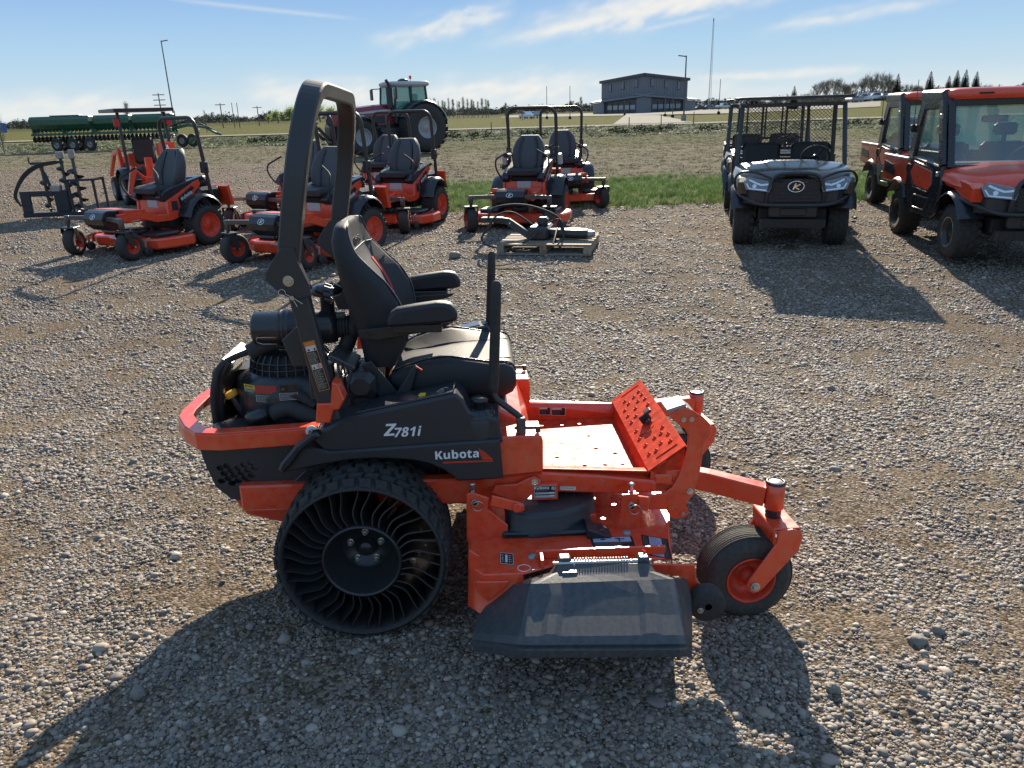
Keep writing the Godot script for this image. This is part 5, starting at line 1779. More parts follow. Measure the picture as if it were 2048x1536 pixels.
func hero_labels(h: Node3D) -> void:
	var W := Color(0.80, 0.80, 0.78)
	var B := Color(0.06, 0.06, 0.07)
	var FZ := Basis.IDENTITY
	# maker's name and model on the fender
	var im: Image
	var c := hu(914, 909, 0.4515)
	letters(h, "maker_name", "Kubota", M["white"], c, Basis(Vector3(0, 0, 1), 0.02), 0.030, true, false, 1.12)
	c = hu(802, 862, 0.4365)
	var zc := hu(780, 860, 0.4365)
	letters(h, "model_name", "Z", M["white"], zc, Basis(Vector3(0, 0, 1), 0.03), 0.044, true, true, 1.25)
	var z2 := hu(815, 864, 0.4365)
	letters(h, "model_name", "781i", M["white"], z2, Basis(Vector3(0, 0, 1), 0.03), 0.034, true, true, 1.05)
	var mb := MB.new()
	mb.prism(hp([886, 924, 986, 920, 986, 923, 886, 927], 0.4512), 0.4495, 0.4518, 0.0003)
	mb.prism(hp([957, 897, 972, 906, 986, 919, 964, 919], 0.4512), 0.4495, 0.4518, 0.0003)
	add(h, "red_swoosh", mb, M["orange_rim"])
	# warning label on the post
	im = plain(48, 200, Color(0.10, 0.085, 0.07))
	frame_px(im, Rect2i(0, 0, 48, 200), Color(0.80, 0.52, 0.28), 2)
	im.fill_rect(Rect2i(3, 3, 42, 14), Color(0.85, 0.45, 0.12))
	im.fill_rect(Rect2i(3, 18, 42, 22), Color(0.78, 0.76, 0.72))
	im.fill_rect(Rect2i(8, 30, 8, 8), B); im.fill_rect(Rect2i(34, 30, 7, 8), B)
	text_lines(im, Rect2i(5, 44, 38, 46), Color(0.68, 0.66, 0.60), 10, 1)
	im.fill_rect(Rect2i(3, 92, 42, 20), Color(0.78, 0.74, 0.70))
	for k in 60:
		var t := TAU * k / 60
		im.set_pixel(33 + int(8 * cos(t)), 102 + int(8 * sin(t)), Color(0.75, 0.2, 0.15))
		im.set_pixel(33 + int(7 * cos(t)), 102 + int(7 * sin(t)), Color(0.75, 0.2, 0.15))
	im.fill_rect(Rect2i(30, 98, 5, 8), Color(0.7, 0.25, 0.2)); im.fill_rect(Rect2i(8, 102, 7, 7), B)
	text_lines(im, Rect2i(5, 116, 38, 78), Color(0.68, 0.66, 0.60), 17, 2)
	hlabel(h, "warning_label", 0.5013, [638, 783], [660, 778], [606, 685], im)
	# data plate on the frame
	im = plain(96, 56, B)
	frame_px(im, Rect2i(1, 1, 94, 54), W, 2)
	im.fill_rect(Rect2i(6, 30, 84, 8), W); im.fill_rect(Rect2i(6, 43, 84, 8), W)
	text_lines(im, Rect2i(8, 31, 60, 6), B, 1, 4); text_lines(im, Rect2i(8, 44, 70, 6), B, 1, 5)
	text_lines(im, Rect2i(8, 18, 60, 8), W, 2, 6)
	im.fill_rect(Rect2i(76, 7, 14, 14), W)
	for k in 12: im.fill_rect(Rect2i(77 + (k * 5) % 12, 8 + (k * 7) % 12, 2, 2), B)
	hlabel(h, "data_plate", 0.4268, [1068, 997], [1112, 995], [1068, 972], im)
	var ph := MB.new()
	ph.prism(hp([1064, 1001, 1116, 999, 1116, 968, 1064, 970], 0.424), 0.400, 0.4255, 0.002)
	add(h, "plate_holder", ph, M["orange"])
	letters(h, "data_plate_name", "Kubota", M["white"], hu(1083, 976, 0.4275), Basis.IDENTITY, 0.010, true, false, 1.2, 0.0006)
	im = plain(72, 20, W)
	frame_px(im, Rect2i(1, 1, 70, 18), Color(0.55, 0.2, 0.15), 1)
	text_lines(im, Rect2i(8, 5, 56, 10), Color(0.3, 0.2, 0.2), 1, 9)
	hlabel(h, "serial_sticker", 0.4008, [1120, 980], [1152, 981], [1120, 972], im)
	# stickers on the far rail, facing inward
	for q in [[1078, 830, 1101, 830, 1078, 814], [1103, 831, 1131, 831, 1103, 815]]:
		im = plain(60, 40, B)
		frame_px(im, Rect2i(0, 0, 60, 40), W, 2)
		im.fill_rect(Rect2i(3, 3, 40, 8), W)
		text_lines(im, Rect2i(6, 14, 48, 22), Color(0.45, 0.45, 0.45), 4, 12)
		hlabel(h, "notice_sticker", -0.339, [q[0], q[1]], [q[2], q[3]], [q[4], q[5]], im)
	# stickers on the deck
	var y := 0.3432
	for q in [[1000, 1127, 1028, 1130, 1000, 1104, 0], [1189, 1109, 1275, 1108, 1186, 1100, 1], [1186, 1096, 1272, 1094, 1180, 1074, 1], [1288, 1108, 1344, 1118, 1282, 1069, 2]]:
		var p := huy(q[0], q[1], y)
		var u := huy(q[2], q[3], y) - p
		var v := huy(q[4], q[5], y) - p
		if q[6] == 0:
			im = plain(48, 48, B)
			frame_px(im, Rect2i(1, 1, 46, 46), W, 2)
			im.fill_rect(Rect2i(18, 8, 8, 32), W)
			text_lines(im, Rect2i(6, 8, 10, 32), W, 6, 3)
			text_lines(im, Rect2i(30, 8, 12, 32), W, 4, 8)
		elif q[6] == 1:
			im = plain(120, 48, B)
			im.fill_rect(Rect2i(6, 2, 108, 22), Color(0.62, 0.64, 0.72))
			im.fill_rect(Rect2i(70, 6, 14, 5), B); im.fill_rect(Rect2i(78, 11, 5, 10), B); im.fill_rect(Rect2i(86, 9, 10, 4), B)
			im.fill_rect(Rect2i(28, 10, 12, 5), B)
			text_lines(im, Rect2i(8, 27, 100, 18), Color(0.5, 0.5, 0.52), 4, 14)
		else:
			im = plain(64, 120, B)
			im.fill_rect(Rect2i(18, 4, 30, 52), Color(0.62, 0.64, 0.72)); im.fill_rect(Rect2i(18, 62, 30, 54), Color(0.62, 0.64, 0.72))
			text_lines(im, Rect2i(21, 8, 24, 44), Color(0.35, 0.36, 0.45), 8, 31); text_lines(im, Rect2i(21, 66, 24, 46), Color(0.35, 0.36, 0.45), 8, 32)
			text_lines(im, Rect2i(3, 6, 12, 108), Color(0.4, 0.4, 0.4), 12, 33); text_lines(im, Rect2i(51, 6, 11, 108), Color(0.4, 0.4, 0.4), 12, 34)
		label_plate(h, "deck_sticker", p, u, v, im)
	letters(h, "danger_word", "DANGER", M["white"], huy(1231, 1099, 0.3438), Basis(Vector3(1, 0, 0), Vector3(0, 0, -1), Vector3(0, 1, 0)), 0.010, true, false, 1.4, 0.0004)
	mb = MB.new()
	mb.tube(arc(huy(1048, 1136, 0.3435), Vector3(1, 0, 0), Vector3(0, 0, 1), 0.021, 0, 360, 24), 0.0012, 5)
	add(h, "round_sticker", mb, M["white"])
	# labels on the blower housing
	var specs := [[490, 782, 512, 786, 487, 767, 0], [512, 787, 555, 788, 509, 771, 1], [560, 786, 597, 784, 558, 770, 2], [513, 803, 555, 806, 512, 790, 3], [560, 801, 597, 799, 558, 787, 3]]
	for q in specs:
		var z := 0.2545 - 0.0016 * pow((q[0] + q[2]) * 0.5 - 575.0, 2.0) * 0.004
		match q[6]:
			0:
				im = plain(32, 28, Color(0.80, 0.66, 0.10)); text_lines(im, Rect2i(3, 3, 26, 10), B, 1, 5); im.fill_rect(Rect2i(0, 14, 32, 14), Color(0.6, 0.6, 0.55)); text_lines(im, Rect2i(3, 17, 26, 10), B, 2, 6)
			1:
				im = plain(64, 28, Color(0.70, 0.20, 0.16)); text_lines(im, Rect2i(20, 6, 40, 16), Color(0.40, 0.36, 0.34), 2, 7)
			2:
				im = plain(56, 28, Color(0.09, 0.08, 0.07)); frame_px(im, Rect2i(0, 0, 56, 28), Color(0.25, 0.2, 0.15), 2); im.fill_rect(Rect2i(6, 12, 8, 8), Color(0.45, 0.35, 0.12)); text_lines(im, Rect2i(26, 5, 26, 18), Color(0.28, 0.26, 0.24), 4, 8)
			_:
				im = plain(56, 24, Color(0.30, 0.31, 0.33)); frame_px(im, Rect2i(0, 0, 56, 24), W, 1); text_lines(im, Rect2i(4, 4, 48, 16), Color(0.62, 0.63, 0.64), 3, 9)
		hlabel(h, "engine_label", z + 0.003, [q[0], q[1]], [q[2], q[3]], [q[4], q[5]], im)
# ---------------------------------------------------------------- the row of smaller mowers
func sub(parent: Node, nm: String, pos := Vector3.ZERO, yaw := 0.0) -> Node3D:
	var o := Node3D.new()
	o.name = nm
	parent.add_child(o, true)
	o.position = pos
	o.rotation.y = yaw
	return o

# tyre, rim and hub; axis along z
func wheel(parent: Node, nm: String, c: Vector3, r: float, w: float, rimr: float, lugs: int, rm: Material, deep := 0.03, tm: Material = null) -> Node3D:
	var n := sub(parent, nm, c)
	var mb := MB.new()
	var prof := []
	for k in 15:
		var t := PI * k / 14.0
		var cz := -cos(t)
		prof.append(Vector2(rimr + (r - rimr) * pow(sin(t), 0.40), w * 0.5 * signf(cz) * pow(absf(cz), 0.62)))
	prof.append(Vector2(rimr * 0.9, w * 0.42)); prof.append(Vector2(rimr * 0.9, -w * 0.42)); prof.append(prof[0])
	mb.lathe(prof, Vector3.ZERO, Basis.IDENTITY, 40)
	if lugs > 0:
		for i in lugs:
			for q in 4:
				var a := TAU * (i + 0.5 * (q % 2)) / lugs
				var z0 := w * (-0.46 + 0.235 * q)
				var da := TAU / lugs * 0.62
				var b := []
				for rr in [r - 0.012, r + 0.012 - 0.010 * (1.0 if q == 0 or q == 3 else 0.0)]:
					var rg := PackedVector3Array()
					for p in [[0.0, 0.0], [1.0, 0.02], [1.1, 0.19], [0.1, 0.20]]:
						rg.append(Vector3(cos(a + da * p[0]) * rr, sin(a + da * p[0]) * rr, z0 + w * p[1]))
					b.append(rg)
				mb.loft(b, true, -1)
	add(n, "tyre", mb, tm if tm else M["rubber"])
	mb = MB.new()
	var hw := w * 0.5
	mb.lathe([Vector2(rimr * 0.95, hw * 0.86), Vector2(rimr * 1.01, hw * 0.93), Vector2(rimr * 0.98, hw * 0.99), Vector2(rimr * 0.90, hw * 0.90), Vector2(rimr * 0.86, hw - deep), Vector2(rimr * 0.45, hw - deep * 1.25), Vector2(rimr * 0.30, hw - deep * 0.8), Vector2(0, hw - deep * 0.75), Vector2(0, -hw + deep * 0.75), Vector2(rimr * 0.30, -hw + deep * 0.8), Vector2(rimr * 0.45, -hw + deep * 1.25), Vector2(rimr * 0.86, -hw + deep), Vector2(rimr * 0.90, -hw * 0.90), Vector2(rimr * 0.98, -hw * 0.99), Vector2(rimr * 1.01, -hw * 0.93), Vector2(rimr * 0.95, -hw * 0.86)], Vector3.ZERO, Basis.IDENTITY, 32)
	add(n, "rim", mb, rm)
	return n

func emblem_shape(n: Node, c: Vector3, bs: Basis, w: float) -> void:
	# oval ring with a slanted stroke mark inside
	var e := sub(n, "emblem")
	e.transform = Transform3D(bs, c)
	var mb := MB.new()
	var p := []
	for i in 25: p.append(Vector3(cos(TAU * i / 24) * w * 0.5, sin(TAU * i / 24) * w * 0.36, 0.002))
	mb.tube(p, w * 0.045, 6)
	mb.bar([Vector3(-w * 0.18, -w * 0.20, 0.002), Vector3(-w * 0.02, w * 0.22, 0.002)], w * 0.10, 0.003, Vector3(0, 0, 1), 0.001)
	mb.bar([Vector3(w * 0.26, w * 0.16, 0.002), Vector3(-w * 0.10, -w * 0.02, 0.002), Vector3(w * 0.20, -w * 0.18, 0.002)], w * 0.09, 0.003, Vector3(0, 0, 1), 0.001)
	add(e, "mark", mb, M["chrome"])

func make_small_mower() -> Node3D:
	var h := thing("lawn_mower", "orange zero-turn mower", "mower")
	var O: Material = M["orange"]
	var mb: MB
	for s in [1.0, -1.0]:
		wheel(h, "rear_wheel", Vector3(0, 0.292, 0.47 * s), 0.285, 0.27, 0.175, 26, M["orange_rim"], 0.05)
		# caster
		var cz: float = 0.60 * s
		var ca := sub(h, "front_caster", Vector3(1.37, 0, cz), 0.25)
		wheel(ca, "front_wheel", Vector3(-0.06, 0.185, 0), 0.185, 0.15, 0.098, 0, M["orange_rim"], 0.045)
		mb = MB.new()
		mb.bb(Vector3(-0.10, 0.37, -0.10), Vector3(0.05, 0.39, 0.10), 0.004)
		for e in [-1.0, 1.0]:
			mb.prism(PackedVector2Array([Vector2(-0.01, 0.385), Vector2(0.05, 0.385), Vector2(0.05, 0.33), Vector2(-0.03, 0.165), Vector2(-0.085, 0.165), Vector2(-0.085, 0.215)]), 0.092 * e, 0.102 * e)
		mb.cyl(Vector3(0, 0.385, 0), Vector3(0, 0.43, 0), 0.022, -1, 14)
		add(ca, "fork", mb, M["black_metal"])
		mb = MB.new()
		mb.cyl(Vector3(-0.06, 0.185, -0.112), Vector3(-0.06, 0.185, 0.112), 0.014, -1, 10)
		add(ca, "axle", mb, M["steel"])
		mb = MB.new(); mb.xf = mir(s)
		mb.cyl(Vector3(1.37, 0.425, 0.60), Vector3(1.37, 0.545, 0.60), 0.036, -1, 20, 0.003)
		add(h, "caster_tube", mb, M["grey_metal"])
	mb = MB.new()
	mb.bar([Vector3(1.36, 0.515, -0.60), Vector3(1.30, 0.520, -0.30), Vector3(1.30, 0.520, 0.30), Vector3(1.36, 0.515, 0.60)], 0.06, 0.055)
	add(h, "front_axle", mb, M["grey_metal"])
	# dark box with oval badge at the nose
	mb = MB.new()
	mb.prism(PackedVector2Array([Vector2(1.12, 0.36), Vector2(1.26, 0.36), Vector2(1.36, 0.44), Vector2(1.385, 0.52), Vector2(1.34, 0.60), Vector2(1.28, 0.625), Vector2(1.12, 0.615)]), -0.215, 0.215, 0.008)
	add(h, "nose_box", mb, M["plastic_smooth"])
	emblem_shape(h, Vector3(1.370, 0.545, 0.0), Basis(Vector3(0, 0, -1), Vector3(-0.5, 0.87, 0).normalized(), Vector3(0.87, 0.5, 0).normalized()), 0.10)
	# frame
	for s in [1.0, -1.0]:
		mb = MB.new(); mb.xf = mir(s)
		mb.prism(PackedVector2Array([Vector2(1.24, 0.45), Vector2(1.24, 0.575), Vector2(0.84, 0.585), Vector2(0.64, 0.50), Vector2(0.48, 0.49), Vector2(0.46, 0.68), Vector2(0.28, 0.76), Vector2(-0.02, 0.90), Vector2(-0.12, 0.93), Vector2(-0.14, 0.84), Vector2(0.08, 0.66), Vector2(0.24, 0.44), Vector2(0.42, 0.40), Vector2(0.66, 0.40), Vector2(0.78, 0.44), Vector2(0.92, 0.48)]), 0.30, 0.345, 0.010)
		add(h, "side_panel", mb, O)
		mb = MB.new(); mb.xf = mir(s)
		mb.prism(PackedVector2Array([Vector2(0.26, 0.56), Vector2(0.28, 0.70), Vector2(0.02, 0.84), Vector2(-0.02, 0.81)]), 0.346, 0.350, 0.002)
		add(h, "name_badge", mb, M["plastic_smooth"])
		var bx := Vector3(-1, 0, 0) if s < 0 else Vector3(1, 0, 0)
		var tilt := Basis(Vector3(0, 0, 1), -0.45)
		var tb := Basis(bx, Vector3.UP, Vector3(0, 0, s))
		letters(h, "maker_name", "Kubota", M["white"], Vector3(0.135, 0.715, 0.3515 * s), tilt * tb, 0.046, true)
		mb = MB.new(); mb.xf = mir(s)
		mb.prism(PackedVector2Array([Vector2(0.40, 0.53), Vector2(0.40, 0.66), Vector2(0.30, 0.66), Vector2(0.30, 0.53)]), 0.3455, 0.3495, 0.001)
		add(h, "vent_panel", mb, M["plastic"])
		mb = MB.new(); mb.xf = mir(s)
		mb.prism(PackedVector2Array([Vector2(0.50, 0.66), Vector2(0.56, 0.72), Vector2(0.48, 0.80), Vector2(0.30, 0.86), Vector2(-0.20, 0.96), Vector2(-0.26, 0.90), Vector2(-0.10, 0.88), Vector2(0.24, 0.745), Vector2(0.44, 0.67)]), 0.22, 0.342, 0.015)
		add(h, "console", mb, M["plastic_smooth"])
		# fender over the rear wheel
		mb = MB.new(); mb.xf = mir(s)
		var rows := []
		for i in 9:
			var a := deg_to_rad(20.0 + 125.0 * i / 8)
			var r := PackedVector3Array()
			for q in [[0.325, 0.345], [0.330, 0.40], [0.332, 0.50], [0.322, 0.565], [0.300, 0.590]]:
				r.append(Vector3(cos(a) * q[0] * 1.05, 0.292 + sin(a) * q[0] * 1.32, q[1]))
			rows.append(r)
		mb.shell(rows, 0.008)
		add(h, "fender", mb, M["plastic_smooth"])
		# levers
		mb = MB.new(); mb.xf = mir(s)
		mb.tube(spline([Vector3(0.50, 0.70, 0.34), Vector3(0.57, 0.86, 0.41), Vector3(0.56, 0.99, 0.42), Vector3(0.50, 1.05, 0.36), Vector3(0.44, 1.13, 0.20)], 4), 0.014, 10)
		add(h, "steering_lever", mb, M["rubber"])
	mb = MB.new()
	mb.bb(Vector3(0.44, 0.44, -0.30), Vector3(1.10, 0.46, 0.30), 0.004)
	mb.prism(PackedVector2Array([Vector2(0.42, 0.45), Vector2(0.46, 0.45), Vector2(0.44, 0.76), Vector2(0.10, 0.80), Vector2(0.10, 0.60)]), -0.30, 0.30, 0.006)
	add(h, "floor_pan", mb, O)
	mb = MB.new()
	mb.prism(PackedVector2Array([Vector2(0.80, 0.58), Vector2(0.84, 0.60), Vector2(1.12, 0.62), Vector2(1.12, 0.57)]), -0.345, 0.345, 0.006)
	add(h, "foot_step", mb, O)
	mb = MB.new()
	mb.box(Vector3(0.452, 0.62, 0.0), Vector3(0.004, 0.10, 0.22), 0.001)
	add(h, "front_sticker", mb, M["light_grey"])
	# deck
	mb = MB.new()
	var plan := PackedVector2Array([Vector2(0.36, -0.70), Vector2(0.44, -0.77), Vector2(0.74, -0.79), Vector2(0.98, -0.72), Vector2(1.06, -0.52), Vector2(1.04, -0.26), Vector2(1.10, 0.0), Vector2(1.04, 0.26), Vector2(1.06, 0.52), Vector2(0.98, 0.70), Vector2(0.74, 0.77), Vector2(0.44, 0.76), Vector2(0.36, 0.68)])
	mb.xf = Transform3D(Basis(Vector3(1, 0, 0), Vector3(0, 0, 1), Vector3(0, 1, 0)), Vector3.ZERO)
	mb.prism(plan, 0.095, 0.235, 0.022)
	add(h, "deck", mb, O)
	mb = MB.new()
	mb.bb(Vector3(0.52, 0.235, -0.62), Vector3(0.90, 0.29, -0.30), 0.02)
	mb.bb(Vector3(0.52, 0.235, 0.30), Vector3(0.90, 0.29, 0.62), 0.02)
	mb.cyl(Vector3(0.72, 0.23, 0), Vector3(0.72, 0.32, 0), 0.13, -1, 20, 0.01)
	add(h, "belt_cover", mb, M["plastic"])
	mb = MB.new()
	mb.prism(PackedVector2Array([Vector2(0.52, 0.225), Vector2(0.96, 0.225), Vector2(0.98, 0.12), Vector2(0.48, 0.12)]), 0.772, 0.792, 0.006)
	mb.shell([PackedVector3Array([Vector3(0.52, 0.245, 0.70), Vector3(0.96, 0.245, 0.70)]), PackedVector3Array([Vector3(0.48, 0.20, 0.86), Vector3(1.0, 0.20, 0.86)]), PackedVector3Array([Vector3(0.46, 0.13, 0.95), Vector3(1.0, 0.13, 0.95)])], 0.008)
	add(h, "discharge_chute", mb, O)
	for q in [[1.08, -0.66], [1.08, 0.62], [0.34, -0.60]]:
		mb = MB.new()
		mb.lathe([Vector2(0.010, -0.028), Vector2(0.055, -0.028), Vector2(0.060, 0.0), Vector2(0.055, 0.028), Vector2(0.010, 0.028)], Vector3(q[0] + 0.02, 0.09, q[1]), Basis.IDENTITY, 20)
		add(h, "roller_wheel", mb, M["rubber"])
		mb = MB.new()
		mb.bar([Vector3(q[0] + 0.02, 0.09, q[1] + 0.038), Vector3(q[0] + 0.01, 0.23, q[1] + 0.038), Vector3(q[0] - 0.06, 0.25, q[1] + 0.03)], 0.03, 0.012, Vector3(0, 0, 1), 0.002)
		add(h, "roller_bracket", mb, M["steel_dull"])
	# driveline
	mb = MB.new()
	mb.bb(Vector3(-0.35, 0.28, -0.30), Vector3(0.42, 0.56, 0.30), 0.02)
	add(h, "driveline", mb, M["dark"])
	mb = MB.new()
	mb.bb(Vector3(-0.55, 0.45, -0.28), Vector3(-0.10, 0.80, 0.28), 0.05)
	mb.cyl(Vector3(-0.32, 0.80, 0), Vector3(-0.32, 0.94, 0), 0.20, 0.17, 24, 0.02)
	add(h, "engine", mb, M["plastic_smooth"])
	mb = MB.new()
	mb.bb(Vector3(-0.36, 0.80, 0.36), Vector3(-0.16, 0.90, 0.56), 0.05)
	mb.cyl(Vector3(-0.26, 0.89, 0.46), Vector3(-0.26, 0.96, 0.46), 0.05, -1, 16, 0.01)
	add(h, "fuel_tank", mb, M["plastic"])
	mb = MB.new()
	mb.prism(PackedVector2Array([Vector2(-0.66, 0.50), Vector2(-0.60, 0.50), Vector2(-0.55, 0.78), Vector2(-0.60, 0.80)]), -0.40, 0.40, 0.01)
	add(h, "rear_guard", mb, O)
	# seat
	var rings := []
	for l in [[0.02, 0.16, 0.80, 0.19, 0.85], [-0.01, 0.20, 0.90, 0.245, 0.70], [-0.03, 0.19, 1.02, 0.265, 0.62], [-0.06, 0.14, 1.14, 0.255, 0.62], [-0.09, 0.08, 1.24, 0.225, 0.72], [-0.11, 0.03, 1.31, 0.175, 0.85], [-0.11, 0.0, 1.345, 0.14, 0.9]]:
		rings.append(ring_from(l[0], l[1], l[2], l[3], l[4]))
	mb = MB.new()
	mb.loft(rings)
	add(h, "backrest", mb, M["vinyl_grey"])
	mb = MB.new()
	for s in [1.0, -1.0]:
		var p := []
		for i in range(0, 6): p.append(rings[i][9].lerp(rings[i][10], 0.5) * Vector3(1, 1, s) + Vector3(0.006, 0, 0))
		mb.bar(p, 0.030, 0.014, Vector3(1, 0.2, 0), 0.004)
	add(h, "back_stripe", mb, M["plastic_smooth"])
	mb = MB.new()
	var cr := []
	for c in [[0.10, 0.76, 0.85, 0.23], [0.18, 0.74, 0.87, 0.26], [0.36, 0.74, 0.875, 0.265], [0.50, 0.75, 0.865, 0.26], [0.55, 0.77, 0.84, 0.24]]:
		var r := PackedVector3Array()
		for p in [[-1.0, 0.5], [-0.97, 0.85], [-0.85, 1.0], [-0.55, 0.90], [0.0, 0.86], [0.55, 0.90], [0.85, 1.0], [0.97, 0.85], [1.0, 0.5], [0.95, 0.1], [0.7, 0.0], [-0.7, 0.0], [-0.95, 0.1]]:
			r.append(Vector3(c[0], lerpf(c[1], c[2], p[1]), p[0] * c[3]))
		cr.append(r)
	mb.loft(cr)
	add(h, "seat_cushion", mb, M["vinyl"])
	mb = MB.new()
	mb.bb(Vector3(0.12, 0.66, -0.22), Vector3(0.46, 0.75, 0.22), 0.02)
	add(h, "seat_base", mb, M["dark"])
	# roll bar
	mb = MB.new()
	var hoop := []
	for p in [[-0.40, 0.62], [-0.40, 1.05], [-0.40, 1.60]]: hoop.append(Vector3(-0.26 + 0.10 * (p[1] - 0.62), p[1], p[0]))
	for p in arc(Vector3(0, 1.62, -0.26), Vector3(0, 0, -1), Vector3(0, 1, 0), 0.14, 0, 90, 6): hoop.append(Vector3(-0.26 + 0.10 * (p.y - 0.62), p.y, p.z))
	for p in arc(Vector3(0, 1.62, 0.26), Vector3(0, 1, 0), Vector3(0, 0, 1), 0.14, 0, 90, 6): hoop.append(Vector3(-0.26 + 0.10 * (p.y - 0.62), p.y, p.z))
	for p in [[0.40, 1.05], [0.40, 0.62]]: hoop.append(Vector3(-0.26 + 0.10 * (p[1] - 0.62), p[1], p[0]))
	mb.tube(hoop, 0.027, 12)
	add(h, "roll_bar", mb, M["black_metal"])
	for s in [1.0, -1.0]:
		mb = MB.new()
		mb.box(Vector3(-0.20, 1.08, 0.40 * s), Vector3(0.10, 0.16, 0.072), 0.01)
		mb.cyl(Vector3(-0.21, 1.06, 0.35 * s), Vector3(-0.21, 1.06, 0.455 * s), 0.018, -1, 10)
		add(h, "hinge_block", mb, M["black_metal"])
	return h

func add_armrests(h: Node3D) -> void:
	for s in [1.0, -1.0]:
		var mb := MB.new()
		mb.bb(Vector3(0.06, 1.02, 0.27 * s), Vector3(0.34, 1.08, 0.36 * s), 0.02)
		add(h, "armrest", mb, M["vinyl"])
		mb = MB.new()
		mb.prism(PackedVector2Array([Vector2(-0.22, 0.88), Vector2(-0.14, 0.88), Vector2(-0.10, 1.04), Vector2(-0.17, 1.06)]), 0.43 * s, 0.50 * s, 0.01)
		add(h, "tool_holder", mb, M["light_grey"])

func place_mowers() -> void:
	var proto := make_small_mower()
	var G := "orange mowers parked in a row"
	# where each stands: a point on the ground under the rear axle, and heading
	var spots := [
		[-4.80, -11.6, -121.0, "orange mower with bold maker's name on its side, in front of the auger rack", false],
		[-2.28, -10.6, -120.0, "orange mower seen through the hoop of the large mower's roll bar", false],
		[-3.3, -13.6, -118.0, "orange mower half hidden behind the one within the roll bar hoop", false],
		[-1.63, -13.3, -111.0, "orange mower standing before the red tractor's rear wheel", false],
		[-2.3, -15.9, -112.0, "orange mower tucked behind another in front of the red tractor's nose", false],
		[0.40, -12.95, -105.0, "orange mower with padded armrests standing right behind the wooden pallet", true],
		[1.11, -15.6, -88.0, "rearmost orange mower with armrests, beside the green grass strip", true]]
	for i in spots.size():
		var q: Array = spots[i]
		var o := proto if i == 0 else copy_of(proto, Vector3.ZERO, 0.0)
		o.position = Vector3(q[0], ground_y(q[0], q[1]), q[1])
		o.rotation = Vector3(0, deg_to_rad(q[2]), 0)
		meta(o, q[3], "mower", G)
		if q[4]: add_armrests(o)
		# no two were parked alike: casters and levers stand a little differently
		for ch in o.get_children():
			if String(ch.name).begins_with("front_caster"): ch.rotation.y = 0.25 + rng.randf_range(-0.5, 0.35)
			if String(ch.name).begins_with("steering_lever"): ch.rotation.z = rng.randf_range(-0.05, 0.03)
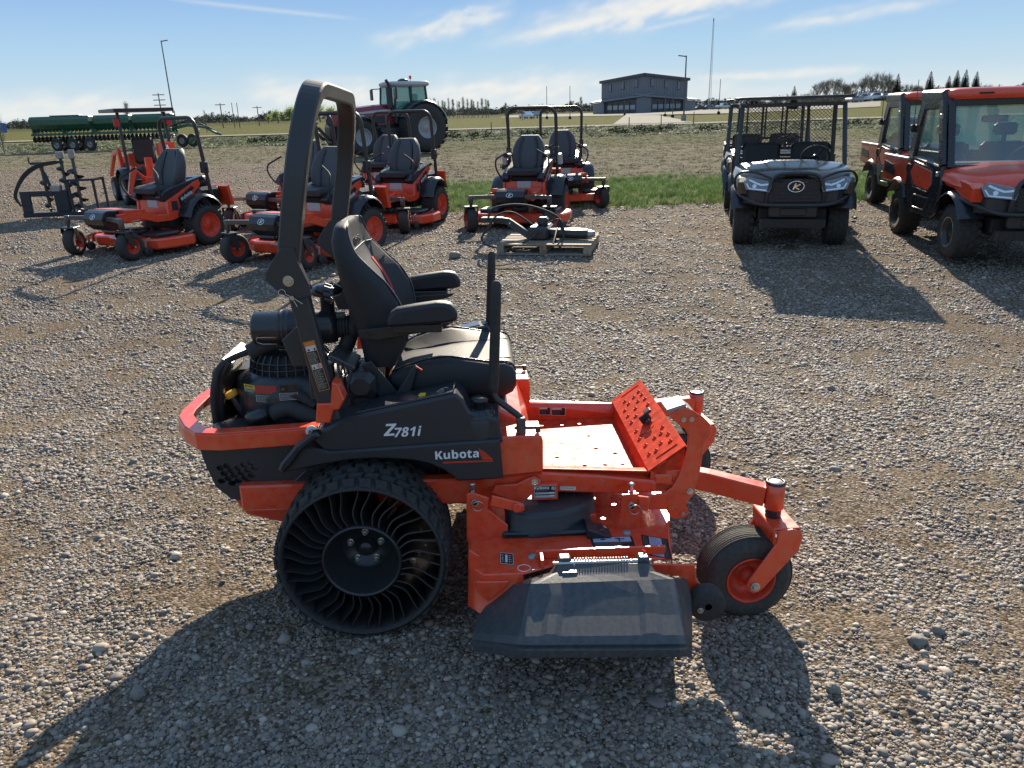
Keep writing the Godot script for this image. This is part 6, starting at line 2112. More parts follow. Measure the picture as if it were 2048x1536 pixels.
# ---------------------------------------------------------------- utility vehicles; origin under the front axle, x forward
func make_utv(nm: String, cab: bool) -> Node3D:
	var h := thing(nm, "utility vehicle", "utility vehicle")
	var K: Material = M["plastic"]
	var BODY: Material = M["orange"] if cab else M["bronze"]
	var mb: MB
	for s in [1.0, -1.0]:
		for q in [[0.0, "front_wheel"], [-1.92, "rear_wheel"]]:
			var w := wheel(h, q[1], Vector3(q[0], 0.335, 0.585 * s), 0.322, 0.27, 0.185, 20, M["black_metal"], 0.05)
			mb = MB.new()
			mb.lathe([Vector2(0.172, 0.122), Vector2(0.186, 0.130), Vector2(0.180, 0.137), Vector2(0.168, 0.128)], Vector3.ZERO, Basis.from_scale(Vector3(1, 1, s)), 32)
			add(w, "rim_edge", mb, M["steel"] if cab else M["black_metal"])
	# chassis
	mb = MB.new()
	mb.bb(Vector3(-2.35, 0.36, -0.42), Vector3(0.42, 0.56, 0.42), 0.02)
	add(h, "chassis", mb, M["dark"])
	for s in [1.0, -1.0]:
		mb = MB.new(); mb.xf = mir(s)
		mb.bar([Vector3(0.10, 0.36, 0.18), Vector3(0.06, 0.34, 0.50)], 0.05, 0.035)
		mb.bar([Vector3(-0.10, 0.36, 0.18), Vector3(-0.06, 0.34, 0.50)], 0.05, 0.035)
		mb.cyl(Vector3(0.0, 0.38, 0.40), Vector3(-0.05, 0.78, 0.30), 0.035, -1, 12)
		add(h, "suspension_arm", mb, M["black_metal"])
	# skid plate and bumper
	mb = MB.new()
	mb.prism(PackedVector2Array([Vector2(0.40, 0.30), Vector2(0.50, 0.30), Vector2(0.56, 0.42), Vector2(0.44, 0.42)]), -0.40, 0.40, 0.01)
	add(h, "skid_plate", mb, M["grey_metal"])
	mb = MB.new()
	mb.bb(Vector3(0.42, 0.43, -0.30), Vector3(0.52, 0.60, 0.30), 0.02)
	mb.bb(Vector3(0.46, 0.46, -0.16), Vector3(0.535, 0.56, 0.16), 0.01)
	add(h, "tow_mount", mb, M["black_metal"])
	mb = MB.new()
	mb.tube(spline([Vector3(0.20, 0.76, -0.72), Vector3(0.46, 0.70, -0.62), Vector3(0.60, 0.62, -0.40), Vector3(0.64, 0.61, 0.0), Vector3(0.60, 0.62, 0.40), Vector3(0.46, 0.70, 0.62), Vector3(0.20, 0.76, 0.72)], 5), 0.028, 12)
	add(h, "bumper_tube", mb, M["black_metal"])
	mb = MB.new()
	mb.tube(spline([Vector3(0.60, 0.62, -0.34), Vector3(0.63, 0.80, -0.33), Vector3(0.60, 0.98, -0.25), Vector3(0.58, 1.01, 0.0), Vector3(0.60, 0.98, 0.25), Vector3(0.63, 0.80, 0.33), Vector3(0.60, 0.62, 0.34)], 5), 0.024, 10)
	add(h, "grille_guard", mb, M["black_metal"])
	if not cab:
		for s in [1.0, -1.0]:
			mb = MB.new(); mb.xf = mir(s)
			mb.tube(spline([Vector3(0.60, 0.95, 0.30), Vector3(0.56, 1.02, 0.48), Vector3(0.44, 1.02, 0.66), Vector3(0.36, 0.92, 0.74), Vector3(0.34, 0.80, 0.72), Vector3(0.40, 0.73, 0.66)], 5), 0.016, 8)
			add(h, "lamp_guard", mb, M["black_metal"])
	# fascia and grille
	mb = MB.new()
	var rings := []
	for k in [[0.10, 0.60, 0.90, 0.60], [0.40, 0.58, 0.90, 0.62], [0.54, 0.60, 0.90, 0.56], [0.58, 0.64, 0.88, 0.50]]:
		var r := PackedVector3Array()
		for p in [[-1.0, 0.1], [-1.0, 0.9], [-0.9, 1.0], [0.9, 1.0], [1.0, 0.9], [1.0, 0.1], [0.8, 0.0], [-0.8, 0.0]]:
			r.append(Vector3(k[0], lerpf(k[1], k[2], p[1]), p[0] * k[3]))
		rings.append(r)
	mb.loft(rings, true, -1)
	add(h, "fascia", mb, K)
	for i in 6:
		mb = MB.new()
		mb.bb(Vector3(0.575, 0.655 + 0.045 * i, -0.27 - 0.006 * i), Vector3(0.602, 0.675 + 0.045 * i, 0.27 + 0.006 * i), 0.004)
		add(h, "grille_slat", mb, M["plastic_smooth"])
	emblem_shape(h, Vector3(0.606, 0.845, 0.0), Basis(Vector3(0, 0, -1), Vector3.UP, Vector3(1, 0, 0)), 0.19)
	# hood and front wings
	mb = MB.new()
	var rows := []
	for k in [[0.52, 0.955, 0.30, 0.90], [0.44, 0.99, 0.52, 0.93], [0.30, 1.015, 0.66, 0.965], [0.0, 1.045, 0.71, 0.99], [-0.42, 1.075, 0.72, 1.02]]:
		var r := PackedVector3Array()
		for p in [-1.0, -0.97, -0.82, -0.45, -0.40, 0.0, 0.40, 0.45, 0.82, 0.97, 1.0]:
			var y: float = k[1]
			var a := absf(p)
			if a > 0.9: y = k[3] - (0.10 if a == 1.0 else 0.0)
			elif a > 0.6: y = lerpf(k[1], k[3], 0.45)
			elif a == 0.40: y = k[1] + 0.012
			elif a == 0.0: y = k[1] + 0.016
			r.append(Vector3(k[0], y, p * k[2]))
		rows.append(r)
	mb.shell(rows, 0.03)
	add(h, "hood", mb, BODY)
	for s in [1.0, -1.0]:
		mb = MB.new(); mb.xf = mir(s)
		mb.prism(PackedVector2Array([Vector2(0.47, 0.74), Vector2(0.52, 0.90), Vector2(0.40, 0.95), Vector2(-0.05, 0.985), Vector2(-0.40, 1.01), Vector2(-0.40, 0.86), Vector2(-0.02, 0.84), Vector2(0.20, 0.76)]), 0.56, 0.705, 0.02)
		add(h, "front_wing", mb, BODY if not cab else BODY)
		# wheel arch flare
		for q in [[0.0, 25.0, 150.0], [-1.92, 30.0, 150.0]]:
			mb = MB.new(); mb.xf = mir(s)
			rows = []
			for i in 9:
				var a := deg_to_rad(lerpf(q[1], q[2], i / 8.0))
				var r := PackedVector3Array()
				for p in [[0.43, 0.50], [0.44, 0.66], [0.43, 0.735], [0.40, 0.765]]:
					r.append(Vector3(q[0] + cos(a) * p[0] * 1.05, 0.335 + sin(a) * p[0] * 1.12, p[1]))
				rows.append(r)
			mb.shell(rows, 0.012)
			add(h, "wheel_arch", mb, M["plastic_smooth"])
		# headlamp
		var hl := sub(h, "headlamp")
		mb = MB.new(); mb.xf = mir(s)
		mb.prism(PackedVector2Array([Vector2(0.0, 0.0), Vector2(0.27, 0.03), Vector2(0.31, 0.10), Vector2(0.24, 0.155), Vector2(0.04, 0.13)]), -0.03, 0.015, 0.006)
		var hb := Transform3D(Basis(Vector3(-0.26, 0.10, 0.96).normalized(), Vector3(-0.25, 0.96, -0.16).normalized(), Vector3(0.94, 0.25, 0.25).normalized()).orthonormalized() * Basis.from_scale(Vector3(1.18, 1.15, 1.0)), Vector3(0.640, 0.775, 0.315))
		var lamp := MB.new(); lamp.xf = mir(s) * hb
		lamp.prism(PackedVector2Array([Vector2(0.0, 0.0), Vector2(0.25, 0.0), Vector2(0.30, 0.09), Vector2(0.25, 0.145), Vector2(0.04, 0.12), Vector2(-0.01, 0.07)]), -0.06, 0.0, 0.006)
		add(hl, "lamp_shell", lamp, M["dark"])
		lamp = MB.new(); lamp.xf = mir(s) * hb
		lamp.bar([Vector3(0.02, 0.02, 0.006), Vector3(0.22, 0.018, 0.006), Vector3(0.26, 0.07, 0.006)], 0.018, 0.01, Vector3(0, 0, 1), 0.002)
		lamp.bar([Vector3(0.02, 0.09, 0.006), Vector3(0.10, 0.07, 0.006), Vector3(0.16, 0.085, 0.006), Vector3(0.24, 0.115, 0.006)], 0.022, 0.01, Vector3(0, 0, 1), 0.002)
		lamp.cyl(Vector3(0.17, 0.05, 0.0), Vector3(0.17, 0.05, 0.012), 0.026, 0.022, 14)
		add(hl, "reflector", lamp, M["chrome"])
		lamp = MB.new(); lamp.xf = mir(s) * hb
		lamp.prism(PackedVector2Array([Vector2(0.0, 0.0), Vector2(0.25, 0.0), Vector2(0.30, 0.09), Vector2(0.25, 0.145), Vector2(0.04, 0.12), Vector2(-0.01, 0.07)]), 0.016, 0.022, 0.002)
		add(hl, "lamp_lens", lamp, M["lamp_lens"])
	# cabin floor, dash, seats
	mb = MB.new()
	mb.bb(Vector3(-1.60, 0.50, -0.70), Vector3(-0.35, 0.56, 0.70), 0.02)
	mb.bb(Vector3(-1.60, 0.50, -0.68), Vector3(-1.02, 0.72, 0.68), 0.03)
	add(h, "floor_tub", mb, K)
	mb = MB.new()
	mb.prism(PackedVector2Array([Vector2(-0.40, 0.60), Vector2(-0.38, 1.05), Vector2(-0.52, 1.07), Vector2(-0.66, 0.98), Vector2(-0.60, 0.60)]), -0.69, 0.69, 0.02)
	add(h, "dashboard", mb, K)
	for z in [-0.36, 0.33]:
		mb = MB.new()
		mb.box(Vector3(-1.22, 0.78, z), Vector3(0.46, 0.13, 0.56), 0.05)
		add(h, "seat_cushion", mb, M["vinyl"])
		mb = MB.new()
		mb.box(Vector3(-1.47, 1.06, z), Vector3(0.12, 0.50, 0.54), 0.05, Basis(Vector3(0, 0, 1), 0.12))
		add(h, "seat_back", mb, M["vinyl"])
		if cab:
			mb = MB.new()
			mb.box(Vector3(-1.50, 1.47, z), Vector3(0.09, 0.16, 0.28), 0.04)
			mb.cyl(Vector3(-1.50, 1.25, z), Vector3(-1.50, 1.42, z), 0.03, -1, 10)
			add(h, "head_restraint", mb, M["vinyl"])
	var sw := sub(h, "steering_wheel")
	sw.transform = Transform3D(Basis(Vector3(0, 0, 1), -0.5), Vector3(-0.80, 1.12, -0.36))
	mb = MB.new()
	mb.tube(arc(Vector3.ZERO, Vector3(0, 1, 0), Vector3(0, 0, 1), 0.185, 0, 360, 28), 0.017, 10)
	add(sw, "wheel_rim", mb, M["rubber"])
	mb = MB.new()
	for a in [90.0, 210.0, 330.0]:
		var t := deg_to_rad(a)
		mb.bar([Vector3(0.02, 0, 0), Vector3(0, 0.18 * cos(t), 0.18 * sin(t))], 0.035, 0.012, Vector3(1, 0, 0), 0.003)
	mb.cyl(Vector3(-0.01, 0, 0), Vector3(0.03, 0, 0), 0.05, -1, 16, 0.006)
	mb.cyl(Vector3(0.02, 0, 0), Vector3(0.28, 0, 0), 0.025, -1, 10)
	add(sw, "spokes", mb, M["plastic_smooth"])
	# cargo bed
	var bed: Material = M["orange"] if cab else M["plastic_smooth"]
	mb = MB.new()
	mb.bb(Vector3(-2.62, 0.72, -0.70), Vector3(-1.62, 0.78, 0.70), 0.01)
	mb.bb(Vector3(-1.66, 0.78, -0.70), Vector3(-1.62, 1.08, 0.70), 0.01)
	mb.bb(Vector3(-2.64, 0.78, -0.70), Vector3(-2.60, 1.08, 0.70), 0.01)
	add(h, "cargo_floor", mb, M["black_metal"])
	for s in [1.0, -1.0]:
		mb = MB.new(); mb.xf = mir(s)
		mb.bb(Vector3(-2.64, 0.74, 0.70), Vector3(-1.62, 1.08, 0.74), 0.012)
		add(h, "cargo_side", mb, bed)
		mb = MB.new(); mb.xf = mir(s)
		mb.bb(Vector3(-2.66, 1.08, 0.70), Vector3(-1.60, 1.115, 0.745), 0.01)
		add(h, "cargo_rail", mb, M["light_grey"] if cab else M["black_metal"])
		mb = MB.new(); mb.xf = mir(s)
		mb.prism(PackedVector2Array([Vector2(-2.56, 0.86), Vector2(-2.56, 1.02), Vector2(-2.20, 0.98), Vector2(-2.08, 0.90), Vector2(-2.10, 0.83)]), 0.7405, 0.748, 0.002)
		add(h, "side_badge", mb, M["plastic_smooth"])
	if cab: utv_cab(h)
	else: utv_open(h)
	return h

func utv_open(h: Node3D) -> void:
	var D: Material = M["black_metal"]
	var mb := MB.new()
	for s in [1.0, -1.0]:
		mb = MB.new(); mb.xf = mir(s)
		mb.bar([Vector3(-0.42, 0.98, 0.70), Vector3(-0.72, 1.84, 0.665)], 0.055, 0.055, Vector3(0, 0, 1), 0.01)
		add(h, "front_post", mb, D)
		mb = MB.new(); mb.xf = mir(s)
		mb.bar([Vector3(-1.58, 0.55, 0.70), Vector3(-1.60, 1.84, 0.665)], 0.06, 0.06, Vector3(0, 0, 1), 0.01)
		add(h, "rear_post", mb, D)
		mb = MB.new(); mb.xf = mir(s)
		mb.bar([Vector3(-0.72, 1.85, 0.665), Vector3(-1.60, 1.85, 0.665)], 0.05, 0.05)
		add(h, "top_rail", mb, D)
	for x in [-0.74, -1.60]:
		mb = MB.new()
		mb.bar([Vector3(x, 1.85, -0.64), Vector3(x, 1.85, 0.64)], 0.05, 0.05)
		add(h, "cross_bar", mb, D)
	mb = MB.new()
	mb.bar([Vector3(-1.60, 1.22, -0.66), Vector3(-1.60, 1.22, 0.66)], 0.04, 0.05)
	add(h, "screen_rail", mb, D)
	for z in [-0.30, 0.0, 0.34]:
		mb = MB.new()
		mb.bar([Vector3(-1.60, 1.22, z), Vector3(-1.60, 1.84, z)], 0.03, 0.03, Vector3(0, 0, 1), 0.004)
		add(h, "screen_bar", mb, D)
	# expanded metal screen
	mb = MB.new()
	var st := 0.055
	for dirn in [1.0, -1.0]:
		var c := -0.66 - 0.62
		while c < 0.66 + 0.62:
			# line z = c + dirn*(y-1.22), clipped to the frame
			var y0 := 0.0
			var y1 := 0.60
			var za: float = c + dirn * y0 * 1.1
			var zb: float = c + dirn * y1 * 1.1
			var t0 := 0.0
			var t1 := 1.0
			for lim in [-0.64, 0.64]:
				var den := zb - za
				var t: float = (lim - za) / den
				if lim < 0:
					if den > 0: t0 = maxf(t0, t)
					else: t1 = minf(t1, t)
				else:
					if den > 0: t1 = minf(t1, t)
					else: t0 = maxf(t0, t)
			if t1 - t0 > 0.02:
				mb.bar([Vector3(-1.585, 1.24 + 0.60 * t0, lerpf(za, zb, t0)), Vector3(-1.585, 1.24 + 0.60 * t1, lerpf(za, zb, t1))], 0.006, 0.004, Vector3(1, 0, 0), 0.001)
			c += st
	var scr := add(h, "screen_mesh", mb, D)
	scr.set_meta("kind", "stuff")
	mb = MB.new()
	var rows := []
	for k in [[-0.60, 1.930], [-0.70, 1.932], [-1.10, 1.935], [-1.60, 1.932], [-1.70, 1.930]]:
		var r := PackedVector3Array()
		for p in [-0.76, -0.70, -0.30, 0.0, 0.30, 0.70, 0.76]: r.append(Vector3(k[0], k[1] - (0.004 if absf(p) > 0.74 else 0.0), p))
		rows.append(r)
	mb.shell(rows, 0.035)
	add(h, "roof", mb, M["plastic"])
	mb = MB.new()
	mb.tube(arc(Vector3(-0.95, 1.35, 0.70), Vector3(1, 0, 0), Vector3(0, 1, 0), 0.12, -80, 80, 8), 0.016, 8)
	add(h, "grab_handle", mb, M["rubber"])

func utv_cab(h: Node3D) -> void:
	var K: Material = M["plastic_smooth"]
	var D: Material = M["black_metal"]
	var mb := MB.new()
	for s in [1.0, -1.0]:
		var dr := sub(h, "door")
		# lower door skin
		mb = MB.new(); mb.xf = mir(s)
		mb.prism(PackedVector2Array([Vector2(-0.36, 0.50), Vector2(-0.50, 0.42), Vector2(-1.30, 0.42), Vector2(-1.46, 0.60), Vector2(-1.52, 0.90), Vector2(-1.48, 1.16), Vector2(-0.36, 1.08), Vector2(-0.30, 0.86)]), 0.70, 0.755, 0.016)
		add(dr, "door_skin", mb, K)
		mb = MB.new(); mb.xf = mir(s)
		mb.prism(PackedVector2Array([Vector2(-0.58, 0.84), Vector2(-0.62, 1.00), Vector2(-1.26, 1.06), Vector2(-1.38, 0.94), Vector2(-1.20, 0.78), Vector2(-0.70, 0.76)]), 0.7555, 0.768, 0.005)
		add(dr, "door_insert", mb, M["orange"])
		mb = MB.new(); mb.xf = mir(s)
		mb.tube([Vector3(-0.56, 0.84, 0.76), Vector3(-0.60, 1.02, 0.76), Vector3(-1.27, 1.085, 0.76), Vector3(-1.42, 0.94, 0.76), Vector3(-1.21, 0.755, 0.76), Vector3(-0.69, 0.735, 0.76), Vector3(-0.56, 0.84, 0.76)], 0.012, 8)
		mb.tube([Vector3(-0.62, 0.66, 0.757), Vector3(-1.15, 0.66, 0.757), Vector3(-1.25, 0.56, 0.757), Vector3(-1.15, 0.50, 0.757), Vector3(-0.72, 0.50, 0.757), Vector3(-0.62, 0.66, 0.757)], 0.010, 8)
		add(dr, "door_moulding", mb, K)
		# window frame
		mb = MB.new(); mb.xf = mir(s)
		mb.bar([Vector3(-0.38, 1.08, 0.735), Vector3(-0.76, 1.84, 0.70)], 0.13, 0.05, Vector3(0, 0, 1), 0.012)
		mb.bar([Vector3(-1.47, 1.12, 0.735), Vector3(-1.43, 1.55, 0.715), Vector3(-1.34, 1.84, 0.70)], 0.18, 0.05, Vector3(0, 0, 1), 0.012)
		mb.bar([Vector3(-0.74, 1.82, 0.70), Vector3(-1.36, 1.80, 0.70)], 0.05, 0.14, Vector3(0, 1, 0), 0.012)
		add(dr, "window_frame", mb, K)
		mb = MB.new(); mb.xf = mir(s)
		mb.prism(PackedVector2Array([Vector2(-0.42, 1.10), Vector2(-0.74, 1.80), Vector2(-1.34, 1.80), Vector2(-1.44, 1.50), Vector2(-1.44, 1.12)]), 0.706, 0.712, 0.001)
		add(dr, "window_pane", mb, M["glass"])
		mb = MB.new(); mb.xf = mir(s)
		mb.box(Vector3(-0.62, 1.66, 0.745), Vector3(0.05, 0.07, 0.03), 0.006)
		mb.box(Vector3(-0.42, 0.98, 0.765), Vector3(0.05, 0.06, 0.03), 0.006)
		add(dr, "hinge", mb, M["steel_dull"])
		mb = MB.new(); mb.xf = mir(s)
		mb.tube([Vector3(-1.36, 1.02, 0.77), Vector3(-1.40, 1.04, 0.79), Vector3(-1.46, 0.98, 0.79), Vector3(-1.44, 0.90, 0.77)], 0.014, 8)
		add(dr, "handle", mb, M["rubber"])
		mb = MB.new(); mb.xf = mir(s)
		mb.bar([Vector3(-0.33, 1.06, 0.66), Vector3(-0.72, 1.86, 0.62)], 0.07, 0.08, Vector3(0, 0, 1), 0.012)
		add(h, "cab_pillar", mb, K)
		mb = MB.new(); mb.xf = mir(s)
		mb.bar([Vector3(-1.56, 0.60, 0.70), Vector3(-1.56, 1.30, 0.68), Vector3(-1.48, 1.86, 0.64)], 0.08, 0.08, Vector3(0, 0, 1), 0.012)
		add(h, "rear_pillar", mb, K)
		# whip aerial with a marker
		mb = MB.new(); mb.xf = mir(s)
		mb.cyl(Vector3(-1.50, 1.50, 0.76), Vector3(-1.52, 2.12, 0.77), 0.006, 0.004, 6)
		mb.box(Vector3(-1.50, 1.50, 0.77), Vector3(0.06, 0.10, 0.05), 0.01)
		add(h, "whip_aerial", mb, K)
	# windscreen, rear window, roof
	mb = MB.new()
	mb.shell([PackedVector3Array([Vector3(-0.36, 1.08, 0.63), Vector3(-0.32, 1.08, 0.0), Vector3(-0.36, 1.08, -0.63)]), PackedVector3Array([Vector3(-0.72, 1.84, 0.59), Vector3(-0.69, 1.84, 0.0), Vector3(-0.72, 1.84, -0.59)])], 0.005)
	add(h, "windscreen", mb, M["glass"])
	mb = MB.new()
	mb.bar([Vector3(-0.34, 1.07, -0.66), Vector3(-0.30, 1.07, 0.0), Vector3(-0.34, 1.07, 0.66)], 0.05, 0.05)
	mb.bar([Vector3(-0.70, 1.83, -0.62), Vector3(-0.67, 1.83, 0.0), Vector3(-0.70, 1.83, 0.62)], 0.06, 0.10)
	add(h, "windscreen_frame", mb, K)
	mb = MB.new()
	mb.shell([PackedVector3Array([Vector3(-1.57, 1.20, 0.62), Vector3(-1.57, 1.20, -0.62)]), PackedVector3Array([Vector3(-1.50, 1.84, 0.60), Vector3(-1.50, 1.84, -0.60)])], 0.005)
	add(h, "rear_window", mb, M["glass_green"])
	mb = MB.new()
	mb.bb(Vector3(-1.60, 0.62, -0.66), Vector3(-1.56, 1.20, 0.66), 0.01)
	add(h, "cab_back", mb, K)
	mb = MB.new()
	var rings := []
	for k in [[1.86, 0.0], [1.90, 0.03], [1.955, 0.02], [1.985, -0.03], [1.995, -0.12]]:
		var r := PackedVector3Array()
		for p in [Vector2(-0.66, 0.60), Vector2(-0.60, 0.45), Vector2(-0.58, 0.0), Vector2(-0.60, -0.45), Vector2(-0.66, -0.60), Vector2(-0.80, -0.68), Vector2(-1.50, -0.68), Vector2(-1.58, -0.60), Vector2(-1.58, 0.60), Vector2(-1.50, 0.68), Vector2(-0.80, 0.68)]:
			var c := Vector2(-1.1, 0)
			var q: Vector2 = p + (p - c).normalized() * k[1]
			r.append(Vector3(q.x, k[0], q.y))
		rings.append(r)
	mb.loft(rings)
	add(h, "roof", mb, M["orange"])
	for s in [1.0, -1.0]:
		mb = MB.new(); mb.xf = mir(s)
		mb.prism(PackedVector2Array([Vector2(-0.68, 1.83), Vector2(-0.76, 1.98), Vector2(-1.50, 1.985), Vector2(-1.56, 1.83)]), 0.62, 0.725, 0.03)
		add(h, "roof_side", mb, K)
		mb = MB.new(); mb.xf = mir(s)
		mb.bb(Vector3(-0.585, 1.915, 0.22), Vector3(-0.56, 1.935, 0.38), 0.004)
		add(h, "roof_slot", mb, M["dark"])
	mb = MB.new()
	mb.box(Vector3(-0.78, 1.62, 0.08), Vector3(0.03, 0.08, 0.30), 0.012)
	add(h, "rear_mirror", mb, K)
	mb = MB.new()
	mb.box(Vector3(-0.55, 1.09, 0.0), Vector3(0.30, 0.05, 1.2), 0.02)
	add(h, "dash_top", mb, M["vinyl_grey"])

func place_utvs() -> void:
	var yaw := atan2(-0.97, -0.25)
	var sc := Vector3(0.96, 0.915, 0.95)
	var G := "utility vehicles on the lot"
	var a := make_utv("utility_vehicle", false)
	meta(a, "open bronze utility vehicle with black roof, mesh screen and brush guard", "utility vehicle", G)
	a.position = Vector3(3.6, 0, -9.95); a.rotation.y = yaw; a.scale = sc
	var b := copy_of(a, Vector3(4.42, 0, -13.4), yaw, "second open utility vehicle parked close behind the bronze one", G)
	b.scale = sc
	var c := make_utv("cab_utility_vehicle", true)
	meta(c, "orange utility vehicle with closed cab and black doors, its nose toward the mower", "utility vehicle", G)
	c.position = Vector3(5.60, 0, -8.55); c.rotation.y = atan2(-0.985, -0.16); c.scale = sc
	var d := copy_of(c, Vector3(6.75, 0, -11.9), atan2(-0.985, -0.16), "orange cab utility vehicle parked behind the other cab vehicle, beside the grass", G)
	d.scale = sc
# ---------------------------------------------------------------- machines further back
func make_tractor() -> void:
	var h := thing("farm_tractor", "big dark red farm tractor with wide rear tyres and glazed cab", "tractor")
	var p := gp(868, 305)
	h.position = Vector3(p.x - 1.05, 0, p.z - 0.9)
	h.rotation.y = atan2(-0.56, -0.83)
	var R: Material = M["maroon"]
	var mb: MB
	for s in [1.0, -1.0]:
		wheel(h, "rear_wheel", Vector3(0, 1.12, 1.10 * s), 1.10, 0.90, 0.48, 22, M["white_rim"], 0.18)
		wheel(h, "front_wheel", Vector3(3.05, 0.80, 1.00 * s), 0.77, 0.55, 0.40, 20, M["white_rim"], 0.12)
		for q in [[0.0, 1.08, 1.30, 1.20, 25.0, 165.0, 0.55, 1.45], [3.05, 0.80, 1.0, 0.88, 35.0, 150.0, 0.75, 1.30]]:
			mb = MB.new(); mb.xf = mir(s)
			var rows := []
			for i in 9:
				var a := deg_to_rad(lerpf(q[4], q[5], i / 8.0))
				rows.append(PackedVector3Array([Vector3(q[0] + cos(a) * q[3], q[1] + sin(a) * q[3], q[6]), Vector3(q[0] + cos(a) * q[3] * 1.01, q[1] + sin(a) * q[3] * 1.01, q[7] - 0.06), Vector3(q[0] + cos(a) * (q[3] - 0.06), q[1] + sin(a) * (q[3] - 0.06), q[7])]))
			mb.shell(rows, 0.03)
			add(h, "mudguard", mb, M["plastic_smooth"])
		mb = MB.new(); mb.xf = mir(s)
		mb.box(Vector3(0.55, 2.05, 1.02), Vector3(0.10, 0.30, 0.25), 0.03)
		add(h, "side_lamp", mb, M["plastic_smooth"])
	mb = MB.new()
	var rings := []
	for k in [[1.15, 1.30, 2.20, 0.52], [2.2, 1.28, 2.14, 0.50], [3.4, 1.26, 2.02, 0.46], [3.95, 1.28, 1.90, 0.42], [4.08, 1.36, 1.78, 0.36]]:
		var r := PackedVector3Array()
		for q in [[-1.0, 0.0], [-1.0, 0.75], [-0.82, 0.95], [-0.4, 1.0], [0.4, 1.0], [0.82, 0.95], [1.0, 0.75], [1.0, 0.0]]: r.append(Vector3(k[0], lerpf(k[1], k[2], q[1]), q[0] * k[3]))
		rings.append(r)
	mb.loft(rings, true, -1)
	add(h, "bonnet", mb, R)
	for s in [1.0, -1.0]:
		mb = MB.new(); mb.xf = mir(s)
		mb.prism(PackedVector2Array([Vector2(1.3, 1.86), Vector2(3.5, 1.72), Vector2(3.5, 1.80), Vector2(1.3, 1.97)]), 0.512, 0.524, 0.002)
		add(h, "side_stripe", mb, M["light_grey"])
		mb = MB.new(); mb.xf = mir(s)
		mb.prism(PackedVector2Array([Vector2(1.6, 1.35), Vector2(3.6, 1.33), Vector2(3.5, 1.60), Vector2(1.6, 1.70)]), 0.505, 0.516, 0.002)
		add(h, "side_grille", mb, M["plastic"])
	mb = MB.new()
	mb.box(Vector3(4.05, 1.58, 0), Vector3(0.12, 0.44, 0.60), 0.03)
	add(h, "front_grille", mb, M["dark"])
	for s in [1.0, -1.0]:
		mb = MB.new()
		mb.box(Vector3(4.12, 1.66, 0.18 * s), Vector3(0.04, 0.12, 0.16), 0.02)
		add(h, "headlamp", mb, M["light_grey"])
	mb = MB.new()
	mb.bb(Vector3(-0.5, 0.65, -0.45), Vector3(3.7, 1.32, 0.45), 0.05)
	mb.cyl(Vector3(3.05, 0.80, -0.9), Vector3(3.05, 0.80, 0.9), 0.16, -1, 14)
	mb.cyl(Vector3(0, 1.08, -1.0), Vector3(0, 1.08, 1.0), 0.25, -1, 16)
	mb.bb(Vector3(0.8, 0.55, 0.45), Vector3(2.0, 1.15, 0.85), 0.08)
	mb.bb(Vector3(0.8, 0.55, -0.85), Vector3(2.0, 1.15, -0.45), 0.08)
	add(h, "chassis", mb, M["black_metal"])
	# front linkage
	mb = MB.new()
	for s in [1.0, -1.0]:
		mb.bar([Vector3(3.7, 0.9, 0.25 * s), Vector3(4.3, 0.75, 0.35 * s), Vector3(4.75, 1.25, 0.38 * s)], 0.12, 0.16, Vector3(0, 0, 1), 0.02)
		mb.tube(arc(Vector3(4.80, 1.36, 0.38 * s), Vector3(1, 0, 0), Vector3(0, 1, 0), 0.10, -120, 120, 8), 0.04, 8)
	mb.bb(Vector3(3.7, 0.6, -0.35), Vector3(4.2, 1.3, 0.35), 0.05)
	add(h, "front_linkage", mb, M["black_metal"])
	# cab
	mb = MB.new()
	mb.bb(Vector3(-0.45, 1.30, -0.80), Vector3(1.20, 1.62, 0.80), 0.05)
	add(h, "cab_base", mb, M["black_metal"])
	for q in [[1.20, 1.60, 0.78, 1.10, 2.92, 0.74], [0.35, 1.60, 0.82, 0.35, 2.92, 0.80], [-0.50, 1.60, 0.82, -0.40, 2.92, 0.78]]:
		for s in [1.0, -1.0]:
			mb = MB.new()
			mb.bar([Vector3(q[0], q[1], q[2] * s), Vector3(q[3], q[4], q[5] * s)], 0.09, 0.07, Vector3(0, 0, 1), 0.01)
			add(h, "cab_pillar", mb, M["black_metal"])
	for s in [1.0, -1.0]:
		mb = MB.new()
		mb.shell([PackedVector3Array([Vector3(1.18, 1.62, 0.78 * s), Vector3(-0.48, 1.62, 0.80 * s)]), PackedVector3Array([Vector3(1.08, 2.90, 0.75 * s), Vector3(-0.40, 2.90, 0.78 * s)])], 0.01)
		add(h, "side_glass", mb, M["glass_green"])
	for q in [[1.20, 1.10], [-0.50, -0.40]]:
		mb = MB.new()
		mb.shell([PackedVector3Array([Vector3(q[0], 1.62, -0.76), Vector3(q[0], 1.62, 0.76)]), PackedVector3Array([Vector3(q[1], 2.90, -0.74), Vector3(q[1], 2.90, 0.74)])], 0.01)
		add(h, "cab_glass", mb, M["glass_green"])
	mb = MB.new()
	mb.bb(Vector3(-0.20, 1.6, -0.25), Vector3(0.25, 1.95, 0.25), 0.06)
	mb.box(Vector3(-0.22, 2.25, 0), Vector3(0.14, 0.7, 0.46), 0.06, Basis(Vector3(0, 0, 1), 0.1))
	mb.tube(arc(Vector3(0.65, 2.1, 0), Vector3(0.4, 0.9, 0), Vector3(0, 0, 1), 0.2, 0, 360, 16), 0.02, 6)
	mb.bar([Vector3(0.9, 1.5, 0), Vector3(0.66, 2.1, 0)], 0.08, 0.08, Vector3(0, 0, 1), 0.02)
	add(h, "driver_seat", mb, M["dark"])
	mb = MB.new()
	rings = []
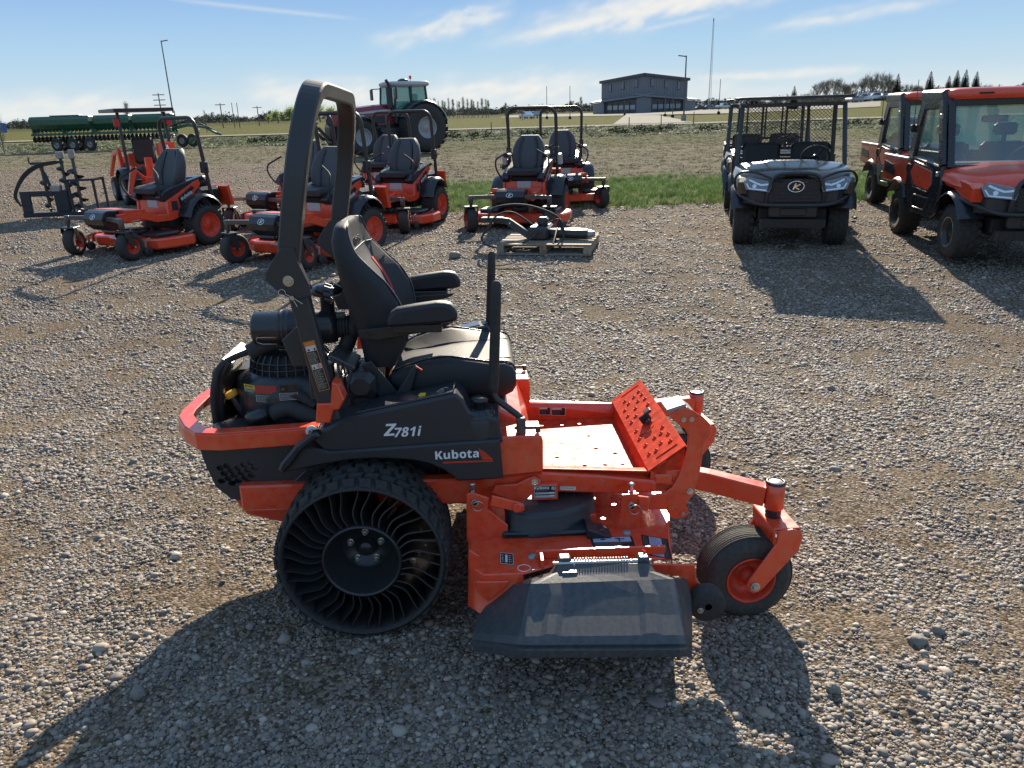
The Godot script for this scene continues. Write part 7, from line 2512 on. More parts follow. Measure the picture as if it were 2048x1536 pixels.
	for k in [[2.90, 0.0], [2.96, 0.10], [3.06, 0.12], [3.12, 0.02]]:
		var r := PackedVector3Array()
		for q in [Vector2(1.15, 0.55), Vector2(1.25, 0.0), Vector2(1.15, -0.55), Vector2(0.9, -0.80), Vector2(-0.45, -0.80), Vector2(-0.6, -0.6), Vector2(-0.6, 0.6), Vector2(-0.45, 0.80), Vector2(0.9, 0.80)]:
			var c := Vector2(0.3, 0)
			var v: Vector2 = q + (q - c).normalized() * k[1]
			r.append(Vector3(v.x, k[0], v.y))
		rings.append(r)
	mb.loft(rings)
	add(h, "cab_roof", mb, M["light_grey"])
	mb = MB.new()
	mb.lathe([Vector2(0.26, 0.0), Vector2(0.24, 0.08), Vector2(0.12, 0.14), Vector2(0.0, 0.15)], Vector3(0.3, 3.12, 0), Basis(Vector3(1, 0, 0), Vector3(0, 0, -1), Vector3(0, 1, 0)), 16)
	add(h, "roof_dome", mb, M["plastic_smooth"])
	mb = MB.new()
	mb.cyl(Vector3(-0.45, 3.05, 0.70), Vector3(-0.45, 3.28, 0.70), 0.015, -1, 6)
	mb.cyl(Vector3(-0.45, 3.28, 0.70), Vector3(-0.45, 3.42, 0.70), 0.06, -1, 10)
	add(h, "beacon_light", mb, M["red_lens"])
	mb = MB.new()
	mb.cyl(Vector3(1.35, 2.0, -0.62), Vector3(1.35, 2.85, -0.62), 0.14, -1, 16)
	mb.tube([Vector3(1.35, 2.85, -0.62), Vector3(1.36, 3.02, -0.62), Vector3(1.48, 3.18, -0.64)], 0.07, 10)
	add(h, "exhaust_stack", mb, M["black_metal"])
	for s in [1.0, -1.0]:
		mb = MB.new()
		mb.bar([Vector3(1.15, 2.85, 0.78 * s), Vector3(1.35, 2.85, 1.25 * s)], 0.04, 0.04)
		mb.box(Vector3(1.35, 2.60, 1.25 * s), Vector3(0.08, 0.48, 0.24), 0.03)
		add(h, "side_mirror", mb, M["plastic_smooth"])

func make_drill() -> void:
	# long green seed drill; x along its length (hitch towards +x), z towards the lot
	var h := thing("seed_drill", "long green seed drill with rows of disc openers, standing on the field", "seed drill")
	var p := gp(140, 303)
	h.position = Vector3(p.x - 0.4, 0, p.z - 1.0)
	h.rotation.y = 0.06
	h.scale = Vector3(0.77, 0.92, 0.9)
	var G: Material = M["green_paint"]
	var mb: MB
	# transport wheels
	for q in [[-0.6, 0.9], [0.75, 0.9], [0.9, 0.0], [2.2, 0.9], [-0.5, 0.0], [9.6, -0.2], [10.5, -0.2]]:
		wheel(h, "transport_wheel", Vector3(q[0], 0.48, q[1]), 0.48, 0.40, 0.24, 0, M["steel_dull"], 0.1)
	# hoppers
	for q in [[-2.6, 2.4, 0.4], [2.55, 5.6, 0.0], [5.75, 9.1, -0.2]]:
		mb = MB.new()
		mb.xf = Transform3D(Basis(Vector3(0, 0, 1), Vector3(0, 1, 0), Vector3(-1, 0, 0)), Vector3(0, 0, q[2]))
		mb.prism(PackedVector2Array([Vector2(-0.55, 1.50), Vector2(0.30, 1.45), Vector2(0.62, 1.85), Vector2(0.62, 2.20), Vector2(0.40, 2.38), Vector2(-0.50, 2.38), Vector2(-0.75, 2.10)]), -q[1], -q[0], 0.03)
		add(h, "hopper", mb, G)
		mb = MB.new()
		mb.bb(Vector3(q[0] + 0.05, 2.385, q[2] - 0.45), Vector3(q[1] - 0.05, 2.42, q[2] + 0.38), 0.01)
		add(h, "hopper_lid", mb, G)
		var k := int((q[1] - q[0]) / 0.32)
		for i in k:
			mb = MB.new()
			mb.bb(Vector3(q[0] + 0.12 + 0.32 * i, 1.36, q[2] + 0.26), Vector3(q[0] + 0.32 + 0.32 * i, 1.50, q[2] + 0.42), 0.02)
			add(h, "seed_meter", mb, M["dark"])
	mb = MB.new()
	mb.bb(Vector3(-1.2, 2.43, -0.3), Vector3(1.3, 2.50, 0.2), 0.01)
	add(h, "walkway", mb, M["black_metal"])
	# tool bars
	for z in [-0.55, 0.10, 0.72]:
		mb = MB.new()
		mb.bb(Vector3(-2.7, 1.12, z - 0.08), Vector3(9.2, 1.28, z + 0.08), 0.01)
		add(h, "tool_bar", mb, G)
	for x in [-2.5, 0.0, 2.45, 5.7, 9.0]:
		mb = MB.new()
		mb.bb(Vector3(x - 0.06, 1.1, -0.6), Vector3(x + 0.06, 1.55, 0.8), 0.01)
		add(h, "frame_post", mb, G)
	# openers: a disc, an arm, a press wheel
	for i in 34:
		var x := -2.6 + 0.345 * i
		mb = MB.new()
		mb.cyl(Vector3(x, 0.86, 0.55), Vector3(x + 0.03, 0.86, 0.56), 0.22, -1, 16)
		mb.cyl(Vector3(x + 0.1, 0.83, -0.75), Vector3(x + 0.17, 0.83, -0.75), 0.17, -1, 14)
		mb.bar([Vector3(x + 0.06, 1.14, 0.60), Vector3(x + 0.06, 0.88, 0.55), Vector3(x + 0.08, 0.90, -0.5)], 0.06, 0.06, Vector3(1, 0, 0), 0.01)
		add(h, "disc_opener", mb, M["black_metal"])
		mb = MB.new()
		mb.tube(spline([Vector3(x + 0.06, 1.40, 0.34), Vector3(x + 0.02, 1.2, 0.60), Vector3(x + 0.05, 0.95, 0.52)], 4), 0.025, 6)
		add(h, "seed_tube", mb, M["dark"])
	# gooseneck hitch
	mb = MB.new()
	mb.bar(spline([Vector3(8.8, 1.25, 0.1), Vector3(9.8, 1.45, 0.4), Vector3(10.9, 1.55, 0.8), Vector3(11.5, 1.2, 1.0), Vector3(11.3, 0.75, 1.0), Vector3(10.6, 0.35, 0.9)], 4), 0.20, 0.30, Vector3(0, 0, 1), 0.03)
	mb.bar([Vector3(11.0, 1.55, 0.8), Vector3(12.2, 1.35, 0.9), Vector3(13.0, 0.95, 0.9), Vector3(13.4, 0.85, 0.9)], 0.16, 0.24, Vector3(0, 0, 1), 0.03)
	add(h, "gooseneck_hitch", mb, G)
	mb = MB.new()
	for k in 4: mb.tube(spline([Vector3(9.0 + 0.2 * k, 1.5, 0.3), Vector3(10.2 + 0.3 * k, 1.75 + 0.08 * k, 0.7), Vector3(12.2, 1.45, 0.95), Vector3(13.2, 1.0, 0.95)], 5), 0.022, 6)
	add(h, "hydraulic_hose", mb, M["dark"])
	mb = MB.new()
	mb.bar([Vector3(9.2, 1.2, -0.4), Vector3(9.2, 2.6, -0.4)], 0.08, 0.08, Vector3(0, 0, 1), 0.01)
	mb.prism(PackedVector2Array([Vector2(8.6, 1.5), Vector2(9.6, 1.5), Vector2(9.4, 2.3), Vector2(9.0, 2.4)]), 0.30, 0.34, 0.01)
	add(h, "end_ladder", mb, G)

func make_backhoe() -> void:
	# small tractor with loader frame, canopy and backhoe, its back to the lot; x forward
	var h := thing("backhoe_tractor", "small orange tractor with black canopy, white rims and folded backhoe", "tractor")
	var p := gp(312, 406)
	h.position = Vector3(p.x, 0, p.z); h.rotation.y = atan2(0.80, -0.60)
	var O: Material = M["orange"]
	var mb: MB
	for s in [1.0, -1.0]:
		wheel(h, "rear_wheel", Vector3(0, 0.34, 0.50 * s), 0.33, 0.26, 0.20, 18, M["white_rim"], 0.05)
		wheel(h, "front_wheel", Vector3(1.40, 0.27, 0.44 * s), 0.26, 0.20, 0.15, 16, M["white_rim"], 0.04)
		mb = MB.new(); mb.xf = mir(s)
		var rows := []
		for i in 8:
			var a := deg_to_rad(20.0 + 130.0 * i / 7)
			rows.append(PackedVector3Array([Vector3(cos(a) * 0.42, 0.34 + sin(a) * 0.44, 0.30), Vector3(cos(a) * 0.43, 0.34 + sin(a) * 0.45, 0.60), Vector3(cos(a) * 0.40, 0.34 + sin(a) * 0.42, 0.65)]))
		mb.shell(rows, 0.015)
		add(h, "fender", mb, M["plastic_smooth"])
		mb = MB.new(); mb.xf = mir(s)
		mb.bar([Vector3(-0.10, 0.60, 0.46), Vector3(-0.12, 1.20, 0.47), Vector3(-0.06, 1.92, 0.47)], 0.06, 0.06, Vector3(0, 0, 1), 0.01)
		add(h, "canopy_post", mb, M["black_metal"])
		mb = MB.new(); mb.xf = mir(s)
		mb.box(Vector3(-0.13, 1.72, 0.53), Vector3(0.05, 0.19, 0.11), 0.015)
		add(h, "tail_lamp", mb, M["red_lens"])
		# loader frame
		mb = MB.new(); mb.xf = mir(s)
		mb.bar([Vector3(1.0, 0.5, 0.34), Vector3(1.0, 1.12, 0.36), Vector3(1.45, 1.05, 0.38), Vector3(2.1, 0.55, 0.40)], 0.10, 0.08, Vector3(0, 0, 1), 0.012)
		add(h, "loader_arm", mb, O)
	mb = MB.new()
	mb.bb(Vector3(-0.42, 1.93, -0.60), Vector3(1.15, 2.0, 0.60), 0.01)
	add(h, "canopy", mb, M["black_metal"])
	mb = MB.new()
	mb.prism(PackedVector2Array([Vector2(0.70, 0.45), Vector2(1.85, 0.45), Vector2(1.88, 0.80), Vector2(1.70, 0.98), Vector2(0.70, 1.06)]), -0.27, 0.27, 0.03)
	add(h, "bonnet", mb, O)
	mb = MB.new()
	mb.bb(Vector3(0.9, 0.55, 0.272), Vector3(1.6, 0.85, 0.28), 0.005)
	mb.bb(Vector3(0.9, 0.55, -0.28), Vector3(1.6, 0.85, -0.272), 0.005)
	add(h, "side_grille", mb, M["dark"])
	mb = MB.new()
	mb.bb(Vector3(-0.45, 0.30, -0.32), Vector3(1.5, 0.52, 0.32), 0.02)
	add(h, "chassis", mb, M["black_metal"])
	mb = MB.new()
	mb.bb(Vector3(-0.25, 0.56, -0.24), Vector3(0.20, 0.80, 0.24), 0.04)
	mb.box(Vector3(0.22, 1.12, 0.0), Vector3(0.12, 0.56, 0.44), 0.05, Basis(Vector3(0, 0, 1), -0.15))
	add(h, "seat", mb, M["vinyl"])
	mb = MB.new()
	mb.tube(arc(Vector3(0.62, 1.12, 0), Vector3(0.3, 0.9, 0), Vector3(0, 0, 1), 0.16, 0, 360, 16), 0.015, 6)
	mb.bar([Vector3(0.8, 0.8, 0), Vector3(0.62, 1.12, 0)], 0.06, 0.06, Vector3(0, 0, 1), 0.01)
	add(h, "steering_wheel", mb, M["plastic_smooth"])
	# backhoe
	mb = MB.new()
	mb.prism(PackedVector2Array([Vector2(-0.42, 1.02), Vector2(-0.62, 1.02), Vector2(-0.66, 1.30), Vector2(-0.44, 1.30)]), 0.10, 0.44, 0.015)
	add(h, "control_tower", mb, O)
	mb = MB.new()
	for k in 4: mb.tube([Vector3(-0.58, 1.36, 0.08 + 0.1 * k), Vector3(-0.56, 1.50, 0.08 + 0.1 * k)], 0.010, 6)
	add(h, "control_lever", mb, M["plastic_smooth"])
	mb = MB.new()
	mb.bb(Vector3(-0.75, 0.35, -0.30), Vector3(-0.42, 0.62, 0.30), 0.02)
	mb.bar([Vector3(-0.6, 0.3, -0.14), Vector3(-0.6, 1.0, -0.14)], 0.14, 0.14, Vector3(0, 0, 1), 0.02)
	add(h, "backhoe_frame", mb, O)
	mb = MB.new()
	mb.bar([Vector3(-0.75, 0.50, 0.08), Vector3(-1.05, 0.95, 0.10), Vector3(-0.92, 1.28, 0.10)], 0.14, 0.12, Vector3(0, 0, 1), 0.02)
	mb.bar([Vector3(-0.92, 1.28, 0.10), Vector3(-1.24, 0.95, 0.12), Vector3(-1.32, 0.50, 0.12)], 0.11, 0.11, Vector3(0, 0, 1), 0.02)
	add(h, "boom", mb, O)
	mb = MB.new()
	mb.prism(PackedVector2Array([Vector2(-1.40, 0.52), Vector2(-1.22, 0.50), Vector2(-1.02, 0.34), Vector2(-1.06, 0.16), Vector2(-1.30, 0.18), Vector2(-1.44, 0.34)]), -0.05, 0.28, 0.01)
	add(h, "bucket", mb, M["grey_metal"])
	mb = MB.new()
	mb.cyl(Vector3(-0.80, 0.66, 0.18), Vector3(-1.10, 1.05, 0.18), 0.035, -1, 10)
	mb.cyl(Vector3(-0.98, 1.24, 0.18), Vector3(-1.28, 0.80, 0.18), 0.03, -1, 10)
	add(h, "ram", mb, M["steel"])
	for s in [1.0, -1.0]:
		mb = MB.new(); mb.xf = mir(s)
		mb.bar([Vector3(-0.58, 0.58, 0.28), Vector3(-0.62, 0.80, 0.46), Vector3(-0.62, 0.30, 0.62)], 0.08, 0.08, Vector3(1, 0, 0), 0.01)
		mb.box(Vector3(-0.62, 0.28, 0.64), Vector3(0.22, 0.03, 0.20), 0.01)
		add(h, "stabiliser", mb, O)

func auger(parent: Node, base: Vector3, hgt: float, r: float) -> void:
	var a := sub(parent, "auger", base)
	var mb := MB.new()
	mb.cyl(Vector3.ZERO, Vector3(0, hgt, 0), 0.035, -1, 10)
	mb.cyl(Vector3(0, hgt, 0), Vector3(0, hgt + 0.10, 0), 0.05, -1, 6)
	mb.cyl(Vector3(0, -0.10, 0), Vector3.ZERO, 0.004, 0.035, 8)
	add(a, "shaft", mb, M["grey_metal"])
	mb = MB.new()
	var rows := []
	for i in 61:
		var t := i / 60.0
		var an := t * TAU * hgt * 0.85 / 0.26
		rows.append(PackedVector3Array([Vector3(cos(an) * 0.03, t * hgt * 0.85, sin(an) * 0.03), Vector3(cos(an) * r, t * hgt * 0.85 - 0.01, sin(an) * r)]))
	mb.shell(rows, 0.010)
	add(a, "flighting", mb, M["black_metal"])

func make_auger_rack() -> void:
	var h := thing("auger_rack", "dark steel attachment frame holding three upright earth augers and looped hoses", "auger rack")
	var p := gp(118, 436)
	h.position = Vector3(p.x - 0.1, 0, p.z); h.rotation.y = 0.10
	h.scale = Vector3.ONE * 0.84
	var D: Material = mat("navy_steel", lin(0.022, 0.026, 0.036), 0.45, 0.2)
	var mb := MB.new()
	# coupler plate with open windows
	mb.bb(Vector3(-0.62, 0.14, -0.02), Vector3(-0.40, 0.62, 0.04), 0.01)
	mb.bb(Vector3(0.12, 0.14, -0.02), Vector3(0.42, 0.62, 0.04), 0.01)
	mb.bb(Vector3(-0.40, 0.50, -0.02), Vector3(0.12, 0.62, 0.04), 0.01)
	mb.bb(Vector3(-0.62, 0.04, -0.06), Vector3(0.60, 0.14, 0.08), 0.01)
	add(h, "coupler_plate", mb, D)
	mb = MB.new()
	mb.bar([Vector3(0.06, 0.55, -0.10), Vector3(-0.06, 1.10, -0.12)], 0.06, 0.06, Vector3(0, 0, 1), 0.01)
	mb.bar([Vector3(-0.30, 1.22, -0.12), Vector3(0.42, 1.24, -0.12)], 0.05, 0.05)
	mb.bar([Vector3(-0.32, 1.22, -0.12), Vector3(-0.32, 1.36, -0.12)], 0.03, 0.03, Vector3(0, 0, 1), 0.005)
	add(h, "stand_bar", mb, D)
	mb = MB.new()
	for k in 3:
		mb.tube(spline([Vector3(0.30, 1.22 + 0.02 * k, -0.05), Vector3(-0.10, 1.14 + 0.03 * k, 0.0), Vector3(-0.45, 0.90 + 0.04 * k, 0.04), Vector3(-0.68 - 0.02 * k, 0.55, 0.05), Vector3(-0.62, 0.30, 0.06)], 6), 0.020, 8)
	add(h, "hydraulic_hose", mb, M["rubber"])
	auger(h, Vector3(-0.18, 0.15, -0.35), 0.90, 0.11)
	auger(h, Vector3(0.34, 0.20, -0.20), 1.10, 0.13)
	auger(h, Vector3(0.66, 0.14, -0.05), 1.15, 0.17)
	mb = MB.new()
	mb.cyl(Vector3(0.34, 1.32, -0.2), Vector3(0.34, 1.46, -0.2), 0.09, -1, 14)
	mb.cyl(Vector3(0.66, 1.32, -0.05), Vector3(0.66, 1.50, -0.05), 0.07, -1, 14)
	mb.box(Vector3(0.20, 0.66, 0.0), Vector3(0.22, 0.14, 0.16), 0.02)
	add(h, "drive_head", mb, M["steel_dull"])
	mb = MB.new()
	for q in [[0.55, 0.15], [1.10, 0.15], [1.10, -0.45]]: mb.bar([Vector3(q[0], 0.0, q[1]), Vector3(q[0] - 0.02, 0.86, q[1])], 0.05, 0.05, Vector3(0, 0, 1), 0.006)
	mb.bar([Vector3(0.53, 0.84, 0.15), Vector3(1.10, 0.84, 0.15)], 0.05, 0.05)
	mb.bar([Vector3(1.08, 0.84, 0.15), Vector3(1.08, 0.84, -0.45)], 0.05, 0.05)
	mb.bar([Vector3(0.40, 0.10, 0.15), Vector3(1.30, 0.10, 0.15)], 0.06, 0.08)
	add(h, "stand_leg", mb, D)

func make_pallet() -> void:
	var h := thing("wooden_pallet", "weathered wooden pallet lying on the gravel under a black attachment", "pallet")
	var p := gp(1100, 500)
	h.position = Vector3(p.x, ground_y(p.x, p.z), p.z - 0.10)
	h.rotation.y = -0.22
	var board := MB.new()
	board.bb(Vector3(-0.60, 0, -0.045), Vector3(0.60, 0.020, 0.045), 0.002)
	var bm := board.mesh()
	var tones := [M["wood"], mat("wood_grey", lin(0.30, 0.27, 0.22), 0.85, 0.0, {"tex": TX["dust"], "sc": 4.0}), mat("wood_pale", lin(0.40, 0.33, 0.24), 0.8, 0.0, {"tex": TX["dust"], "sc": 4.0})]
	for i in 7:
		addm(h, "deck_board", bm, tones[(i * 2) % 3], Transform3D(Basis(Vector3.UP, 0.006 * (i % 3 - 1)), Vector3(0.01 * (i % 2), 0.118, -0.45 + 0.15 * i)))
	for z in [-0.45, 0.0, 0.45]: addm(h, "bottom_board", bm, tones[1], Transform3D(Basis.IDENTITY, Vector3(0, 0.0, z)))
	var str_ := MB.new()
	str_.bb(Vector3(-0.045, 0.020, -0.50), Vector3(0.045, 0.118, 0.50), 0.003)
	var sme := str_.mesh()
	for x in [-0.55, 0.0, 0.55]: addm(h, "stringer", sme, tones[(int(x * 4) + 3) % 3], Transform3D(Basis.IDENTITY, Vector3(x, 0, 0)))
	# attachment lying on it
	var a := thing("hydraulic_attachment", "black hydraulic attachment with looped hoses strapped to the wooden pallet", "attachment")
	a.position = h.position + Vector3(0, 0.138, 0)
	a.rotation.y = h.rotation.y
	a.scale = Vector3(1.0, 0.78, 1.0)
	var D: Material = M["black_metal"]
	var mb := MB.new()
	mb.cyl(Vector3(-0.15, 0.10, 0.05), Vector3(0.52, 0.09, 0.12), 0.075, -1, 18, 0.01)
	mb.cyl(Vector3(-0.05, 0.08, -0.20), Vector3(0.50, 0.08, -0.12), 0.06, -1, 16, 0.01)
	add(a, "cylinder_barrel", mb, D)
	mb = MB.new()
	mb.cyl(Vector3(0.46, 0.09, 0.11), Vector3(0.60, 0.09, 0.13), 0.055, -1, 14)
	mb.cyl(Vector3(0.44, 0.08, -0.13), Vector3(0.54, 0.08, -0.11), 0.045, -1, 14)
	add(a, "end_cap", mb, M["steel_dull"])
	mb = MB.new()
	mb.bar([Vector3(-0.75, 0.30, -0.05), Vector3(-0.55, 0.28, 0.0), Vector3(-0.20, 0.02, 0.10)], 0.10, 0.07, Vector3(0, 0, 1), 0.01)
	mb.bb(Vector3(-0.92, 0.26, -0.12), Vector3(-0.62, 0.34, 0.02), 0.01)
	add(a, "arm", mb, D)
	letters(a, "arm_letters", "BA18", M["white"], Vector3(-0.46, 0.20, 0.046), Basis(Vector3(0, 0, 1), -0.95), 0.055, true)
	mb = MB.new()
	mb.bb(Vector3(-0.25, 0.0, -0.25), Vector3(0.02, 0.22, 0.22), 0.03)
	mb.box(Vector3(-0.08, 0.28, 0.0), Vector3(0.14, 0.14, 0.16), 0.03)
	add(a, "valve_block", mb, D)
	for k in 4:
		mb = MB.new()
		var q := 0.03 * k
		match k:
			0: mb.tube(spline([Vector3(-0.80, 0.30, 0.1), Vector3(-0.70, 0.52, 0.1), Vector3(-0.30, 0.56, 0.08), Vector3(0.10, 0.38, 0.06), Vector3(0.18, 0.12, 0.05)], 6), 0.016, 8)
			1: mb.tube(spline([Vector3(-0.72, 0.28, 0.16), Vector3(-0.86, 0.02, 0.22), Vector3(-0.60, -0.08, 0.42), Vector3(-0.25, 0.02, 0.40), Vector3(-0.1, 0.16, 0.20)], 6), 0.016, 8)
			2: mb.tube(spline([Vector3(-0.1, 0.2, 0.1), Vector3(0.16, 0.34, 0.16), Vector3(0.22, 0.10, 0.22), Vector3(0.20, 0.0, 0.30)], 6), 0.014, 8)
			3: mb.tube(spline([Vector3(-0.20, 0.2, 0.0), Vector3(-0.45, 0.44, 0.1), Vector3(-0.66, 0.40, 0.12), Vector3(-0.80, 0.18, 0.16)], 6), 0.014, 8)
		add(a, "hose", mb, M["rubber"])
	mb = MB.new()
	mb.bb(Vector3(0.10, -0.005, -0.42), Vector3(0.14, 0.0, 0.46), 0.001)
	mb.tube([Vector3(0.12, 0.0, 0.44), Vector3(0.12, 0.16, 0.16), Vector3(0.12, 0.18, 0.05)], 0.012, 6)
	add(a, "strap", mb, M["dark"])
# ---------------------------------------------------------------- building, poles, trees, parked cars
func make_building() -> void:
	var h := thing("metal_building", "grey two-storey metal building with a dark glazed lean-to along its front", "building")
	var c := gp(1287, 226.5)
	h.position = lift(c, 0.0)
	# local axes: corner at the origin, left wall along -x side, right wall along +x; turned so that the corner faces the lot
	h.rotation.y = atan2(-c.x, -c.z)
	h.scale = Vector3(1.10, 1.03, 1.10)
	var W := mat("wall_metal", lin(0.150, 0.158, 0.178), 0.55, 0.1)
	var W2 := mat("wall_metal_light", lin(0.165, 0.172, 0.192), 0.55, 0.1)
	var T := mat("trim_metal", lin(0.055, 0.058, 0.066), 0.5)
	var mb: MB
	var dirs := [Vector3(-0.74, 0, -0.67), Vector3(0.74, 0, -0.67)]
	var L := 19.0
	for k in 2:
		var d: Vector3 = dirs[k]
		var n := Vector3(d.z, 0, -d.x) if k == 0 else Vector3(-d.z, 0, d.x)
		if n.z < 0: n = -n
		var back := -n
		# main wall set back behind the lean-to
		var o = back * 3.0 + dirs[1 - k] * 3.0
		o = Vector3(0, 0, -4.2)
		var P := func(t: float, y: float) -> Vector3: return o + d * t + Vector3(0, y, 0)
		var hc := 10.6
		var he := 9.2
		mb = MB.new()
		mb.loft([PackedVector3Array([P.call(0, 0), P.call(L - 3, 0), P.call(L - 3, he), P.call(0, hc)]), PackedVector3Array([P.call(0, 0) + back * 0.4, P.call(L - 3, 0) + back * 0.4, P.call(L - 3, he) + back * 0.4, P.call(0, hc) + back * 0.4])], true, -1)
		add(h, "upper_wall", mb, W)
		# vertical ribs of the cladding
		for i in 16:
			mb = MB.new()
			var t := 0.5 + i * (L - 4.0) / 15.0
			mb.bb(Vector3(-0.04, 4.0, -0.04), Vector3(0.04, lerpf(hc, he, t / (L - 3)) - 0.7, 0.04), 0.0)
			var rb := add(h, "cladding_rib", mb, W2 if i % 5 == 0 else W)
			rb.position = P.call(t, 0.0) + n * 0.02
		mb = MB.new()
		mb.bar([P.call(-0.2, hc - 0.25) + n * 0.2, P.call(L - 2.6, he - 0.25) + n * 0.2], 0.7, 0.75, Vector3.UP, 0.02)
		add(h, "roof_edge", mb, T)
		for i in 3:
			var t: float = [2.2, 7.2, 12.0][i]
			var top: float = lerpf(hc, he, t / (L - 3)) - 1.15
			var wn := sub(h, "upper_window")
			mb = MB.new()
			mb.loft([PackedVector3Array([P.call(t, top - 2.2) + n * 0.05, P.call(t + 1.25, top - 2.2) + n * 0.05, P.call(t + 1.25, top) + n * 0.05, P.call(t, top) + n * 0.05]), PackedVector3Array([P.call(t, top - 2.2) + n * 0.15, P.call(t + 1.25, top - 2.2) + n * 0.15, P.call(t + 1.25, top) + n * 0.15, P.call(t, top) + n * 0.15])], true, -1)
			add(wn, "frame", mb, T)
			mb = MB.new()
			mb.grid([PackedVector3Array([P.call(t + 0.12, top - 2.08) + n * 0.16, P.call(t + 1.13, top - 2.08) + n * 0.16]), PackedVector3Array([P.call(t + 0.12, top - 0.12) + n * 0.16, P.call(t + 1.13, top - 0.12) + n * 0.16])], -1)
			add(wn, "pane", mb, M["screen"])
		# lean-to
		var Q := func(t: float, y: float, out: float) -> Vector3: return d * t + Vector3(0, y, 0) + n * out
		mb = MB.new()
		mb.loft([PackedVector3Array([Q.call(0, 0.0, -0.6), Q.call(L, 0.0, -0.6), Q.call(L, 3.0, -0.6), Q.call(0, 4.4, -0.6)]), PackedVector3Array([Q.call(0, 0.0, -3.0), Q.call(L, 0.0, -3.0), Q.call(L, 3.0, -3.0), Q.call(0, 4.4, -3.0)])], true, -1)
		add(h, "lower_wall", mb, T)
		mb = MB.new()
		mb.loft([PackedVector3Array([Q.call(-0.4, 4.45, 0.5), Q.call(L + 0.6, 3.0, 0.5), Q.call(L + 0.6, 3.35, 0.5), Q.call(-0.4, 4.85, 0.5)]), PackedVector3Array([Q.call(-0.4, 5.2, -3.4), Q.call(L + 0.6, 3.9, -3.4), Q.call(L + 0.6, 4.0, -3.4), Q.call(-0.4, 5.4, -3.4)])], true, -1)
		add(h, "lean_to_roof", mb, W2)
		for q in [[0.0, 2.6, W], [L - 4.2, L, W2]]:
			mb = MB.new()
			mb.loft([PackedVector3Array([Q.call(q[0], 0, 0.0), Q.call(q[1], 0, 0.0), Q.call(q[1], lerpf(4.35, 3.0, q[1] / L), 0.0), Q.call(q[0], lerpf(4.35, 3.0, q[0] / L), 0.0)]), PackedVector3Array([Q.call(q[0], 0, -0.7), Q.call(q[1], 0, -0.7), Q.call(q[1], lerpf(4.35, 3.0, q[1] / L), -0.7), Q.call(q[0], lerpf(4.35, 3.0, q[0] / L), -0.7)])], true, -1)
			add(h, "wall_panel", mb, q[2])
		for i in 5:
			var t := 3.6 + i * 2.15
			var wn := sub(h, "shop_window")
			mb = MB.new()
			mb.grid([PackedVector3Array([Q.call(t, 1.1, -0.55), Q.call(t + 1.7, 1.1, -0.55)]), PackedVector3Array([Q.call(t, 2.3, -0.55), Q.call(t + 1.7, 2.3, -0.55)])], -1)
			add(wn, "pane", mb, mat("shop_glass", lin(0.30, 0.32, 0.33), 0.08))
			mb = MB.new()
			mb.bar([Q.call(t + 1.92, 0.0, -0.5), Q.call(t + 1.92, 3.0, -0.5)], 0.14, 0.14, n, 0.01)
			add(wn, "mullion", mb, T)

func pole_at(nm: String, label: String, cat: String, px: float, py_base: float, py_top: float, r: float, dist := 0.0) -> Node3D:
	var b := gp(px, py_base) if dist == 0.0 else at_depth(px, py_base, dist)
	var y0 := ground_y(b.x, b.z)
	var hgt := (py_base - py_top) / 1632.0 * Vector2(b.x, b.z).length() * 1.03
	var o := thing(nm, label, cat, Vector3(b.x, y0, b.z))
	var mb := MB.new()
	mb.cyl(Vector3(0, -0.1, 0), Vector3(0, hgt, 0), r, r * 0.7, 8)
	add(o, "pole", mb, M["grey_metal"] if nm != "utility_pole" else M["wood"])
	o.set_meta("hgt", hgt)
	return o

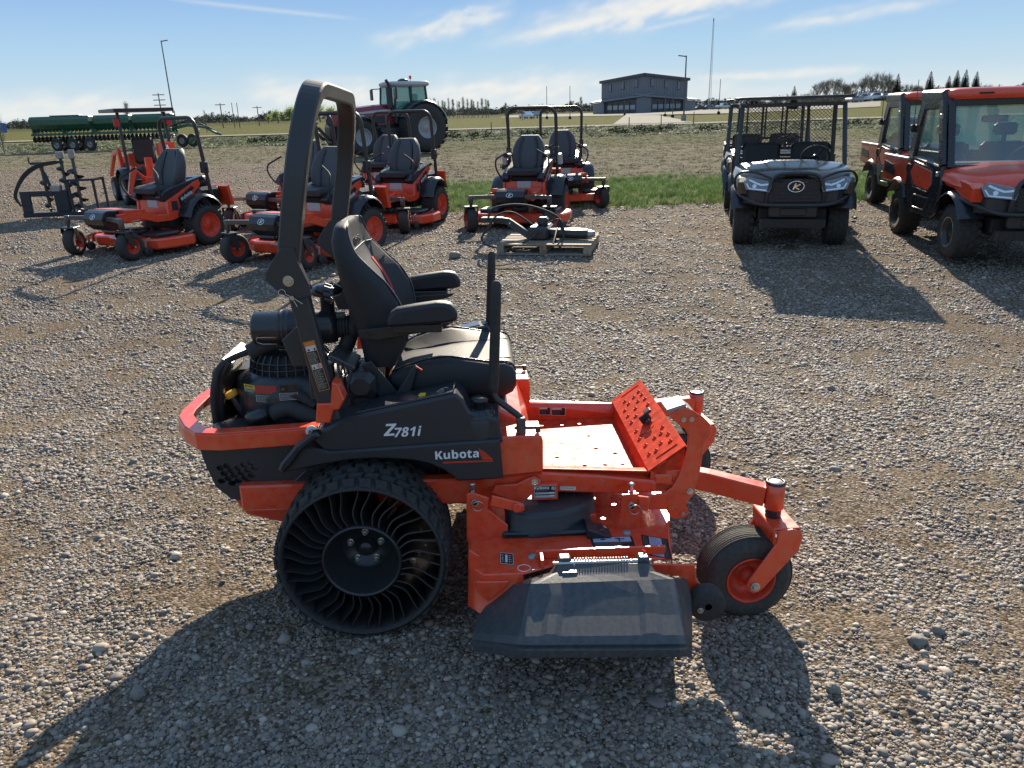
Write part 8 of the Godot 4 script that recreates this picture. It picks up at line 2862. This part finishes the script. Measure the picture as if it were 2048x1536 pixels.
func make_poles() -> void:
	for q in [[353, 268, 113, 1.0, "tall dark lamp post behind the green seed drill's hitch"], [1367, 243, 127, -1.0, "tall lamp post beside the driveway in front of the metal building"]]:
		var o := pole_at("lamp_post", q[4], "lamp post", q[0], q[1], q[2], 0.10)
		var hg: float = o.get_meta("hgt")
		o.remove_meta("hgt")
		var mb := MB.new()
		mb.bar([Vector3(0, hg - 0.1, 0), Vector3(0.9 * q[3], hg + 0.02, 0)], 0.22, 0.10, Vector3.UP, 0.01)
		add(o, "lamp_head", mb, M["black_metal"])
		mb = MB.new()
		mb.cyl(Vector3(0, -0.1, 0), Vector3(0, 0.7, 0), 0.3, -1, 12, 0.02)
		add(o, "footing", mb, M["concrete"] if M.has("concrete") else M["light_grey"])
	for q in [[1330, 234, 168, "slim pole before the building's middle windows"], [1345, 236, 172, "slim pole next to the tall lamp post by the driveway"], [1437, 230, 168, "thin pole among the parked vehicles past the building"], [1094, 238, 178, "thin pale pole on the lawn behind the mower with armrests"], [1140, 238, 178, "thin pale pole on the lawn beside the metal building"], [1249, 231, 178, "thin pole at the corner of the driveway"]]:
		var o := pole_at("slim_pole", q[3], "pole", q[0], q[1], q[2], 0.07)
		o.remove_meta("hgt")
		var mb := MB.new()
		mb.cyl(Vector3(0, -0.1, 0), Vector3(0, 0.5, 0), 0.26, -1, 10)
		add(o, "footing", mb, M["dark"])
	for q in [[447, 256, 213, 1, "wooden utility pole with one crossarm beyond the road"], [519, 252, 217, 1, "shorter utility pole near the green shrubs"], [329, 262, 198, 3, "utility structure with several crossarms behind the seed drill"]]:
		var o := pole_at("utility_pole", q[4], "utility pole", q[0], q[1], q[2], 0.14)
		var hg: float = o.get_meta("hgt")
		o.remove_meta("hgt")
		for k in q[3]:
			var mb := MB.new()
			mb.bb(Vector3(-1.1, hg - 0.4 - 0.9 * k, -0.08), Vector3(1.1, hg - 0.25 - 0.9 * k, 0.08), 0.01)
			add(o, "crossarm", mb, M["wood"])
	for q in [[470, 256, 212], [480, 256, 212]]:
		var o := pole_at("mast_pole", "slender grey highway light pole far across the fields", "pole", q[0], q[1], q[2], 0.09)
		o.remove_meta("hgt")
		o.set_meta("group", "far highway light poles")
		var hg2 := 5.0
	# delineator posts by the road
	for q in [[983, 266, 246], [1322, 252, 231], [1387, 249, 226], [1172, 260, 247], [1258, 258, 236]]:
		var o := pole_at("marker_post", "short pale marker post standing at the road edge", "post", q[0], q[1], q[2], 0.05)
		o.remove_meta("hgt")
		o.set_meta("group", "marker posts along the road")
	# lattice mast
	var b := at_depth(1418, 214, 300.0)
	var o := thing("lattice_mast", "very tall thin lattice radio mast behind the parked vehicles", "mast", Vector3(b.x, ground_y(b.x, b.z), b.z))
	var H := 29.5
	for k in 3:
		var mb := MB.new()
		var a := TAU * k / 3
		mb.cyl(Vector3(cos(a) * 0.55, 0, sin(a) * 0.55), Vector3(cos(a) * 0.2, H, sin(a) * 0.2), 0.06, 0.05, 6)
		add(o, "mast_leg", mb, M["light_grey"])
	var mb2 := MB.new()
	for i in 26:
		for k in 3:
			var a := TAU * k / 3
			var a2 := TAU * (k + 1) / 3
			var r0 := lerpf(0.55, 0.2, i / 26.0)
			var r1 := lerpf(0.55, 0.2, (i + 1) / 26.0)
			mb2.cyl(Vector3(cos(a) * r0, H * i / 26.0, sin(a) * r0), Vector3(cos(a2) * r1, H * (i + 1) / 26.0, sin(a2) * r1), 0.03, -1, 4)
	add(o, "lattice", mb2, M["light_grey"]).set_meta("kind", "stuff")
	mb2 = MB.new()
	mb2.cyl(Vector3(0, H, 0), Vector3(0, H + 1.0, 0), 0.16, -1, 8)
	add(o, "beacon", mb2, M["dark"])
	# blue sign at the left edge
	b = gp(12, 300)
	o = thing("road_sign", "small blue sign on a post beside a leafless sapling", "sign", Vector3(b.x - 0.3, 0, b.z))
	var mb := MB.new()
	mb.cyl(Vector3(0, 0, 0), Vector3(0, 1.9, 0), 0.03, -1, 8)
	add(o, "post", mb, M["steel_dull"])
	mb = MB.new()
	mb.bb(Vector3(-0.75, 1.25, 0.03), Vector3(0.75, 1.95, 0.06), 0.005)
	add(o, "panel", mb, M["blue_plastic"])

func branch(mb: MB, p: Vector3, d: Vector3, l: float, r: float, depth: int, g: RandomNumberGenerator, up: float, tips: Array) -> void:
	var q := p + d * l
	mb.cyl(p, q, r, r * 0.62, 5 if depth > 1 else 3)
	tips.append([q, d, l])
	if depth == 0: return
	var n := 3 if depth > 1 else 4
	for i in n:
		var ax := Vector3(g.randfn(0, 1), g.randfn(0, 0.5), g.randfn(0, 1)).normalized()
		var nd := (d + ax * g.randf_range(0.45, 0.85) + Vector3(0, up, 0)).normalized()
		branch(mb, p + d * l * g.randf_range(0.45, 1.0), nd, l * g.randf_range(0.55, 0.8), r * 0.55, depth - 1, g, up, tips)

func make_tree(nm: String, kind: String, seed_: int) -> Node3D:
	var h := thing(nm, "tree", "tree")
	var g := RandomNumberGenerator.new()
	g.seed = seed_
	var bark := mat("bark", lin(0.11, 0.095, 0.08), 0.9)
	var mb := MB.new()
	if kind == "spruce":
		mb.cyl(Vector3.ZERO, Vector3(0, 8.6, 0), 0.18, 0.03, 8)
		add(h, "trunk", mb, bark)
		mb = MB.new()
		for i in 30:
			var t := i / 29.0
			var y := 0.9 + 7.9 * t
			var rad := 2.5 * pow(1.0 - t, 0.8) + 0.14
			var nb := 26 if t < 0.7 else 14
			for k in nb:
				var a := TAU * (k + g.randf()) / nb
				var rr := rad * g.randf_range(0.6, 1.12)
				var d := Vector3(cos(a), -0.25 + 0.2 * t, sin(a))
				var sd := Vector3(-sin(a), 0, cos(a)) * (0.16 + 0.12 * rad * g.randf_range(0.5, 1.0))
				var p0 := Vector3(0, y, 0) + d * rr * 0.15
				var pm := Vector3(0, y, 0) + d * rr * 0.6
				var p1 := Vector3(0, y, 0) + d * rr + Vector3(0, 0.06, 0)
				mb.t3(p0, pm + sd, p1, -1); mb.t3(p0, p1, pm - sd, -1)
				mb.t3(pm + sd * 0.6, p1 + Vector3(0, -0.25 * rad * 0.4, 0), pm - sd * 0.6 + Vector3(0, -0.22, 0), -1)
		mb.done(true)
		mb.cyl(Vector3(0, 0.9, 0), Vector3(0, 7.6, 0), 1.1, 0.05, 9)
		add(h, "crown", mb, mat("spruce", lin(0.045, 0.062, 0.046), 0.9))
	elif kind == "leafy":
		var tips := []
		branch(mb, Vector3.ZERO, Vector3.UP, 1.6, 0.16, 3, g, 0.25, tips)
		add(h, "trunk", mb, bark)
		mb = MB.new()
		for i in 1300:
			var tp: Array = tips[g.randi() % tips.size()]
			var p: Vector3 = tp[0] + Vector3(g.randfn(0, 0.45), g.randfn(0, 0.45), g.randfn(0, 0.45))
			var u := Vector3(g.randfn(0, 1), g.randfn(0, 1), g.randfn(0, 1)).normalized() * 0.16
			var v := u.cross(Vector3(g.randfn(0, 1), g.randfn(0, 1), g.randfn(0, 1)).normalized())
			mb.t3(p - u, p + v, p + u, -1)
		mb.done(true)
		add(h, "crown", mb, mat("spring_leaf", lin(0.13, 0.155, 0.055), 0.8, 0.0, {"back": lin(0.25, 0.3, 0.08)}))
	elif kind == "poplar":
		mb.cyl(Vector3.ZERO, Vector3(0, 7.6, 0), 0.16, 0.03, 6)
		var tips := []
		for i in 34:
			var y := g.randf_range(1.2, 7.0)
			var a := g.randf() * TAU
			branch(mb, Vector3(0, y, 0), Vector3(cos(a) * 0.38, 1.0, sin(a) * 0.38).normalized(), g.randf_range(0.7, 1.5) * (1.1 - y * 0.09), 0.035, 1, g, 0.3, tips)
		add(h, "trunk", mb, mat("pale_bark", lin(0.20, 0.185, 0.15), 0.9))
		mb = MB.new()
		for tp in tips:
			for k in 5:
				var p: Vector3 = tp[0] + Vector3(g.randfn(0, 0.22), g.randfn(0, 0.3), g.randfn(0, 0.22))
				mb.t3(p, p + Vector3(0.05, 0.25, 0.02), p + Vector3(-0.03, 0.22, 0.06), -1)
		mb.done(true)
		add(h, "crown", mb, mat("bud_twig", lin(0.17, 0.165, 0.085), 0.9))
	else:
		var tips := []
		for k in 4:
			var a := TAU * (k + g.randf() * 0.6) / 4
			branch(mb, Vector3(cos(a) * 0.08, 0, sin(a) * 0.08), Vector3(cos(a) * 0.42, 1, sin(a) * 0.42).normalized(), 1.45, 0.085, 4, g, 0.20, tips)
		add(h, "trunk", mb, bark)
		mb = MB.new()
		for tp in tips:
			if tp[2] > 0.75: continue
			for k in 3:
				var d: Vector3 = (tp[1] + Vector3(g.randfn(0, 0.6), g.randfn(0.2, 0.4), g.randfn(0, 0.6))).normalized() * g.randf_range(0.30, 0.75)
				var sd := Vector3(d.z, 0.01, -d.x).normalized() * 0.016
				mb.t3(tp[0] - sd, tp[0] + d, tp[0] + sd, -1)
		mb.done(true)
		mb.g = 9
		add(h, "crown", mb, mat("twig", lin(0.16, 0.152, 0.125), 0.9))
	return h

func put_tree(proto: Dictionary, px: float, base: float, top: float, dist: float, label: String, group: String, first: Dictionary) -> void:
	var src: Node3D = proto.node
	var o: Node3D = src
	if first.has(proto.key): o = copy_of(src, Vector3.ZERO, 0.0)
	first[proto.key] = true
	var b := at_depth(px, base, dist)
	var hgt := (base - top) / 1632.0 * Vector2(b.x, b.z).length() * 1.03
	if not proto.has("hh"):
		var top_y := 0.1
		for ch in src.get_children():
			if ch is MeshInstance3D: top_y = maxf(top_y, ch.mesh.get_aabb().end.y)
		proto["hh"] = top_y
	var s: float = hgt / proto.hh
	o.position = Vector3(b.x, minf(ground_y(b.x, b.z), b.y), b.z)
	o.rotation.y = px * 1.7
	o.scale = Vector3(s * proto.get("w", 1.0), s, s * proto.get("w", 1.0))
	meta(o, label, "tree", group)

func make_trees() -> void:
	var sp := {"node": make_tree("spruce_tree", "spruce", 3), "h": 8.9, "key": "s"}
	var lf := {"node": make_tree("leafy_tree", "leafy", 6), "h": 5.0, "key": "l", "w": 1.2}
	var po := {"node": make_tree("poplar_tree", "poplar", 8), "h": 8.3, "key": "p"}
	var po2 := {"node": make_tree("poplar_tree", "poplar", 28), "h": 8.3, "key": "p2"}
	var ba := {"node": make_tree("bare_tree", "bare", 12), "h": 5.4, "key": "b"}
	var bb := {"node": make_tree("bare_tree", "bare", 15), "h": 5.4, "key": "b2", "w": 1.2}
	var F := {}
	var i := 0
	for q in [[1587, 196, 161, 150], [1790, 199, 158, 170], [1855, 193, 150, 150], [1893, 190, 158, 160], [1908, 190, 152, 172], [1925, 189, 149, 160], [1947, 188, 153, 165]]:
		put_tree(sp, q[0], q[1] + 6, q[2], q[3], ["dark conical spruce standing alone before the bare trees", "narrow dark spruce between the bare trees", "broad dark spruce behind the orange cab roofs", "spruce in the far clump, first of the row", "spruce in the far clump, next in the row", "spruce in the far clump, third in the row", "tall spruce at the end of the far clump"][i], "spruces on the rise", F)
		i += 1
	for k in 9:
		put_tree(sp, 1436 + k * 9 + (k * k) % 5, 214, 196 + (k * 7) % 8, 330, "small dark spruce in the far row behind the parked vehicles", "small spruces behind the vehicles", F)
	for q in [[1640, 152, 0], [1662, 149, 1], [1700, 158, 0], [1730, 150, 1], [1752, 140, 0], [1770, 152, 1], [1815, 162, 0], [1835, 166, 1], [1685, 160, 1], [1610, 172, 0], [1965, 165, 0], [1875, 168, 1]]:
		put_tree(ba if q[2] == 0 else bb, q[0], 204, q[1] + 8, 180.0 + fmod(q[0], 37.0), "bare grey-brown deciduous tree in the row on the rise", "bare trees on the rise", F)
	for k in 17:
		put_tree(po if k % 2 else po2, 862 + k * 7.2 + (k * 5) % 4, 236, 196 + (k * 11) % 9, 290.0 + (k * 13) % 20, "slender bare poplar in the windbreak beside the red tractor", "poplars of the windbreak", F)
	for q in [[556, 212], [585, 206], [612, 208], [640, 205], [662, 207], [690, 206], [715, 210], [536, 222]]:
		put_tree(lf, q[0], 240, q[1], 260.0 + fmod(q[0], 30.0), "pale green budding tree in the grove beyond the road", "budding trees of the grove", F)
	var yl := ["thin young bare tree on the lawn past the seed drill's hitch", "thin young bare tree behind the hoop of the mower by the pallet", "young bare tree next to the end of the metal building", "thin young tree behind the tractor canopy", "leafless sapling beside the blue sign", "thin young bare tree at the lawn near two parked cars"]
	i = 0
	for q in [[413, 256, 213, 120], [1012, 244, 206, 140], [1162, 232, 194, 200], [262, 268, 208, 110], [8, 300, 226, 52], [1045, 240, 212, 150]]:
		put_tree(po2, q[0], q[1], q[2], q[3], yl[i], "young trees on the lawn", F)
		i += 1
	# far wood along the horizon
	var g := RandomNumberGenerator.new()
	g.seed = 91
	var xs := []
	var cs := []
	for k in 1500:
		var px := g.randf_range(-500.0, 2500.0)
		var d := g.randf_range(420.0, 700.0)
		var b := at_depth(px, 300, d)
		var s := g.randf_range(3.0, 6.5) * (0.6 + 0.5 * n_ground.get_noise_1d(px * 0.3) + 0.3)
		xs.append(Transform3D(Basis(Vector3.UP, g.randf() * TAU) * Basis.from_scale(Vector3(s * 1.3, s, s * 1.3)), Vector3(b.x, ground_y(b.x, b.z) - 0.3, b.z)))
		var t := g.randf()
		cs.append(Color(0.055, 0.062, 0.052).lerp(Color(0.10, 0.105, 0.075), t))
	for k in 260:
		var px := g.randf_range(1575.0, 2100.0)
		var b := at_depth(px, 300, g.randf_range(185.0, 235.0))
		var s := g.randf_range(1.6, 3.4) * (0.7 + 0.6 * n_ground.get_noise_1d(px))
		xs.append(Transform3D(Basis(Vector3.UP, g.randf() * TAU) * Basis.from_scale(Vector3(s * 1.2, s, s * 1.2)), Vector3(b.x, ground_y(b.x, b.z) - 0.2, b.z)))
		cs.append(Color(0.085, 0.085, 0.06).lerp(Color(0.14, 0.13, 0.10), g.randf()))
	var mb := MB.new()
	for k in 130:
		var a := g.randf() * TAU
		var rr := sqrt(g.randf()) * 0.55
		var p := Vector3(cos(a) * rr, 0.1 + g.randf() * (0.95 - rr * 0.7), sin(a) * rr)
		var u := Vector3(g.randfn(0, 1), g.randfn(0, 1), g.randfn(0, 1)).normalized() * 0.10
		var v := u.cross(Vector3(g.randfn(0, 1), g.randfn(0, 1), g.randfn(0, 1)).normalized())
		mb.t3(p - u, p + v, p + u, -1)
	mb.done(true)
	var fw := scatter(self, "distant_wood", mb.mesh(), mat("wood_far", Color(1, 1, 1), 0.95, 0.0, {"vc": 1}), xs, cs)
	meta(fw, "low dark line of distant trees along the horizon", "wood")

func make_car(nm: String, truck: bool, col: Color) -> Node3D:
	var h := thing(nm, "car", "car")
	var mb := MB.new()
	var P := mat("paint_" + str(col.to_html()), col, 0.3, 0.1, {"coat": 0.8})
	if truck:
		mb.prism(PackedVector2Array([Vector2(-2.6, 0.45), Vector2(2.7, 0.45), Vector2(2.75, 1.0), Vector2(1.4, 1.15), Vector2(0.9, 1.15), Vector2(-0.7, 1.15), Vector2(-2.6, 1.10)]), -0.95, 0.95, 0.06)
		add(h, "body", mb, P)
		mb = MB.new()
		mb.prism(PackedVector2Array([Vector2(1.4, 1.13), Vector2(0.8, 1.85), Vector2(-0.7, 1.88), Vector2(-0.85, 1.13)]), -0.85, 0.85, 0.08)
		add(h, "cab", mb, P)
	else:
		mb.prism(PackedVector2Array([Vector2(-2.2, 0.35), Vector2(2.2, 0.35), Vector2(2.25, 0.75), Vector2(1.1, 0.95), Vector2(-1.9, 1.0), Vector2(-2.25, 0.8)]), -0.88, 0.88, 0.06)
		add(h, "body", mb, P)
		mb = MB.new()
		mb.prism(PackedVector2Array([Vector2(1.05, 0.93), Vector2(0.4, 1.45), Vector2(-1.3, 1.48), Vector2(-1.85, 0.98)]), -0.74, 0.74, 0.08)
		add(h, "cab", mb, P)
	for s in [1.0, -1.0]:
		mb = MB.new()
		var y := 1.18 if truck else 0.98
		var t := 1.75 if truck else 1.38
		mb.prism(PackedVector2Array([Vector2(1.15, y), Vector2(0.68, t), Vector2(-0.55, t), Vector2(-0.70, y)]) if truck else PackedVector2Array([Vector2(0.85, y), Vector2(0.35, t), Vector2(-1.2, t), Vector2(-1.55, y)]), (0.852 if truck else 0.742) * s, (0.86 if truck else 0.75) * s, 0.001)
		add(h, "side_window", mb, M["screen"])
		for x in ([1.75, -1.65] if truck else [1.4, -1.35]):
			wheel(h, "wheel", Vector3(x, 0.36 if truck else 0.32, (0.85 if truck else 0.78) * s), 0.36 if truck else 0.32, 0.24, 0.22, 0, M["light_grey"], 0.04)
	return h

func make_cars() -> void:
	var white := lin(0.70, 0.70, 0.70)
	var grey := lin(0.25, 0.26, 0.27)
	var dark := lin(0.04, 0.045, 0.055)
	var t1 := make_car("parked_truck", true, white)
	var c1 := make_car("parked_car", false, white)
	var c2 := make_car("parked_car", false, grey)
	var c3 := make_car("parked_car", false, dark)
	var used := {}
	var spots := [
		[t1, 1722, 207, 190, 0.3, "white pickup in the vehicle row on the rise, beside the glinting one"], [t1, 1752, 206, 192, 2.9, "white pickup in the middle of the row on the rise"], [c1, 1772, 206, 192, 0.2, "white car at the end of the row on the rise"], [t1, 1740, 205, 205, 1.2, "white truck parked across behind the row on the rise"], [c2, 1708, 209, 185, 0.5, "grey car first in the row on the rise"],
		[c1, 1052, 234, 175, 1.9, "white car parked near the lawn, by a grey one"], [c2, 1071, 233, 178, 1.8, "grey car parked near the lawn, by a white one"],
		[c3, 1402, 221, 260, 0.3, "dark car parked close to the metal building's end"], [c2, 1420, 220.5, 262, 0.1, "grey car by the foot of the lattice mast"], [t1, 1446, 219.5, 265, 0.4, "white pickup among the cars past the building"], [c1, 1466, 219, 270, 3.0, "white car in the far row past the building"], [c3, 1432, 220, 275, 0.2, "dark car behind the pickup past the building"], [c2, 1486, 218.5, 268, 0.2, "grey car at the end of the far row past the building"]]
	for q in spots:
		var src: Node3D = q[0]
		var o: Node3D = src if not used.has(src) else copy_of(src, Vector3.ZERO, 0.0)
		used[src] = true
		var b := at_depth(q[1], q[2], q[3])
		o.position = Vector3(b.x, ground_y(b.x, b.z) + 0.06, b.z)
		o.rotation.y = q[4]
		meta(o, q[5], "truck" if src == t1 else "car", "vehicles parked far behind")
	# low white hoop sheds far to the left
	for k in 4:
		var b := at_depth(252 + 27 * k, 251 - k * 0.7, 330.0)
		var o := thing("hoop_shed", "low white hoop-roofed shed far across the fields", "shed", Vector3(b.x, ground_y(b.x, b.z), b.z), 0.1, "hoop sheds on the horizon")
		var mb := MB.new()
		var rows := []
		for z in [-6.0, 6.0]:
			var r := PackedVector3Array()
			for i in 9: r.append(Vector3(cos(PI * i / 8) * 2.6, sin(PI * i / 8) * 1.7, z))
			rows.append(r)
		mb.loft(rows, true, 5)
		add(o, "roof", mb, M["light_grey"])
func _ready() -> void:
	rng.seed = 11
	setup_view()
	n_ground.seed = 3
	n_ground.frequency = 0.05
	make_materials()
	make_ground()
	make_hero()
	place_mowers()
	place_utvs()
	make_pallet()
	make_auger_rack()
	make_backhoe()
	make_tractor()
	make_drill()
	make_building()
	make_poles()
	make_trees()
	make_cars()
